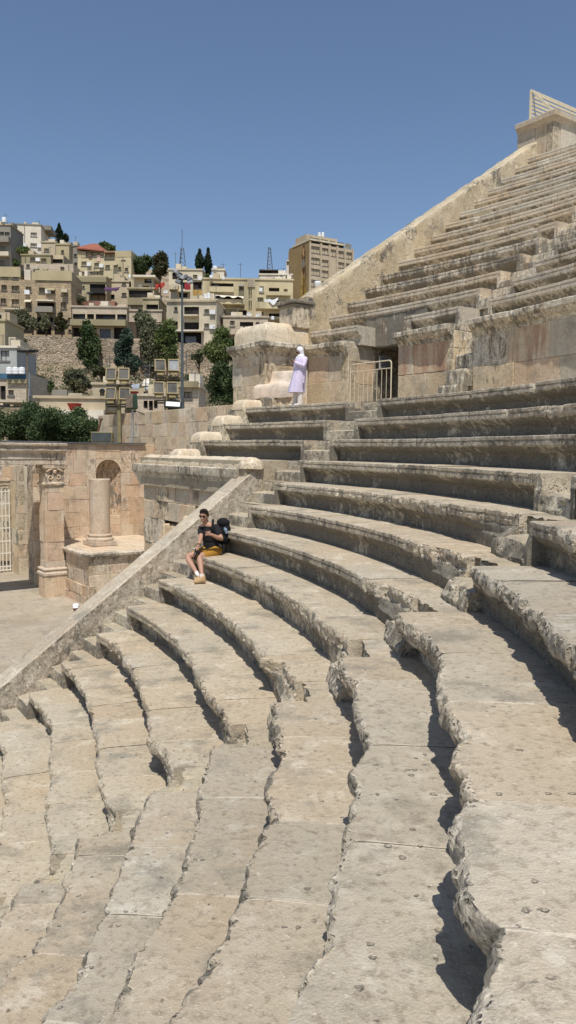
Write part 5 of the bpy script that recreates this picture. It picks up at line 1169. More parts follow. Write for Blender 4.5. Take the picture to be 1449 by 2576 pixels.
for i in range(n+1):
    a, z = f2(1126+66*i/n, 538-16*i/n); vs += [f2.P(a, 0, z), f2.P(a, .25*math.sin(i), z-.75-.2*math.sin(i*1.1))]
mb.add(vs, [(i*2, i*2+1, i*2+3, i*2+2) for i in range(n)]); tag(mb.build('red_laundry', plain('red_cloth', (.33, .045, .035), .9, .15, 1, bmp=0), fix=False), 'bright red cloth hung out left of the lattice mast', 'laundry')
f = Face(C2, 198, 128); t = house('pale_balcony_house', 'pale stone house with open balconies behind the tall lamp mast', f, (-45, 362, 198, 580), BM['cream'], [(130, 397, 162, 434), (130, 447, 194, 548, 'v'), (-20, 380, 20, 430, 'd'), (-40, 470, 10, 520, 'd'), (40, 450, 105, 500, 'v'), (30, 520, 90, 560, 'd')])
balcony(f, (-30, 478, 30, 505), t, 1.3, 'solid', BM['beige']); balcony(f, (30, 492, 110, 522), t, 1.3, True, BM['cream'])
mb = MB(); fbox(mb, f, f(131, 0)[0], f(194, 0)[0], -.25, .0, f(131, 548)[1], f(131, 505)[1]); mb.build('parapet_panel', plain('orange_render', (.42, .27, .08), .9, .2, .5, bmp=0), t)
f2 = Face(C2, 112, 125); mb = MB(); fbox(mb, f2, f2(70, 0)[0], f2(112, 0)[0], -.05, .05, f2(70, 505)[1], f2(70, 458)[1]); tag(mb.build('red_laundry', plain('red_blanket', (.34, .04, .05), .9, .3, 1, bmp=0)), 'dark red blanket hung out right of the tall lamp mast', 'laundry')
# front pale building
f = Face(C2, 300, 108, -4)
t = house('pale_front_building', 'pale cut stone building with two iron balconies, behind the tall lamp mast', f, (-60, 585, 300, 905), BM['cream'], [(212, 646, 247, 680), (65, 628, 174, 688, 'v'), (212, 750, 247, 786), (65, 740, 174, 792, 'v'), (-50, 800+12, 190, 898, 'd'), (-45, 735, 20, 790, 'd'), (-5, 630, 18, 662)], bands=[(-60, 582, 300, 594, BM['beige'], .25)])
balcony(f, (62, 655, 176, 694), t, 1.2, True, BM['cream']); balcony(f, (20, 752, 212, 805), t, 1.2, BM['white'], BM['white'])
mb = MB(); fbox(mb, f, f(76, 0)[0], f(154, 0)[0], .02, .08, f(76, 893)[1], f(76, 845)[1]); mb.build('shutter', shut, t)
# yellow apartment block with stair tower
f = Face(C2, 850, 118, 2)
t = house('yellow_apartment_block', 'long yellow apartment block with slotted stair tower and ribbon balconies', f, (200, 428, 852, 720), BM['yellow'], [(262, 456, 424, 497, 'v'), (466, 467, 496, 506), (262, 548, 500, 582, 'v'), (358, 645, 450, 680, 'p'), (460, 652, 520, 690, 'd'), (613, 480, 641, 526), (680, 490, 756, 526, 'v'), (788, 500, 816, 530), (598, 560, 640, 600), (680, 570, 752, 608, 'd'), (782, 582, 822, 614), (606, 665, 640, 690, 'd'), (680, 676, 780, 700, 'd'), (534, 498, 541, 570, 'd'), (548, 498, 555, 570, 'd'), (534, 582, 541, 655, 'd'), (548, 582, 555, 655, 'd')], dep=.4)
for r, o_ in (((250, 583, 505, 612), 1.3), ((586, 604, 842, 646), 1.3)): balcony(f, r, t, o_, 'solid', BM['yellow'])
for r, mm, o_ in (((250, 486, 428, 527), BM['yellow'], .6), ((660, 522, 838, 552), BM['yellow'], .6), ((200, 612, 500, 640), BM['olive'], .1)): (a0, z1), (a1, z0) = f(r[0], r[1]), f(r[2], r[3]); mb = MB(); fbox(mb, f, a0, a1, 0, o_, z0, z1); mb.build('wall_band', mm, t)
mb = MB(); (a0, z1), (a1, z0) = f(526, 430), f(578, 486); 
for i in range(6): x = a0+(a1-a0)*i/5.5; fbox(mb, f, x, x+.12, .05, .2, z0, z1)
for i in range(5): z = z0+(z1-z0)*i/4.4; fbox(mb, f, a0, a1, .02, .18, z, z+.12)
mb.build('concrete_lattice', BM['cream'], t)
mb = MB(); n = 12; vs = []
for i in range(n+1): a, z = f(262+236*i/n, 541+14*i/n); vs += [f.P(a, .2, z), f.P(a, 1.7, z-.5-.15*math.sin(i*1.7))]
mb.add(vs, [(i*2, i*2+1, i*2+3, i*2+2) for i in range(n)]); mb.build('awning', BM['white'], t, fix=False)
mb = MB(); fbox(mb, f, f(613, 0)[0], f(638, 0)[0], .02, .1, f(613, 518)[1], f(613, 490)[1]); tag(mb.build('hung_laundry', tankm), 'white sheet hung at a window of the long yellow apartment block', 'laundry')
mb = MB(); vs = []; f2 = f
for i in range(11): a, z = f(678+68*i/10, 582+9*math.sin(i*.4)); vs += [f.P(a, 1.45, z), f.P(a, 1.5, z-.35-.45*math.sin(i*.31)**2)]
mb.add(vs, [(i*2, i*2+1, i*2+3, i*2+2) for i in range(10)]); tag(mb.build('hung_laundry', tankm, fix=False), 'white sheet sagging on the right balcony of the long yellow apartment block', 'laundry')
f = Face(C2, 356, 124); house('roof_hut', 'small pale roof hut right of the twin pines', f, (272, 364, 355, 430), BM['white'], [(288, 390, 315, 412)], 4)
for r, Y, lb in (((274, 332, 306, 362), 124, 'grey white water tank on the pale roof hut'), ((248, 400, 278, 424), 117, 'left water tank on the long yellow apartment block'), ((338, 411, 366, 432), 117, 'right water tank on the long yellow apartment block'), ((208, 538, 232, 570), 109, 'smaller water tank on the pale front building'), ((230, 526, 258, 570), 109, 'larger water tank on the pale front building'), ((694, 697, 720, 724), 111, 'left water tank beside the stone capped pillar'), ((768, 710, 808, 728), 111, 'flat middle water tank beside the stone capped pillar'), ((812, 708, 842, 728), 111, 'right water tank beside the stone capped pillar')): tank(C2, r, Y, lb)
f = Face(C2, 845, 128); t = house('white_roof_house', 'white house with a dark wooden roof shelter left of the tall tower', f, (612, 398, 848, 480), BM['white'], [(645, 431, 746, 464, 'd'), (806, 380+18, 842, 412)])
mb = MB(); a0, z0 = f(748, 432); a1, z1 = f(802, 366); fbox(mb, f, a0, a1, -5, .05, f(748, 470)[1], z1); mb.build('tower_room', BM['white'], t); window(f, (f(765, 0)[0], f(783, 0)[0], f(765, 430)[1], f(765, 401)[1]), t, -.1)
mb = MB(); 
for i in range(7): x = f(616+132*i/6, 0)[0]; fbox(mb, f, x-.08, x+.08, -.3, -.1, f(616, 398)[1], f(616, 366)[1]+.3*(i/6))
fbox(mb, f, f(612, 0)[0], f(750, 0)[0], -4.5, .3, f(612, 369)[1], f(612, 363)[1]); mb.build('roof_shelter', plain('dark_wood', (.05, .04, .03), .9, .3, 1, bmp=0), t)
f = Face(C2, 670, 111); house('white_stone_house', 'low white stone house in front of the long yellow apartment block', f, (350, 705, 672, 830), BM['palestone'], [(399, 730, 432, 770), (470, 738, 566, 786, 'v'), (585, 740, 612, 770), (630, 745, 655, 775)])
balcony(f, (474, 780, 560, 800), bpy.data.objects['white_stone_house'], 1.0, 'solid', BM['white'])
f = Face(C2, 352, 113); house('dark_side_house', 'dark narrow building between the pale front building and the white stone house', f, (296, 690, 352, 820), BM['grey'], [(302, 712, 320, 800, 'd'), (326, 705, 346, 800, 'd')])
# satellite dishes
def dish(cv, x, y, r, Y, lb):
    c = at(*cv(x, y), Y); R = (at(*cv(x+r, y), Y)-c).x; mb = MB(); d = Vector((rb.uniform(-.5, .5), -.8, .5)).normalized(); X = d.cross(Vector((0, 0, 1))).normalized(); Z = X.cross(d)
    mb.lathe(c, [(.02, R*.22), (R*.5, R*.17), (R*.85, R*.06), (R, 0), (R*.97, -.03), (.5*R, .1*R), (.02, .14*R)], 16, ax=(X, Z, -d)); mb.tube([c-d*R*.2, c-d*R*.1-Vector((0, 0, R*1.2))], .04, 5); mb.tube([c-Vector((0, 0, R*.8)), c+d*R*.7], .03, 4)
    tag(mb.build('satellite_dish', plain('dish_grey', (.48, .47, .45), .6, .1, 1, bmp=0), smooth=.7), lb, 'satellite dish', 'satellite dishes on the roofs')
dish(C2, 537, 684, 19, 110, 'larger satellite dish on the white stone house roof'); dish(C2, 602, 690, 18, 110, 'right satellite dish on the white stone house roof'); dish(C2, 500, 697, 8, 110, 'tiny satellite dish on the white stone house roof'); dish(C1, 1200, 592, 17, 112, 'satellite dish on the roof left of the tall lamp mast'); dish(C2, 628, 428, 14, 126, 'dark satellite dish beside the wooden roof shelter')
# --- tower block with mural
f = Face(C2, 975, 216, 30)
cols = [(987, 1050), (1060, 1112), (1125, 1168), (1178, 1225), (1237, 1283)]; rows_ = [[(191, 240), (204, 250), (214, 262), (224, 272), (234, 280)], [(274, 318), (288, 334), None, (306, 346), (316, 354)], [(354, 400), (366, 414), None, (382, 426), (390, 434)], [(434, 484), (444, 492), (452, 500), (460, 505), (466, 510)], [(514, 560), (522, 568), (528, 574), (534, 580), (540, 586)]]
wn = [(cols[c][0], r[c][0], cols[c][1], r[c][1]) for r in rows_ for c in range(5) if r[c]]
(a0, z1), (a1, z0) = f(975, 165), f(1288, 700)
t = thing('tower_block', f.P(a1/2, 0, z0), 'tall beige tower block with rows of wide windows and a painted brown side wall', 'tower block')
hs = [(f(w[0], w[1])[0], f(w[2], w[1])[0], f((w[0]+w[2])/2, w[3])[1], f((w[0]+w[2])/2, w[1])[1]) for w in wn]
mb = MB(); wall_holes(mb, f, 0, a1, z0, z1, hs, .35, 12); mb.build('wall', BM['towerstone'], t)
for h in hs: window(f, h, t, .35, 'p')
mb = MB(); xs_ = [f(x, 200)[0] for x in (975, 1055, 1118, 1173, 1231, 1286)]
for x in xs_: fbox(mb, f, x-.15, x+.3, 0, .3, z0, z1+.3)
mb.build('pilaster_strips', BM['towerstone'], t)
mb = MB(); tz = f(975, 130)[1]; fbox(mb, f, .3, a1*.76, -9, -.5, z1, tz-.5); mb.build('top_storey', BM['beige'], t)
mb = MB(); fbox(mb, f, -.2, a1*.78, -9.2, .3, tz-.6, tz-.1); mb.build('roof_slab', BM['cream'], t)
mb = MB(); fbox(mb, f, a1*.0, a1*.7, -8, -2, tz-.1, f(1000, 92)[1]); mb.build('roof_room', BM['beige'], t)
for i in range(5):
    mb = MB(); x0, x1 = xs_[i]+.3, xs_[i+1]-.15; fbox(mb, f, x0, x1, -.45, -.40, z1+.2, z1+1.6); mb.build('top_window', glassm, t) if i < 4 else mb.build('top_window', BM['grey'], t)
g = Face(C2, 975, 216, 120+0.001); g.d = -Vector((-math.sin(rad(30)), math.cos(rad(30)), 0))*-1; g.n = Vector((-math.cos(rad(30)), -math.sin(rad(30)), 0))
ln = 11.5; zt = z1+.8
mb = MB(); v = [g.P(a, o, z) for z in (z0, zt) for a, o in ((0, .06), (ln, .06), (ln, -.3), (0, -.3))]; mb.add(v, [(3, 2, 1, 0), (4, 5, 6, 7), (0, 1, 5, 4), (1, 2, 6, 5), (2, 3, 7, 6), (3, 0, 4, 7)]); mb.build('side_wall', paintwall('ochre_brown_render', (.30, .21, .10), .3), t)
mur = [((.20, .36), (.50, .97), (.12, .06, .03)), ((.24, .33), (.78, .92), (.42, .26, .12)), ((.22, .34), (.62, .76), (.24, .21, .18)), ((.16, .40), (.10, .50), (.38, .24, .05)), ((.26, .31), (.05, .52), (.11, .065, .03)), ((.18, .22), (.30, .66), (.09, .055, .03)), ((.34, .38), (.35, .60), (.45, .33, .14)), ((.40, .55), (.02, .12), (.20, .12, .05))]
mo = MB(); mats = []
for i, ((x0, x1), (y0, y1), c) in enumerate(mur):     # abstract painted shapes, 3 mm of paint per layer
    n = 18; pts = []
    for k in range(n):
        a = 2*math.pi*k/n; w_ = 1+.22*math.sin(3*a+i)+.12*math.sin(7*a+2*i)
        pts.append(((x0+x1)/2+(x1-x0)/2*math.cos(a)*w_, (y0+y1)/2+(y1-y0)/2*math.sin(a)*(1+.05*math.sin(5*a+i))))
    zlo = z1-17; mo.add([g.P(p[0]*ln, .07+.006*i, zlo+p[1]*(zt-zlo)) for p in pts], [tuple(range(n))], mat=i); mats.append(plain('mural_paint_%d' % i, c, .9, .35, .8, bmp=0))
mo.build('mural', mats, t, fix=False)
mb = MB(); a_, z_ = f(1022, 468); mb.lathe(Vector(f.P(a_, .9, z_-.9)), [(.9, 0), (1.0, .2), (1.0, 1.3), (.7, 1.6), (.05, 1.7)], 14); tag(mb.build('water_tank', tankm, smooth=.6), 'white tank hanging outside a window of the tall tower block', 'water tank', GT)
for r, lb in (((1060, 88, 1082, 122), 'white water tank on the roof of the tall tower block'), ((1034, 90, 1058, 122), 'grey white tank left of the other on the tall tower roof')): tank(C2, r, 222, lb)
f2 = Face(C2, 848, 226); house('pale_rear_house', 'pale house edge just left of the tall tower block', f2, (808, 300, 850, 480), BM['white'], [(812, 300, 846, 330, 'd')], 6)
def mast(cv, x0, y0, x1, y1, Y, w, lb, rod=0.25):
    a, b = np.array(at(*cv(x0, y0), Y)), np.array(at(*cv(x1, y1), Y)); b[0] = a[0]+.3*(b[0]-a[0]); b[1] = a[1]; mb = MB(); h = b[2]-a[2]; hl = h*(1-rod)
    n = max(6, int(hl/1.0))
    for k in range(3):
        q = 2*math.pi*k/3; dx = np.array([math.cos(q), math.sin(q), 0])
        mb.tube([a+dx*w, a+(b-a)*(1-rod)+dx*w*.35], .06, 4)
        for i in range(n):
            w0, w1 = w*(1-.65*i/n), w*(1-.65*(i+1)/n); q2 = 2*math.pi*(k+1)/3; dx2 = np.array([math.cos(q2), math.sin(q2), 0])
            mb.tube([a+(b-a)*(1-rod)*i/n+dx*w0, a+(b-a)*(1-rod)*(i+1)/n+dx2*w1], .04, 3)
    mb.tube([a+(b-a)*(1-rod), b], .05, 4); tag(mb.build('lattice_mast', M['steel']), lb, 'mast', 'lattice radio masts on the roofs')
mast(C1, 1317, 460, 1327, 140, 131, .75, 'lattice radio mast with a long whip antenna, behind the tall lamp mast', .42); mast(C2, 681, 366, 684, 195, 130, .6, 'lattice radio mast on the white house left of the tall tower', .02)
# --- lower slope: retaining wall, small houses
def rubwall(name, label, cv, pts, Y, base, mat, thick=1.2):
    mb = MB(); n = len(pts); vs = []
    P_ = [at(*cv(*p), Y) for p in pts]; B_ = [at(*cv(*p), Y) for p in base]
    xs = np.linspace(P_[0].x, P_[-1].x, 80); zt = np.interp(xs, [p.x for p in P_], [p.z for p in P_]); zb = np.interp(xs, [p.x for p in B_], [p.z for p in B_])-2.5
    zt = zt+fbm(np.stack([xs*.8, xs*0, xs*0], 1), 3)*.3; m = 14
    for x, a, b in zip(xs, zt, zb):
        for i in range(m): vs.append((x, Y-.5+.5*i/(m-1), b+(a-b)*i/(m-1)))
        vs.append((x, Y+thick, a)); vs.append((x, Y+thick, b))
    V = np.array(vs); V[:, 1] += fbm(V*.9, 4)*.25; mm = m+2; idx = np.arange(80*mm).reshape(80, mm); a0, b0 = idx[:-1], idx[1:]
    fs = np.stack([a0, np.roll(a0, -1, 1), np.roll(b0, -1, 1), b0], 2).reshape(-1, 4).tolist()+[idx[0].tolist(), idx[-1][::-1].tolist()]
    mb.add(V, fs); tag(mb.build(name, mat), label, 'wall', 'walls on the hillside')
rubwall('retaining_wall', 'long rough stone retaining wall with putlog holes under the hillside houses', C3, [(55, 70), (300, 78), (600, 90), (860, 105), (1250, 128), (1420, 132), (1450+300, 150)], 107, [(55, 240), (300, 285), (700, 300), (1250, 330), (1750, 330)], BM['rubble'])
rubwall('terrace_wall', 'short broken stone terrace wall on the bare slope at left', C3, [(350, 390), (430, 385), (520, 400)], 88, [(350, 440), (520, 440)], BM['rubble'], .8)
f = Face(C3, 125, 78); t = house('grey_blue_house', 'grey house with a green shuttered window at the left edge', f, (-60, 165, 125, 420), BM['paleblue'], [(2, 186, 68, 260)], 6, cop=BM['white'])
f = Face(C3, 40, 84); house('yellow_corner_house', 'yellow house corner at the left edge above the grey house', f, (-60, -30, 38, 200), BM['ochre'], [], 6)
f = Face(C3, 215, 68); t = house('blue_roof_house', 'low house with a blue roof edge carrying three white tanks, at left', f, (-40, 352, 216, 560), BM['palestone'], [(0, 440, 42, 540, 'd'), (60, 470, 100, 510)], 6, coping=False, bands=[(-40, 352, 216, 392, plain('blue_band', (.05, .12, .19), .7, .2, .8, bmp=0), .15), (55, 392, 216, 424, BM['olive'], .25)])
for i, x in enumerate((67, 113, 159)): tank(C3, (x-22, 304, x+22, 356), 67.6, ['left', 'middle', 'right'][i]+' of the three white tanks on the blue roof edge at left')
f = Face(C3, 760, 62); t = house('long_beige_house', 'long low beige flat roofed house with whitewashed base, behind the dark trees', f, (255, 530, 762, 620), BM['beige'], [(370, 542, 475, 549, 'd')], 5)
(a0, z1), (a1, z0) = f(318, 614), f(764, 700); mb = MB(); fbox(mb, f, a0, a1, 0, .6, z0, z1); mb.build('white_base', BM['white'], t)
f = Face(C3, 760, 72); t = house('arched_window_house', 'small stone house with an arched window behind the floodlights', f, (672, 432, 905, 640), BM['beige'], [(724, 482, 758, 515)], 6)
a, z = f(741, 482); mb = MB(); n = 12; w_ = f(758, 0)[0]-a; mb.add([f.P(a+w_*math.cos(math.pi*i/n), .03, z+w_*math.sin(math.pi*i/n)) for i in range(n+1)], [tuple(range(n+1))]); mb.build('arch_pane', glassm, t, fix=False)
f = Face(C3, 1185, 66); t = house('white_brick_house', 'white brick house with three dark doorways behind the right floodlights', f, (985, 515, 1190, 660), BM['palestone'], [(1040, 548, 1070, 605, 'd'), (1078, 548, 1108, 618, 'd'), (1114, 548, 1142, 605, 'd')], 6)
f = Face(C4, 330, 66); house('barred_window_house', 'brick house with a barred dark window right of the tall lamp mast', f, (215, 452, 352, 620), BM['palestone'], [(246, 482, 302, 532)], 6, bands=[(215, 410, 352, 455, BM['olive'], .5)])
f = Face(C3, 1190, 70); t = house('tin_roof_shack', 'patched tin roofed shack between the two floodlight groups', f, (930, 455, 1130, 530), BM['beige'], [(1040, 482, 1062, 505, 'd')], 5, coping=False)
for i, (r, c, lb) in enumerate((((940, 420, 1005, 462), (.26, .29, .33), 'blue grey metal sheet lying on the patched shack'), ((1028, 380, 1080, 440), (.55, .50, .42), 'pale board leaning above the patched shack'), ((1045, 425, 1102, 462), (.40, .44, .47), 'light grey sheet leaning on the patched shack'), ((1030, 490, 1120, 525), (.62, .57, .48), 'wide whitish board on the patched shack'))):
    f2 = Face(C3, 1100, 69-i*.1); (a0, z1), (a1, z0) = f2(r[0], r[1]), f2(r[2], r[3]); mb = MB(); v = [f2.P(a0, 0, z0), f2.P(a1, 0, z0), f2.P(a1, -.5, z1), f2.P(a0+.1, -.5, z1-.1)]; mb.add(v+[tuple(np.array(x)+[0, .08, -.04]) for x in v], [(0, 1, 2, 3), (7, 6, 5, 4), (0, 4, 5, 1), (1, 5, 6, 2), (2, 6, 7, 3), (3, 7, 4, 0)]); tag(mb.build('metal_sheet', plain('sheet_%d' % i, c, .6, .2, 1.5, bmp=0)), lb, 'sheet', 'sheets on the shack')
for (cv, x, y, Y, w_, h_, lb) in ((C3, 540, 568, 60.5, .60, .55, 'red cloth basket hanging above the dark trees at left'), (C3, 968, 482, 66, .5, .32, 'red sunshade behind the upper left floodlights')):
    p = at(*cv(x, y), Y); mb = MB(); mb.lathe(p+Vector((0, 0, -h_)), [(w_*.62, 0), (w_*.75, h_*.4), (w_, h_*.95), (w_*1.02, h_), (w_*.9, h_*.99), (w_*.55, h_*.1)], 4, ax=((.8, .6, 0), (-.6, .8, 0), (0, 0, 1))); mb.tube([p+Vector((0, 0, -h_)), p+Vector((0, 0, -h_-1.5))], .04, 5)
    tag(mb.build('red_sunshade', bpy.data.materials['red_cloth'], smooth=.3), lb, 'sunshade')
# rubble on the slope
mb = MB(); rr = random.Random(5)
for i in range(700):
    x, y = rr.uniform(-38, 12), rr.uniform(74, 104); z = float(terr(np.array([x]), np.array([y]))[0]); s = rr.uniform(.10, .38)*rr.choice([.6, 1]); mb.box((x, y, z+.05+rr.uniform(0, .3)), (s, s*.8, s*.7), ((math.cos(i), math.sin(i), 0), (-math.sin(i), math.cos(i), 0), (0, 0, 1)), bev=s*.12, taper=rr.uniform(.5, 1))
tag(mb.build('slope_rubble', BM['beige']), 'scattered pale rubble on the dry slope', None, None, 'stuff')
# --- floodlight groups, lamp posts, tall mast
glz = plain('floodlight_glass', (.115, .105, .085), .1, .35, 1.2, bmp=0, spec=.7)
def flood(c, yaw, tilt, par_label, group, big=1.0, bright=False):
    t = thing('floodlight', c, par_label, 'floodlight', group)
    cy, sy = math.cos(yaw), math.sin(yaw); X = np.array([cy, sy, 0]); Yf = np.array([sy*math.cos(tilt), -cy*math.cos(tilt), math.sin(tilt)]); Z = np.cross(Yf*-1, X)*-1; Z = np.cross(X, -Yf); Z = Z if Z[2] > 0 else -Z
    c = np.array(c); s = .56*big; e = .045
    mb = MB()
    for sx in (-1, 1): mb.box(c+X*sx*(s/2-e/2), (e, .14, s*1.12), (X, Yf, Z))
    for sz in (-1, 1): mb.box(c+Z*sz*(s*.56-e/2), (s-2*e, .14, e), (X, Yf, Z))
    mb.build('frame', plain_cache('flood_frame', (.36, .29, .16)), t)
    mb = MB(); mb.box(c+Yf*.02, (s-2*e, .02, s*1.12-2*e), (X, Yf, Z)); mb.build('glass', glz if not bright else plain_cache('bright_glass', (.30, .31, .32)), t)
    mb = MB(); v = []
    for o, k in ((-.06, 1), (-.34, .55)):
        for sx, sz in ((-1, -1), (1, -1), (1, 1), (-1, 1)): v.append(c+Yf*o+X*sx*s/2*k+Z*sz*s*.56*(k if sz > 0 else 1))
    mb.add(v, [(3, 2, 1, 0), (4, 5, 6, 7), (0, 1, 5, 4), (1, 2, 6, 5), (2, 3, 7, 6), (3, 0, 4, 7)]); mb.build('housing', M['olive_metal'], t)
    mb = MB(); mb.box(c+np.array([0, .05, -s*.56-.10]), (s*.62, .26, .15), (X, np.array([-sy, cy, 0]), (0, 0, 1)), bev=.015); mb.build('ballast_box', plain_cache('ballast_paint', (.42, .34, .17)), t)
    mb = MB(); 
    for sx in (-1, 1): mb.tube([c+X*sx*s*.36+np.array([0, .1, -s*.5]), c+X*sx*s*.4+np.array([0, .1, -s*.56-.28])], .018, 5)
    mb.tube([c+X*s*.2+np.array([0, .1, -s*.56-.17]), c+np.array([0, .02, -s*.56-.27]), c-X*s*.2+np.array([0, .1, -s*.56-.2])], .012, 4)
    mb.build('bracket', M['steel'], t); return t
_pc = {}
def plain_cache(n, col):
    if n not in _pc: _pc[n] = plain(n, col, .6, .15, 3, bmp=0, dirt=(.3, tuple(x*.6 for x in col)))
    return _pc[n]
GF = 'olive floodlights on the two lamp racks'
for (px, top, bot, bars, lamps, lb) in ((853, 425, 660, (432, 574), [(806, 355, -.12), (898, 355, .08), (803, 497, -.15), (904, 498, .12)], 'left'), (1207, 372, 640, (382, 546), [(1160, 293, .25), (1258, 292, .18), (1150, 455, .22), (1248, 457, .15)], 'right')):
    b = at(*C3(px, bot), 40.0); tp = at(*C3(px, top), 40.0)
    t = thing('lamp_rack', b-Vector((0, 0, 4)), 'olive steel post and crossbars of the %s floodlight rack' % lb, 'lamp rack')
    mb = MB(); mb.box(((b.x+tp.x)/2, 40.35, (b.z-4+tp.z)/2), (.17, .17, tp.z-b.z+4)); mb.build('post', M['olive_metal'], t)
    for y in bars:
        l, r = at(*C3(px-92, y), 40.0), at(*C3(px+92, y), 40.0); mb = MB(); mb.box(((l.x+r.x)/2, 40.2, l.z), (r.x-l.x, .14, .07)); mb.box(((l.x+r.x)/2, 40.45, l.z-.1), (r.x-l.x, .08, .08)); mb.build('crossbar', plain_cache('rusty_bar', (.10, .08, .05)), t)
    for i, (x, y, yw) in enumerate(lamps):
        flood(at(*C3(x, y), 40.0), yw, rad(14), '%s floodlight of the %s rack' % (('upper left', 'upper right', 'lower left', 'lower right')[i], lb), GF, 1.0, i == 1 and lb == 'right')
t = thing('tall_lamp_mast', at(728, 1640, 44.0)-Vector((0, 0, 6)), 'tall grey steel lamp mast rising in front of the hillside houses', 'lamp post')
b, tp = np.array(at(728, 1660, 44.0)), np.array(at(729.5, 1108, 44.0)); b[0] = tp[0] = (b[0]+tp[0])/2
mb = MB(); mb.tube([b-[0, 0, 5], b, tp], [.095, .09, .055], 12); mb.tube([b+[0, 0, .05], b+[0, 0, .75]], .125, 12); mb.build('pole', plain('mast_paint', (.085, .10, .105), .5, .2, 2, bmp=0), t, smooth=.8)
mb = MB(); l, r = np.array(at(*C1(1258, 432), 44.0)), np.array(at(*C1(1385, 520), 44.0)); mb.tube([l, (l+r)/2+[0, 0, .05]], .06, 6); mb.tube([np.array(at(*C1(1290, 505), 44)), np.array(at(*C1(1388, 500), 44))], .05, 6); mb.tube([np.array(at(*C1(1290, 470), 44)), np.array(at(*C1(1300, 510), 44))], .04, 6); mb.build('lamp_arm', M['black'], t)
for i, (x, y, q) in enumerate(((1268, 440, .6), (1285, 455, .6), (1300, 478, .5), (1322, 490, .2), (1345, 485, -.5), (1372, 500, -.6), (1378, 520, -.2), (1292, 520, .3))):
    mb = MB(); c = np.array(at(*C1(x, y), 43.9)); mb.box(c, (.34, .26, .2), ((math.cos(q), 0, -math.sin(q)), (0, 1, 0), (math.sin(q), 0, math.cos(q))), bev=.03, taper=.75); mb.build('lamp_head', M['steel'] if i % 3 else plain_cache('lamp_head_grey', (.30, .31, .32)), t)
b, tp = np.array(at(*C3(190, 560), 58)), np.array(at(*C3(198, 195), 58)); t = thing('street_lamp_post', b-[0, 0, 5], 'thin lamp post with two flat crossarm lamps above the dark trees at left', 'lamp post')
mb = MB(); mb.tube([b-[0, 0, 5], tp], [.11, .06], 8); l, r = np.array(at(*C3(148, 198), 58)), np.array(at(*C3(256, 198), 58)); mb.tube([l, r], .05, 6); mb.build('pole', plain_cache('post_brown', (.16, .13, .09)), t)
for x, y in ((158, 190), (205, 190), (245, 186)): mb = MB(); mb.box(at(*C3(x, y), 58), (.62, .4, .14), bev=.03); mb.build('lamp_head', M['black'], t)
mb = MB(); l = np.array(at(*C3(212, 345), 60)); mb.tube([l, np.array(at(*C3(215, 470), 60))-[0, 0, 3]], .07, 6); tag(mb.build('thin_post', plain_cache('post_blue', (.16, .20, .24))), 'short bluish metal post right of the blue roof house', 'post')
# ------------------------------------------------------------------ trees and shrubs
def leafmat(name, c1, c2, tr=.25):
    m, nt, b = new_mat(name); L = nt.links.new
    P = nt.nodes.new('ShaderNodeNewGeometry').outputs['Position']; A = nd(nt, 'ShaderNodeAttribute', _attribute_name='Col')
    c = mix(nt, rng(nt, noise(nt, P, .45, 4, .6), .38, .62), c1, c2); c = mix(nt, 1.0, c, A.outputs['Color'], 'MULTIPLY')
    L(c, b.inputs['Base Color']); b.inputs['Roughness'].default_value = .65; b.inputs['Specular IOR Level'].default_value = .25
    t = nt.nodes.new('ShaderNodeBsdfTranslucent'); L(c, t.inputs[0]); x = nt.nodes.new('ShaderNodeMixShader'); x.inputs[0].default_value = tr
    L(b.outputs[0], x.inputs[1]); L(t.outputs[0], x.inputs[2]); L(x.outputs[0], nt.nodes['Material Output'].inputs[0]); return m
LM = {'dark': leafmat('dark_foliage', (.05, .08, .03), (.085, .12, .048)), 'olive': leafmat('olive_foliage', (.14, .15, .085), (.19, .19, .11)), 'green': leafmat('green_foliage', (.09, .13, .038), (.16, .185, .065)), 'blue': leafmat('bluish_foliage', (.06, .09, .065), (.085, .12, .085)), 'cypress': leafmat('cypress_foliage', (.018, .032, .016), (.030, .048, .022)), 'brown': leafmat('rusty_foliage', (.075, .062, .028), (.055, .065, .025)), 'dry': leafmat('dry_foliage', (.16, .12, .06), (.11, .10, .045)), 'yellow': leafmat('yellowing_foliage', (.16, .14, .03), (.09, .10, .03))}
bark = plain('bark', (.12, .085, .055), .95, .3, 6, bmp=.4)
def leaves(mb, cen, n, sp, size, rs, stretch=(1, 1, 1), flat=0.0, droop=0.0):
    """n leaves scattered round every clump centre"""
    cen = np.asarray(cen); k = len(cen); p = np.repeat(cen, n, 0)+rs.normal(size=(k*n, 3))*sp*np.array(stretch)
    N = len(p); a = rs.normal(size=(N, 3)); a[:, 2] -= droop; a /= np.linalg.norm(a, axis=1)[:, None]; b = rs.normal(size=(N, 3)); b -= a*(a*b).sum(1)[:, None]; b /= np.linalg.norm(b, axis=1)[:, None]
    s = size*rs.uniform(.6, 1.4, (N, 1)); w = s*.5
    V = np.stack([p-a*s, p+b*w, p+a*s, p-b*w], 1).reshape(-1, 3)
    tint = np.repeat(rs.uniform(.65, 1.35, k), n)[:, None]*rs.uniform(.8, 1.2, (N, 1)); col = np.ones((N, 4)); col[:, :3] = tint*np.array([1.0+0*tint[:, 0], 1+0*tint[:, 0], 1+0*tint[:, 0]]).T; col = np.repeat(col, 4, 0)
    idx = np.arange(N*4).reshape(N, 4); mb.add(V, idx.tolist(), col)
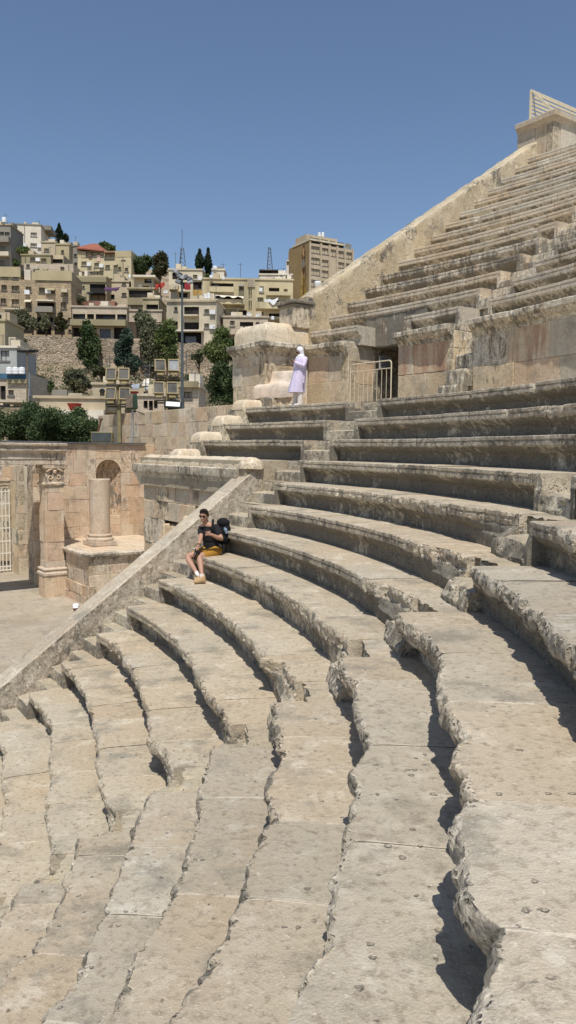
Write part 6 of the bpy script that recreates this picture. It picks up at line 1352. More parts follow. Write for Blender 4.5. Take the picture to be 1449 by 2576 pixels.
def crown(kind, c, h, rs, nb):
    """clump centres inside the crown box: c centre, h half sizes"""
    out = []
    if kind == 'cypress':
        for i in range(nb):
            z = rs.uniform(-1, 1); r = (1-abs(z)**1.6*.8)*(.75 if z < .2 else (1-z)*.9+.12); a = rs.uniform(0, 6.28); rr_ = r*math.sqrt(rs.uniform(.3, 1)); out.append((c[0]+h[0]*rr_*math.cos(a), c[1]+h[1]*rr_*math.sin(a), c[2]+h[2]*z))
    else:
        nbl = 12 if kind == 'round' else 15; bl = []
        for i in range(nbl):
            d = rs.normal(size=3); d /= np.linalg.norm(d); q = rs.uniform(.35, .82); bl.append((d*q*np.array([1, 1, .95]), rs.uniform(.18, .38)))
        bl.append((np.zeros(3), .42))
        if kind == 'drooping':
            for i in range(7): bl.append((np.array([rs.uniform(-.8, .8), rs.uniform(-.8, .4), rs.uniform(-.9, -.3)]), .26))
        w = np.array([b[1]**2 for b in bl]); w /= w.sum()
        for i in rs.choice(len(bl), nb, p=w):
            d = rs.normal(size=3); d /= np.linalg.norm(d); q = bl[i][0]+d*bl[i][1]*rs.uniform(.55, 1.05); out.append(tuple(np.array(c)+q*np.array(h)))
    return np.array(out)
_ts = [100]
def tree(name, label, cv, r, Y, kind, mat, nb=150, nl=22, size=.2, group='trees on the hillside', trunk=True, dy=None, ground=None, sp=None, cat='tree'):
    _ts[0] += 1; rs = np.random.RandomState(_ts[0])
    p0, p1 = at(*cv(r[0], r[3]), Y), at(*cv(r[2], r[1]), Y); hx = (p1.x-p0.x)/2; hz = (p1.z-p0.z)/2; c = np.array([(p0.x+p1.x)/2, Y, (p0.z+p1.z)/2]); hy = dy or hx*.8
    zb = ground if ground is not None else min(p0.z-.3, float(terr(np.array([c[0]]), np.array([Y]))[0])-.2)
    t = thing(name, (c[0], c[1], zb), label, cat, group)
    nb = int(nb*.72); cen = crown(kind, c, (hx*.95, hy, hz*.98), rs, nb)
    mb = MB(); s = sp or min(hx, hz)*.13
    leaves(mb, cen, int(nl*2.4), s*.92, size*.58, rs, (1, 1, .8) if kind != 'cypress' else (.6, .6, 1.5), droop=.9 if kind == 'drooping' else .1)
    mb.build('crown', LM[mat], t, fix=False)
    mb = MB(); R = max(.12, hx*.07); mid = np.array([c[0]+rs.uniform(-.1, .1)*hx, c[1], (zb+c[2])/2])
    mb.tube([(c[0], c[1], zb-.3), mid, c], [R*1.3, R, R*.6], 7)
    for i in rs.choice(len(cen), min(14, len(cen)), False): e = cen[i]; st = mid+(c-mid)*rs.uniform(.0, .9); mb.tube([st, (st+e)/2+[0, 0, -.05*hz], e], [R*.45, R*.28, R*.08], 5)
    mb.build('trunk', bark, t, smooth=.8); return t
# skyline
tree('cypress_tree', 'dark cypress group standing on the skyline at upper left', C1, (396, 108, 462, 245), 162, 'cypress', 'cypress', 260, 20, .34, trunk=True)
tree('cypress_tree', 'lower right shoulder of the dark cypress group on the skyline', C1, (440, 165, 496, 240), 161, 'round', 'cypress', 90, 18, .34)
tree('bushy_tree', 'green bushy tree between the grey and the white house at upper left', C1, (118, 262, 236, 345), 149, 'round', 'green', 150, 18, .36); tree('bushy_tree', 'small green bush under the bushy tree at upper left', C1, (86, 345, 150, 408), 146, 'round', 'green', 80, 18, .34)
tree('bushy_tree', 'rounded olive green tree behind the red tiled roof', C1, (682, 238, 852, 330), 152, 'round', 'green', 190, 18, .36)
tree('round_tree', 'big dark round tree right of the red roofed house', C1, (922, 292, 1088, 478), 140, 'round', 'dark', 340, 22, .34); tree('round_tree', 'rust tinged dark round tree left of the lattice mast', C1, (1082, 306, 1232, 500), 139, 'round', 'brown', 320, 22, .34)
tree('pine_tree', 'left of the twin dark pines on the skyline', C2, (140, 222, 218, 400), 140, 'cypress', 'cypress', 230, 18, .34, dy=2); tree('pine_tree', 'right and taller of the twin dark pines on the skyline', C2, (208, 214, 272, 420), 140, 'cypress', 'cypress', 250, 18, .34, dy=2)
tree('bushy_tree', 'green bush at the foot of the twin pines', C2, (196, 385, 262, 470), 125, 'round', 'green', 80, 16, .3)
tree('bushy_tree', 'small green bush under the yellow apartment block at right', C2, (775, 672, 820, 710), 113, 'round', 'green', 50, 16, .25)
tree('bushy_tree', 'dark ivy on the wall right of the stone apartment block', C1, (524, 612, 625, 685), 116, 'round', 'olive', 90, 16, .28)
# street level in front of the stone block
GO = 'olive trees along the stone apartment block'
for i, (r, m, lb) in enumerate((((15, 760, 118, 885), 'green', 'bright green leftmost olive tree before the stone apartment block'), ((72, 698, 205, 880), 'olive', 'tall grey olive tree before the stone apartment block'), ((188, 768, 292, 882), 'olive', 'grey olive tree left of the dark shop opening'), ((288, 755, 385, 890), 'olive', 'dusty olive tree before the dark shop opening'), ((398, 735, 495, 900), 'brown', 'brownish tree at the right end of the stone apartment block'))): tree('olive_tree', lb, C1, r, 109.3, 'round', m, 170, 18, .26, GO)
# slope
tree('ivy_tree', 'dark green tree with yellowing top covering the retaining wall at centre left', C3, (575, -60, 725, 300), 104, 'drooping', 'dark', 420, 20, .30); tree('ivy_tree', 'yellowing leafy shrub above the dark tree on the retaining wall', C1, (560, 805, 700, 900), 106, 'round', 'yellow', 130, 16, .28)
tree('dry_creeper', 'dry brown creeper hanging over the retaining wall', C3, (660, 20, 735, 230), 105.5, 'drooping', 'dry', 110, 14, .26, cat='creeper')
tree('blue_pine', 'tall bluish green conifer in front of the retaining wall', C3, (835, 5, 990, 345), 101, 'round', 'blue', 380, 20, .30); tree('blue_pine', 'spreading lower bluish conifer beside the tall one', C3, (905, 215, 1040, 350), 99, 'round', 'blue', 200, 20, .28)
tree('eucalyptus_tree', 'large olive green eucalyptus rising before the pale front building', C3, (990, -165, 1180, 300), 102, 'drooping', 'olive', 420, 18, .30); tree('eucalyptus_tree', 'dark drooping eucalyptus left of the tall lamp mast', C3, (1120, -110, 1295, 290), 101, 'drooping', 'green', 420, 18, .30)
tree('eucalyptus_tree', 'thin olive eucalyptus top before the white garden wall', C1, (975, 700, 1065, 880), 104, 'drooping', 'olive', 160, 16, .28)
tree('slope_shrub', 'grey green drooping shrub on the bare slope left of the floodlights', C3, (448, 302, 668, 440), 82, 'drooping', 'olive', 300, 20, .24, cat='shrub'); tree('slope_shrub', 'dry twiggy undergrowth under the drooping shrub', C3, (480, 400, 640, 525), 80, 'drooping', 'dry', 150, 14, .22, cat='shrub')
tree('slope_shrub', 'reddish dry shrub right of the drooping shrub', C3, (675, 300, 800, 395), 84, 'round', 'brown', 130, 16, .22, cat='shrub')
tree('slope_shrub', 'dark bush below the bare slope at left', C3, (205, 345, 420, 530), 74, 'round', 'dark', 300, 20, .22, cat='shrub'); tree('slope_shrub', 'dark shrubs beside the grey house with the green window', C3, (105, 190, 250, 330), 84, 'round', 'olive', 170, 18, .24, cat='shrub'); tree('slope_shrub', 'green bushes in front of the low whitewashed wall at left', C3, (120, 430, 260, 545), 70, 'round', 'dark', 170, 18, .2, cat='shrub')
tree('slope_shrub', 'small green shrub below the retaining wall right of the mast', C3, (1330, 345, 1415, 405), 88, 'round', 'green', 70, 16, .22, cat='shrub'); tree('slope_shrub', 'grassy shrub on the retaining wall right of the mast', C4, (300, 165, 405, 300), 98, 'round', 'olive', 130, 16, .24, cat='shrub')
tree('slope_shrub', 'dark undergrowth at the foot of the retaining wall', C3, (60, 60, 215, 200), 102, 'round', 'olive', 160, 16, .26, cat='shrub')
tree('spreading_tree', 'large bright green tree left of the stone pier', C4, (378, 25, 640, 330), 92, 'round', 'green', 560, 22, .28); tree('spreading_tree', 'dark upper tree behind the bright green tree left of the pier', C4, (560, 5, 800, 300), 95, 'round', 'dark', 420, 22, .30); tree('spreading_tree', 'dark drooping lower tree close to the left of the stone pier', C4, (420, 270, 740, 560), 84, 'drooping', 'dark', 620, 22, .26)
# near dark trees behind the stage wall
GN = 'dark trees behind the stage wall'
for i, (r, Y, lb) in enumerate((((-190, 545, 120, 900), 46, 'leftmost dark tree behind the stage wall'), ((60, 528, 330, 900), 47, 'tallest dark tree behind the stage wall, left of centre'), ((255, 590, 470, 900), 45, 'dark tree behind the stage wall under the red basket'), ((395, 655, 600, 900), 46.5, 'second dark tree from the right behind the stage wall'), ((505, 690, 705, 900), 45.5, 'rightmost dark tree behind the stage wall, beside the lamp box'))): tree('dark_tree', lb, C3, r, Y, 'round', 'dark', 520, 26, .13, GN, ground=ZF-.2, sp=.24, dy=2.2)
tree('dark_tree', 'narrow dark tree top sticking up beside the red basket', C3, (515, 580, 625, 760), 48, 'round', 'dark', 200, 22, .13, GN, ground=ZF-.2, sp=.2)

# scrub scattered over the dry slope
rs = np.random.RandomState(77); mb = MB(); px_ = rs.uniform(-42, 14, 420); py_ = rs.uniform(62, 105.5, 420); pz_ = terr(px_, py_)
keep = fbm(np.stack([px_*.12, py_*.12, px_*0], 1), 3) > -.12
cen = np.stack([px_, py_, pz_+.35], 1)[keep]; leaves(mb, cen, 60, .55, .14, rs, (1.3, 1.3, .55)); tag(mb.build('slope_scrub', LM['olive'], fix=False), 'low dry scrub scattered over the slope', None, None, 'stuff')
mb = MB(); px_ = rs.uniform(-42, 14, 300); py_ = rs.uniform(62, 105.5, 300); pz_ = terr(px_, py_); leaves(mb, np.stack([px_, py_, pz_+.3], 1), 50, .5, .14, rs, (1.3, 1.3, .5)); tag(mb.build('dry_grass', LM['dry'], fix=False), 'dry yellow grass scattered over the slope', None, None, 'stuff')
# ------------------------------------------------------------------ people
def evalmesh(o):
    dg = bpy.context.evaluated_depsgraph_get(); dg.update(); e = o.evaluated_get(dg)
    me = bpy.data.meshes.new_from_object(e, depsgraph=dg); old = o.data; o.modifiers.clear(); o.data = me; me.name = o.name; bpy.data.meshes.remove(old)
    return o
def flesh(name, mat, parent, parts, voxel=.010, smooth=6, loc=None, sub=0):
    """parts: capsule chains [(p, r), ...] or ('e', centre, axes3x3, radii) ellipsoids, fused into one surface"""
    mb = MB()
    for pt in parts:
        if pt[0] == 'e':
            _, c, ax, r = pt; prof = [(math.cos(a), math.sin(a)) for a in np.linspace(-1.5, 1.5, 12)]
            A = np.array(ax, float)*np.array(r)[:, None]; vs = []; n = 16
            for q, h in prof:
                for k in range(n): a = 2*math.pi*k/n; vs.append(np.array(c)+A[0]*q*math.cos(a)+A[1]*q*math.sin(a)+A[2]*h)
            m = len(prof); fs = [(i*n+k, i*n+(k+1) % n, (i+1)*n+(k+1) % n, (i+1)*n+k) for i in range(m-1) for k in range(n)]+[tuple(range(n-1, -1, -1)), tuple(range((m-1)*n, m*n))]
            mb.add(vs, fs)
        else:
            P = [np.array(p, float) for p, r in pt]; R = [r for p, r in pt]
            # hemispherical ends
            d0 = (P[0]-P[1])/(np.linalg.norm(P[0]-P[1])+1e-9); d1 = (P[-1]-P[-2])/(np.linalg.norm(P[-1]-P[-2])+1e-9)
            pp = [P[0]+d0*R[0]*.95, P[0]+d0*R[0]*.6]+P+[P[-1]+d1*R[-1]*.6, P[-1]+d1*R[-1]*.95]; rr_ = [R[0]*.3, R[0]*.8]+R+[R[-1]*.8, R[-1]*.3]
            mb.tube(pp, rr_, 14)
    o = mb.build(name, mat, parent, loc=loc)
    md = o.modifiers.new('r', 'REMESH'); md.mode = 'VOXEL'; md.voxel_size = voxel; md.use_smooth_shade = True
    if smooth: s = o.modifiers.new('s', 'SMOOTH'); s.factor = .5; s.iterations = smooth
    evalmesh(o)
    if not o.data.materials: o.data.materials.append(mat)
    for p in o.data.polygons: p.use_smooth = True
    return o
def cloth(name, col, scale=40, var=.1, rough=.9): return plain(name, col, rough, var, scale, bmp=.2)
def skinmat(name, col):
    m = plain(name, col, .55, .06, 14, bmp=.05, spec=.35); m.node_tree.nodes['Principled BSDF'].inputs['Subsurface Weight'].default_value = .08; m.node_tree.nodes['Principled BSDF'].inputs['Subsurface Radius'].default_value = (.02, .008, .005); return m
Mx = lambda x, y, Y: np.array(at(700+x*260/1449, 1980+y*400/2229, Y))
def lerp(a, b, t): return np.array(a)*(1-t)+np.array(b)*t
skin = skinmat('light_skin', (.41, .235, .165))
# ---- joints of the seated man
hipL, hipR = Mx(905, 1262, 15.30), Mx(775, 1240, 15.45); pel = Mx(855, 1225, 15.42)
knL, knR = Mx(545, 1375, 15.02), Mx(265, 1380, 15.18); anL, anR = Mx(610, 1840, 14.76), Mx(505, 1775, 14.92)
waist, chest, neckb = Mx(800, 1060, 15.40), Mx(765, 830, 15.36), Mx(700, 660, 15.33)
shL, shR = Mx(925, 720, 15.25), Mx(590, 740, 15.42); elL, elR = Mx(1035, 985, 15.12), Mx(575, 960, 15.22); wrL, wrR = Mx(815, 885, 14.98), Mx(525, 1130, 15.02)
head = Mx(645, 470, 15.26)
hz = lambda p, d: p+np.array(d)
t_man = thing('person', (pel[0], pel[1], zk(5)), 'seated man in black T-shirt, mustard shorts and tan shoes, wearing sunglasses', 'person')
fwd = np.array([-.28, -.95, -.12]); fwd /= np.linalg.norm(fwd); lft = np.cross(np.array([0, 0, 1.]), fwd)*1.0; lft /= np.linalg.norm(lft); upv = np.cross(fwd, lft); upv = upv if upv[2] > 0 else -upv
tiltu = upv+lft*-.05; hx_ = (lft, fwd, upv)
def finger(base, d1, d2, L, r): a = np.array(base); b = a+d1*L*.45; c = b+d2*L*.32; e = c+(d2*1.2-d1*.2)/np.linalg.norm(d2*1.2-d1*.2)*L*.25; return [(a, r*1.1), (b, r), (c, r*.92), (e, r*.8)]
body = [('e', head+upv*.02, hx_, (.078, .098, .118)), ('e', head-upv*.055+fwd*.025, hx_, (.060, .072, .068)), ('e', head-upv*.10+fwd*.058, hx_, (.030, .028, .024)),
        [(head-fwd*-.088-upv*-.005, .012), (head+fwd*.104-upv*.038, .016)], ('e', head+fwd*.098-upv*.042, hx_, (.018, .015, .012)),
        ('e', head+fwd*.088-upv*.074, hx_, (.030, .012, .008)), ('e', head+fwd*.086-upv*.086, hx_, (.026, .012, .008)),
        ('e', head+lft*.080-upv*.012, hx_, (.012, .022, .034)), ('e', head-lft*.080-upv*.012, hx_, (.012, .022, .034)),
        ('e', head+fwd*.085+upv*.012, hx_, (.058, .014, .012)),
        [(head-upv*.06-fwd*.02, .060), (neckb, .064), (chest, .10)], ('e', chest, hx_, (.165, .105, .17)), ('e', waist, hx_, (.145, .105, .14)), ('e', pel, hx_, (.165, .125, .11)),
        [(shL, .058), (lerp(shL, elL, .5), .053), (elL, .044), (lerp(elL, wrL, .35), .045), (wrL, .030)], [(shR, .056), (lerp(shR, elR, .5), .050), (elR, .042), (lerp(elR, wrR, .35), .043), (wrR, .029)],
        [(neckb, .07), (shL, .058)], [(neckb, .07), (shR, .056)],
        [(hipL, .098), (lerp(hipL, knL, .5), .085), (knL, .062), (lerp(knL, anL, .12), .056), (lerp(knL, anL, .35), .060), (lerp(knL, anL, .75), .042), (anL, .038)],
        [(hipR, .098), (lerp(hipR, knR, .5), .085), (knR, .062), (lerp(knR, anR, .12), .056), (lerp(knR, anR, .35), .060), (lerp(knR, anR, .75), .042), (anR, .038)]]
# left hand raised, half open; right hand resting round the camera
hd = Mx(735, 865, 14.93)-wrL; hd /= np.linalg.norm(hd); hup = np.array([0, 0, 1.])-hd*hd[2]; hup /= np.linalg.norm(hup); hn = np.cross(hd, hup)
palm = wrL+hd*.055; body.append([(wrL, .028), (palm-hup*.014, .026), (palm+hup*.016+hd*.02, .024)])
for i, (o, L) in enumerate(((.034, .072), (.014, .082), (-.008, .078), (-.028, .062))): body.append(finger(palm+hup*o+hd*.030, hd*.92+hup*(.12-.14*i), hd*.75-hup*(.1+.12*i)-hn*.35, L, .0105))
body.append(finger(palm+hup*.028-hd*.02, hup*.75+hd*.55-hn*.3, hup*.35+hd*.9-hn*.2, .062, .0115))
hd2 = Mx(455, 1235, 14.98)-wrR; hd2 /= np.linalg.norm(hd2); side2 = np.cross(hd2, np.array([0, 0, 1.])); side2 /= np.linalg.norm(side2); dn = np.cross(side2, hd2); dn = dn if dn[2] < 0 else -dn
palm2 = wrR+hd2*.055; body.append([(wrR, .028), (palm2+side2*.012, .026), (palm2-side2*.014+hd2*.015, .025)])
for i, (o, L) in enumerate(((.032, .066), (.012, .076), (-.010, .072), (-.030, .058))): body.append(finger(palm2+side2*o+hd2*.03, hd2*.8+dn*.45, dn*.95+hd2*.2, L, .0105))
body.append(finger(palm2+side2*.034-hd2*.01, side2*.7+hd2*.5+dn*.3, dn*.8+hd2*.6, .058, .0115))
flesh('body', skin, t_man, body, .0085, 4)
shirtm = cloth('charcoal_cotton', (.020, .019, .021)); shortm = cloth('mustard_cotton', (.36, .185, .03))
flesh('shirt', shirtm, t_man, [('e', chest-upv*.01, hx_, (.185, .128, .185)), ('e', lerp(chest, waist, .5), hx_, (.172, .128, .16)), ('e', waist-upv*.03, hx_, (.168, .128, .13)), [(neckb-upv*.05, .075), (lerp(neckb, shL, .5)-upv*.03, .070), (shL, .074), (lerp(shL, elL, .30), .076), (lerp(shL, elL, .50), .074)], [(neckb-upv*.05, .075), (lerp(neckb, shR, .5)-upv*.03, .068), (shR, .072), (lerp(shR, elR, .30), .073), (lerp(shR, elR, .50), .070)]], .011, 5)
flesh('shorts', shortm, t_man, [('e', pel-upv*.01, hx_, (.19, .15, .115)), [(hipL, .118), (lerp(hipL, knL, .35), .114), (lerp(hipL, knL, .62), .102)], [(hipR, .118), (lerp(hipR, knR, .35), .112), (lerp(hipR, knR, .58), .100)]], .011, 4)
sockm = cloth('white_sock', (.72, .70, .68)); shoem = cloth('tan_suede', (.44, .30, .155)); solem = cloth('pale_sole', (.60, .47, .28))
for an, kn, toe, heel in ((anL, knL, Mx(395, 1985, 14.58), Mx(680, 1945, 14.66)), (anR, knR, Mx(400, 1905, 14.80), Mx(545, 1880, 14.86))):
    zs = zk(6)+.004; toe = np.array([toe[0], toe[1], zs]); heel = np.array([heel[0], heel[1], zs]); d = toe-heel; Lf = np.linalg.norm(d); d /= Lf; Lf = max(Lf, .27); heel = toe-d*Lf if Lf == .27 else heel; sd = np.array([-d[1], d[0], 0]); U = np.array([0, 0, 1.])
    flesh('sock', sockm, t_man, [[(lerp(kn, an, .86), .041), (an, .043), (heel+d*.07+U*.09, .045)]], .009, 3)
    sh = flesh('shoe', shoem, t_man, [[(heel+d*.05+U*.062, .046), (heel+d*.12+U*.062, .046), (heel+d*Lf*.62+U*.05, .044), (heel+d*(Lf-.05)+U*.040, .036)], [(heel+d*.06+U*.115, .043), (heel+d*.055+U*.05, .042)], [(heel+d*.08+U*.10, .045), (heel+d*.17+U*.055, .044)]], .009, 4)
    flesh('sole', solem, sh, [('e', heel+d*(Lf*.28)+U*.014, (d, sd, U), (Lf*.30, .044, .02)), ('e', heel+d*(Lf*.68)+U*.014, (d, sd, U), (Lf*.33, .049, .02))], .008, 2)
hairm = plain('dark_hair', (.018, .011, .008), .6, .3, 60, bmp=.3)
flesh('hair', hairm, t_man, [('e', head+upv*.072-fwd*.008, hx_, (.087, .098, .078)), ('e', head+upv*.02-fwd*.045, hx_, (.086, .075, .10)), ('e', head+upv*.125+fwd*.052, hx_, (.060, .040, .026)), ('e', head+upv*.02+lft*.070-fwd*.0, hx_, (.018, .035, .05)), ('e', head+upv*.02-lft*.070-fwd*.0, hx_, (.018, .035, .05))], .007, 3)
mb = MB()
for s_ in (-1, 1):
    for i in range(1): mb.lathe(head+fwd*.094+upv*.012+lft*s_*.034, [(.002, .008), (.026, .006), (.029, 0), (.026, -.006), (.002, -.006)], 16, ax=(lft*1.1, upv*.85, fwd))
    mb.tube([head+fwd*.092+upv*.022+lft*s_*.062, head+fwd*.05+upv*.02+lft*s_*.086, head+upv*.01+lft*s_*.086], .004, 5)
mb.tube([head+fwd*.102+upv*.02-lft*.012, head+fwd*.104+upv*.024, head+fwd*.102+upv*.02+lft*.012], .004, 5)
mb.build('sunglasses', plain('dark_lens', (.012, .008, .008), .2, .1, 9, bmp=0, spec=.5), t_man, smooth=.8)
mb = MB(); mb.tube([lerp(elR, wrR, .86)-side2*.0+np.array([0, 0, 0]), lerp(elR, wrR, .97)], .036, 12); mb.build('wristband', M['black'], t_man, smooth=.8)
# backpack with straps and bottle
bc = Mx(1085, 800, 15.58); packm = cloth('black_nylon', (.012, .012, .014), 25, .3)
bl = np.array([.55, .83, 0]); bs = np.array([.83, -.55, 0]); U = np.array([0, 0, 1.])
t_bp = thing('backpack', bc-U*.25, 'black hiking backpack on the seated man\'s back', 'backpack')
flesh('pack', packm, t_bp, [('e', bc-U*.02, (bs, bl, U), (.165, .13, .24)), ('e', bc-U*.12, (bs, bl, U), (.165, .14, .17)), ('e', bc+U*.17-bl*.02, (bs, bl, U), (.145, .12, .10)), ('e', bc+bl*.09-U*.06, (bs, bl, U), (.12, .09, .15))], .012, 5)
flesh('strap', packm, t_bp, [[(Mx(850, 560, 15.35), .026), (Mx(838, 660, 15.20), .026), (Mx(850, 780, 15.17), .025), (Mx(885, 880, 15.2), .022), (Mx(985, 960, 15.35), .018)]], .008, 3)
flesh('strap', packm, t_bp, [[(Mx(610, 690, 15.36), .022), (Mx(585, 790, 15.30), .022), (Mx(610, 880, 15.32), .018)]], .008, 3)
flesh('hip_belt', packm, t_bp, [[(Mx(1090, 1120, 15.5), .03), (Mx(1085, 1240, 15.45), .028), (Mx(1070, 1360, 15.42), .026)], [(Mx(820, 1150, 15.22), .022), (Mx(720, 1180, 15.2), .016)]], .009, 3)
mb = MB(); b0 = Mx(1155, 860, 15.44); b1 = Mx(1105, 725, 15.42); ba = b1-b0; bh = np.linalg.norm(ba); ba /= bh; bx = np.cross(ba, [0, 1, 0]); bx /= np.linalg.norm(bx); by = np.cross(ba, bx)
mb.lathe(b0, [(.030, 0), (.036, .012), (.034, bh*.3), (.037, bh*.5), (.035, bh*.78), (.016, bh*.93), (.016, bh*1.02), (.004, bh*1.03)], 16, ax=(bx, by, ba))
tag(mb.build('water_bottle', plain('bottle_plastic', (.20, .27, .36), .12, .3, 30, bmp=0, spec=.6), smooth=.7), 'clear blue labelled water bottle in the backpack side pocket', 'bottle')
# camera in the right hand, with strap
cc = palm2+hd2*.05+dn*.045; camx = side2; camz = -dn
t_c = thing('photo_camera', cc, 'black photo camera held in the seated man\'s hand on his thigh', 'camera')
mb = MB(); mb.box(cc, (.125, .045, .08), (camx, hd2, camz), bev=.012); mb.box(cc+camz*.048, (.045, .04, .025), (camx, hd2, camz), bev=.008); mb.build('camera_body', M['black'], t_c, smooth=.4)
mb = MB(); mb.lathe(cc+hd2*.02, [(.034, 0), (.036, .02), (.033, .05), (.037, .06), (.036, .075), (.026, .077), (.02, .06)], 18, ax=(camx, camz, hd2)); mb.build('lens', plain('black_lens', (.015, .015, .017), .25, .1, 9, bmp=0, spec=.5), t_c, smooth=.6)
mb = MB(); mb.tube([cc+camx*.06, Mx(500, 1290, 14.95), Mx(430, 1400, 15.0), Mx(440, 1470, 15.05), Mx(480, 1400, 15.0), Mx(560, 1250, 15.0), cc+camx*.065+np.array([0, 0, .01])], .014, 6); mb.tube([Mx(600, 1220, 15.05), Mx(700, 1190, 15.12), Mx(780, 1170, 15.18)], .016, 6); mb.build('strap', M['black'], t_c, smooth=.8)
# ---- standing woman
YW = 21.05
Wx = lambda x, y, dy=0.0: np.array(at(1080+x*220/1449, 1360+y*280/1844, YW+dy))
zf = zk(-2)+.004
t_w = thing('person', (Wx(740, 1700)[0], YW, zf), 'standing woman in white headscarf and lilac patterned tunic looking at her phone', 'person')
X = np.array([1., 0, 0]); Yv = np.array([0, 1., 0]); Z = np.array([0, 0, 1.])
wf = np.array([-.80, -.56, -.24]); wf /= np.linalg.norm(wf); wl = np.cross(Z, wf); wl /= np.linalg.norm(wl); wu = np.cross(wf, wl); wu = wu if wu[2] > 0 else -wu; wax = (wl, wf, wu)
wh = Wx(775, 325); skin2 = skinmat('tan_skin', (.26, .14, .09))
sN_, sF_ = Wx(925, 500, -.10), Wx(770, 480, .16); eN, eF = Wx(880, 690, -.22), Wx(690, 680, .12); wN, wF = Wx(655, 590, -.20), Wx(625, 600, -.02)
wb = [('e', wh+wu*.01, wax, (.068, .085, .10)), ('e', wh-wu*.05+wf*.022, wax, (.050, .060, .058)), ('e', wh+wf*.086-wu*.03, wax, (.014, .016, .014)), ('e', wh+wf*.078-wu*.058, wax, (.022, .010, .007)), ('e', wh+wf*.075-wu*.067, wax, (.020, .010, .007)), ('e', wh+wf*.055-wu*.088, wax, (.022, .02, .016)), ('e', wh+wf*.074+wu*.012, wax, (.045, .012, .010)), [(wh-wu*.06, .05), (Wx(835, 450), .055), (Wx(820, 600), .11)],
      ('e', Wx(800, 620), (X, Yv, Z), (.12, .17, .18)), ('e', Wx(790, 850), (X, Yv, Z), (.12, .155, .18)), ('e', Wx(780, 1050), (X, Yv, Z), (.14, .17, .16)),
      [(sN_, .05), (eN, .042), (wN, .028)], [(sF_, .05), (eF, .042), (wF, .028)],
      [(Wx(800, 1150, -.08), .085), (Wx(800, 1400, -.08), .055), (Wx(795, 1680, -.08), .035)], [(Wx(720, 1150, .09), .085), (Wx(690, 1400, .09), .055), (Wx(665, 1680, .06), .035)]]
for wr, oy in ((wN, -.02), (wF, .03)):
    d = Wx(575, 545, -.1+oy)-wr; d /= np.linalg.norm(d); u_ = Z-d*d[2]; u_ /= np.linalg.norm(u_); n_ = np.cross(d, u_); pm = wr+d*.045; wb.append([(wr, .026), (pm-u_*.01, .023), (pm+u_*.012, .022)])
    for i, (o, L) in enumerate(((.026, .06), (.010, .068), (-.008, .064), (-.024, .05))): wb.append(finger(pm+u_*o+d*.02, d*.85+u_*.1, d*.35+n_*(.8 if oy < 0 else -.8), L, .0095))
    wb.append(finger(pm+u_*.024-d*.01, u_*.7+d*.6, d*.9+u_*.1, .05, .010))
flesh('body', skin2, t_w, wb, .009, 4)
def flor():
    m, nt, b = new_mat('lilac_print'); P = nt.nodes.new('ShaderNodeNewGeometry').outputs['Position']
    v = nd(nt, 'ShaderNodeTexVoronoi', Scale=42.0); v.feature = 'DISTANCE_TO_EDGE'; nt.links.new(P, v.inputs['Vector']); n = noise(nt, P, 55, 4, .6)
    d = mathn(nt, 'ADD', v.outputs['Distance'], mathn(nt, 'MULTIPLY', mathn(nt, 'SUBTRACT', n, .5), .12))
    c = mix(nt, rng(nt, d, .05, .16), (.72, .67, .78), (.44, .37, .58)); c = mix(nt, rng(nt, n, .58, .66), c, (.72, .68, .78)); nt.links.new(c, b.inputs['Base Color']); b.inputs['Roughness'].default_value = .9; return m
lil = flor()
# tunic lofted from elliptical sections
def loft(name, mat, parent, secs, n=36, fold=.0, seed=0):
    mb = MB(); vs = []
    for i, (c, a, b, f) in enumerate(secs):
        for k in range(n):
            q = 2*math.pi*k/n; w = 1+f*(.6*math.sin(7*q+seed)+.4*math.sin(11*q+1.3+seed+i*.2)); vs.append(np.array(c)+X*a*math.cos(q)*w+Yv*b*math.sin(q)*w)
    m = len(secs); fs = [(i*n+k, i*n+(k+1) % n, (i+1)*n+(k+1) % n, (i+1)*n+k) for i in range(m-1) for k in range(n)]+[tuple(range(n-1, -1, -1)), tuple(range((m-1)*n, m*n))]
    mb.add(vs, fs); return mb.build(name, mat, parent, smooth=1.2)
px = .001036
loft('tunic', lil, t_w, [(Wx(690, 1385), 222*px, .235, .09), (Wx(700, 1300), 212*px, .23, .085), (Wx(725, 1150), 200*px, .22, .065), (Wx(752, 1000), 185*px, .205, .045), (Wx(778, 850), 172*px, .19, .03), (Wx(795, 740), 168*px, .185, .01), (Wx(805, 620), 172*px, .195, .0), (Wx(815, 530), 165*px, .20, 0), (Wx(825, 475), 130*px, .165, 0), (Wx(825, 440), 80*px, .09, 0)])
flesh('sleeve', lil, t_w, [[(sN_+Z*.0, .074), (lerp(sN_, eN, .5), .070), (eN, .066), (lerp(eN, wN, .5), .058), (lerp(eN, wN, .88), .048)]], .010, 4)
flesh('sleeve', lil, t_w, [[(sF_, .072), (lerp(sF_, eF, .5), .068), (eF, .064), (lerp(eF, wF, .5), .055), (lerp(eF, wF, .85), .046)]], .010, 4)
mb = MB(); s0 = Wx(860, 1130, -.215); mb.add([s0, s0+X*.035-Z*.01, s0+X*.03-Z*.16, s0+X*.018-Z*.17, s0+Yv*.02, s0+X*.035-Z*.01+Yv*.02, s0+X*.03-Z*.16+Yv*.02, s0+X*.018-Z*.17+Yv*.02], [(0, 1, 2, 3), (7, 6, 5, 4), (0, 4, 5, 1), (1, 5, 6, 2), (2, 6, 7, 3), (3, 7, 4, 0)]); mb.build('side_slit', cloth('dark_lilac', (.10, .08, .14)), t_w)
mb = MB()
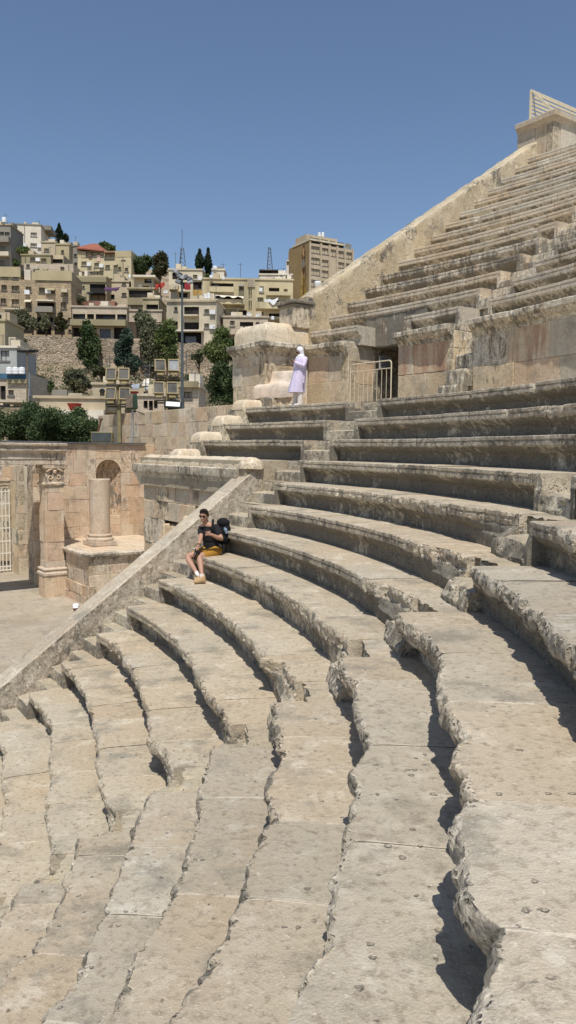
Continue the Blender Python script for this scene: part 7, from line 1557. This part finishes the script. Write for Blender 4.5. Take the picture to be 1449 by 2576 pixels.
for s_ in (-1, 1): mb.lathe(wh+wf*.082+wu*.012+wl*s_*.030, [(.002, .006), (.023, .005), (.025, 0), (.022, -.005), (.002, -.005)], 14, ax=(wl*1.1, wu*.9, wf)); mb.tube([wh+wf*.082+wu*.016+wl*s_*.05, wh+wf*.03+wu*.014+wl*s_*.074], .004, 5)
mb.build('sunglasses', bpy.data.materials['dark_lens'], t_w, smooth=.8)
trm = cloth('cream_trousers', (.66, .60, .54))
for a, b in ((Wx(790, 1330, -.08), Wx(790, 1690, -.09)), (Wx(690, 1330, .09), Wx(668, 1690, .06))):
    flesh('trouser_leg', trm, t_w, [[(a, .085), (lerp(a, b, .5), .078), ((b[0], b[1], zf+.05), .070)]], .010, 3)
    d = np.array([-.93, -.36, 0]); h = np.array([b[0]+.03, b[1], zf]); flesh('shoe', cloth('white_shoe', (.62, .60, .58)), t_w, [[(h+Z*.04, .04), (h+d*.10+Z*.036, .036), (h+d*.19+Z*.028, .026)]], .008, 3)
scm = cloth('white_scarf', (.72, .71, .75), 20, .04)
flesh('headscarf', scm, t_w, [('e', wh+wu*.04-wf*.034, wax, (.098, .100, .115)), ('e', wh-wu*.03-wf*.045, wax, (.095, .085, .12)), [(wh-wu*.10-wf*.03, .085), (Wx(835, 430), .085), (Wx(830, 475), .10)], [(wh+wl*.072-wf*.014+wu*.01, .024), (wh+wl*.062-wu*.08-wf*.006, .026), (wh-wu*.125+wf*.02, .034)], [(wh-wl*.072-wf*.014+wu*.01, .024), (wh-wl*.062-wu*.08-wf*.006, .026), (wh-wu*.125+wf*.02, .034)], [(Wx(790, 440, -.08), .07), (Wx(720, 490, -.05), .055)]], .009, 5)
mb = MB(); pc = Wx(560, 525, -.10); mb.box(pc, (.010, .075, .15), ((-wf*.0+np.array([.86, .1, .5])), Yv, np.array([-.5, 0, .86])), bev=.004)
tag(mb.build('mobile_phone', M['black'], smooth=.4), 'dark mobile phone held up by the woman in the headscarf', 'phone')
# ---- person on the orchestra floor, almost hidden by the parapet: only the capped head shows
hp = np.array(at(304, 2432, 22.0)); hp = np.array([hp[0], hp[1], hp[2]]); sc_ = 1.0; g = ZF
t_h = thing('person', (hp[0], hp[1], g), 'person in a white cap, nearly hidden behind the sloping parapet, only the head showing', 'person')
H_ = hp[2]-g; k_ = H_/1.62; c0 = hp; dx_ = np.array([.8, .6, 0]); dy_ = np.array([-.6, .8, 0])
flesh('body', skin2, t_h, [('e', c0, (dx_, dy_, Z), (.085, .10, .12)), [(c0-Z*.08, .06), (c0-Z*.22, .07)], ('e', c0-Z*.40, (dx_, dy_, Z), (.20, .13, .22)), ('e', c0-Z*.70, (dx_, dy_, Z), (.17, .13, .2)), [(c0+dx_*.2-Z*.26, .055), (c0+dx_*.26-Z*.55, .045), (c0+dx_*.24-Z*.82, .034), (c0+dx_*.24-Z*.92, .036)], [(c0-dx_*.2-Z*.26, .055), (c0-dx_*.26-Z*.55, .045), (c0-dx_*.24-Z*.82, .034), (c0-dx_*.24-Z*.92, .036)], [(c0+dx_*.09-Z*.78, .09), (c0+dx_*.10-Z*1.15, .06), (np.array([*(c0+dx_*.1)[:2], g+.05]), .04)], [(c0-dx_*.09-Z*.78, .09), (c0-dx_*.10-Z*1.15, .06), (np.array([*(c0-dx_*.1)[:2], g+.05]), .04)]], .014, 3)
flesh('shirt', cloth('grey_shirt', (.20, .20, .22)), t_h, [('e', c0-Z*.42, (dx_, dy_, Z), (.22, .15, .22)), ('e', c0-Z*.70, (dx_, dy_, Z), (.19, .15, .18))], .014, 3)
flesh('trousers', cloth('dark_trousers', (.03, .035, .05)), t_h, [[(c0+dx_*.09-Z*.82, .105), (c0+dx_*.10-Z*1.15, .075), (np.array([*(c0+dx_*.1)[:2], g+.09]), .06)], [(c0-dx_*.09-Z*.82, .105), (c0-dx_*.10-Z*1.15, .075), (np.array([*(c0-dx_*.1)[:2], g+.09]), .06)]], .014, 3)
flesh('cap', cloth('white_cap_cloth', (.72, .68, .68)), t_h, [('e', c0+Z*.06, (dx_, dy_, Z), (.105, .118, .085)), ('e', c0+Z*.035-dy_*.10-dx_*.05, (dx_, dy_, Z), (.085, .09, .014))], .008, 2)
# ------------------------------------------------------------------ camera, sun, sky
cam = bpy.data.cameras.new('camera'); co = bpy.data.objects.new('camera', cam); COL.objects.link(co)
cam.sensor_fit = 'VERTICAL'; cam.sensor_height = 36.0; cam.lens = 36.0*F/2576.0
cam.clip_start = .1; cam.clip_end = 3000
co.matrix_world = Matrix.Rotation(math.pi/2-PIT, 4, 'X') @ Matrix.Rotation(ROLL, 4, 'Z')
scene.camera = co
EL = rad(61.5)
sun = bpy.data.lights.new('sun', 'SUN'); so = bpy.data.objects.new('sun', sun); COL.objects.link(so)
sun.energy = 4.5; sun.angle = rad(.5); sun.color = (1.0, .955, .88)
d = Vector((-.02, math.cos(EL), -math.sin(EL)))
so.rotation_euler = d.to_track_quat('-Z', 'Y').to_euler(); so.location = (0, -20, 40)
w = bpy.data.worlds.new('World'); scene.world = w; w.use_nodes = True
nt = w.node_tree; bg = nt.nodes['Background']
sky = nt.nodes.new('ShaderNodeTexSky'); sky.sky_type = 'NISHITA'; sky.sun_disc = False
sky.sun_elevation = EL; sky.sun_rotation = math.pi; sky.air_density = 1.0; sky.dust_density = 1.4; sky.ozone_density = 2.0; sky.altitude = 800
nt.links.new(sky.outputs[0], bg.inputs[0]); bg.inputs[1].default_value = .118
scene.view_settings.view_transform = 'Standard'; scene.view_settings.look = 'None'; scene.view_settings.exposure = 0; scene.view_settings.gamma = 1
scene.cycles.max_bounces = 6; scene.render.filter_size = 1.05
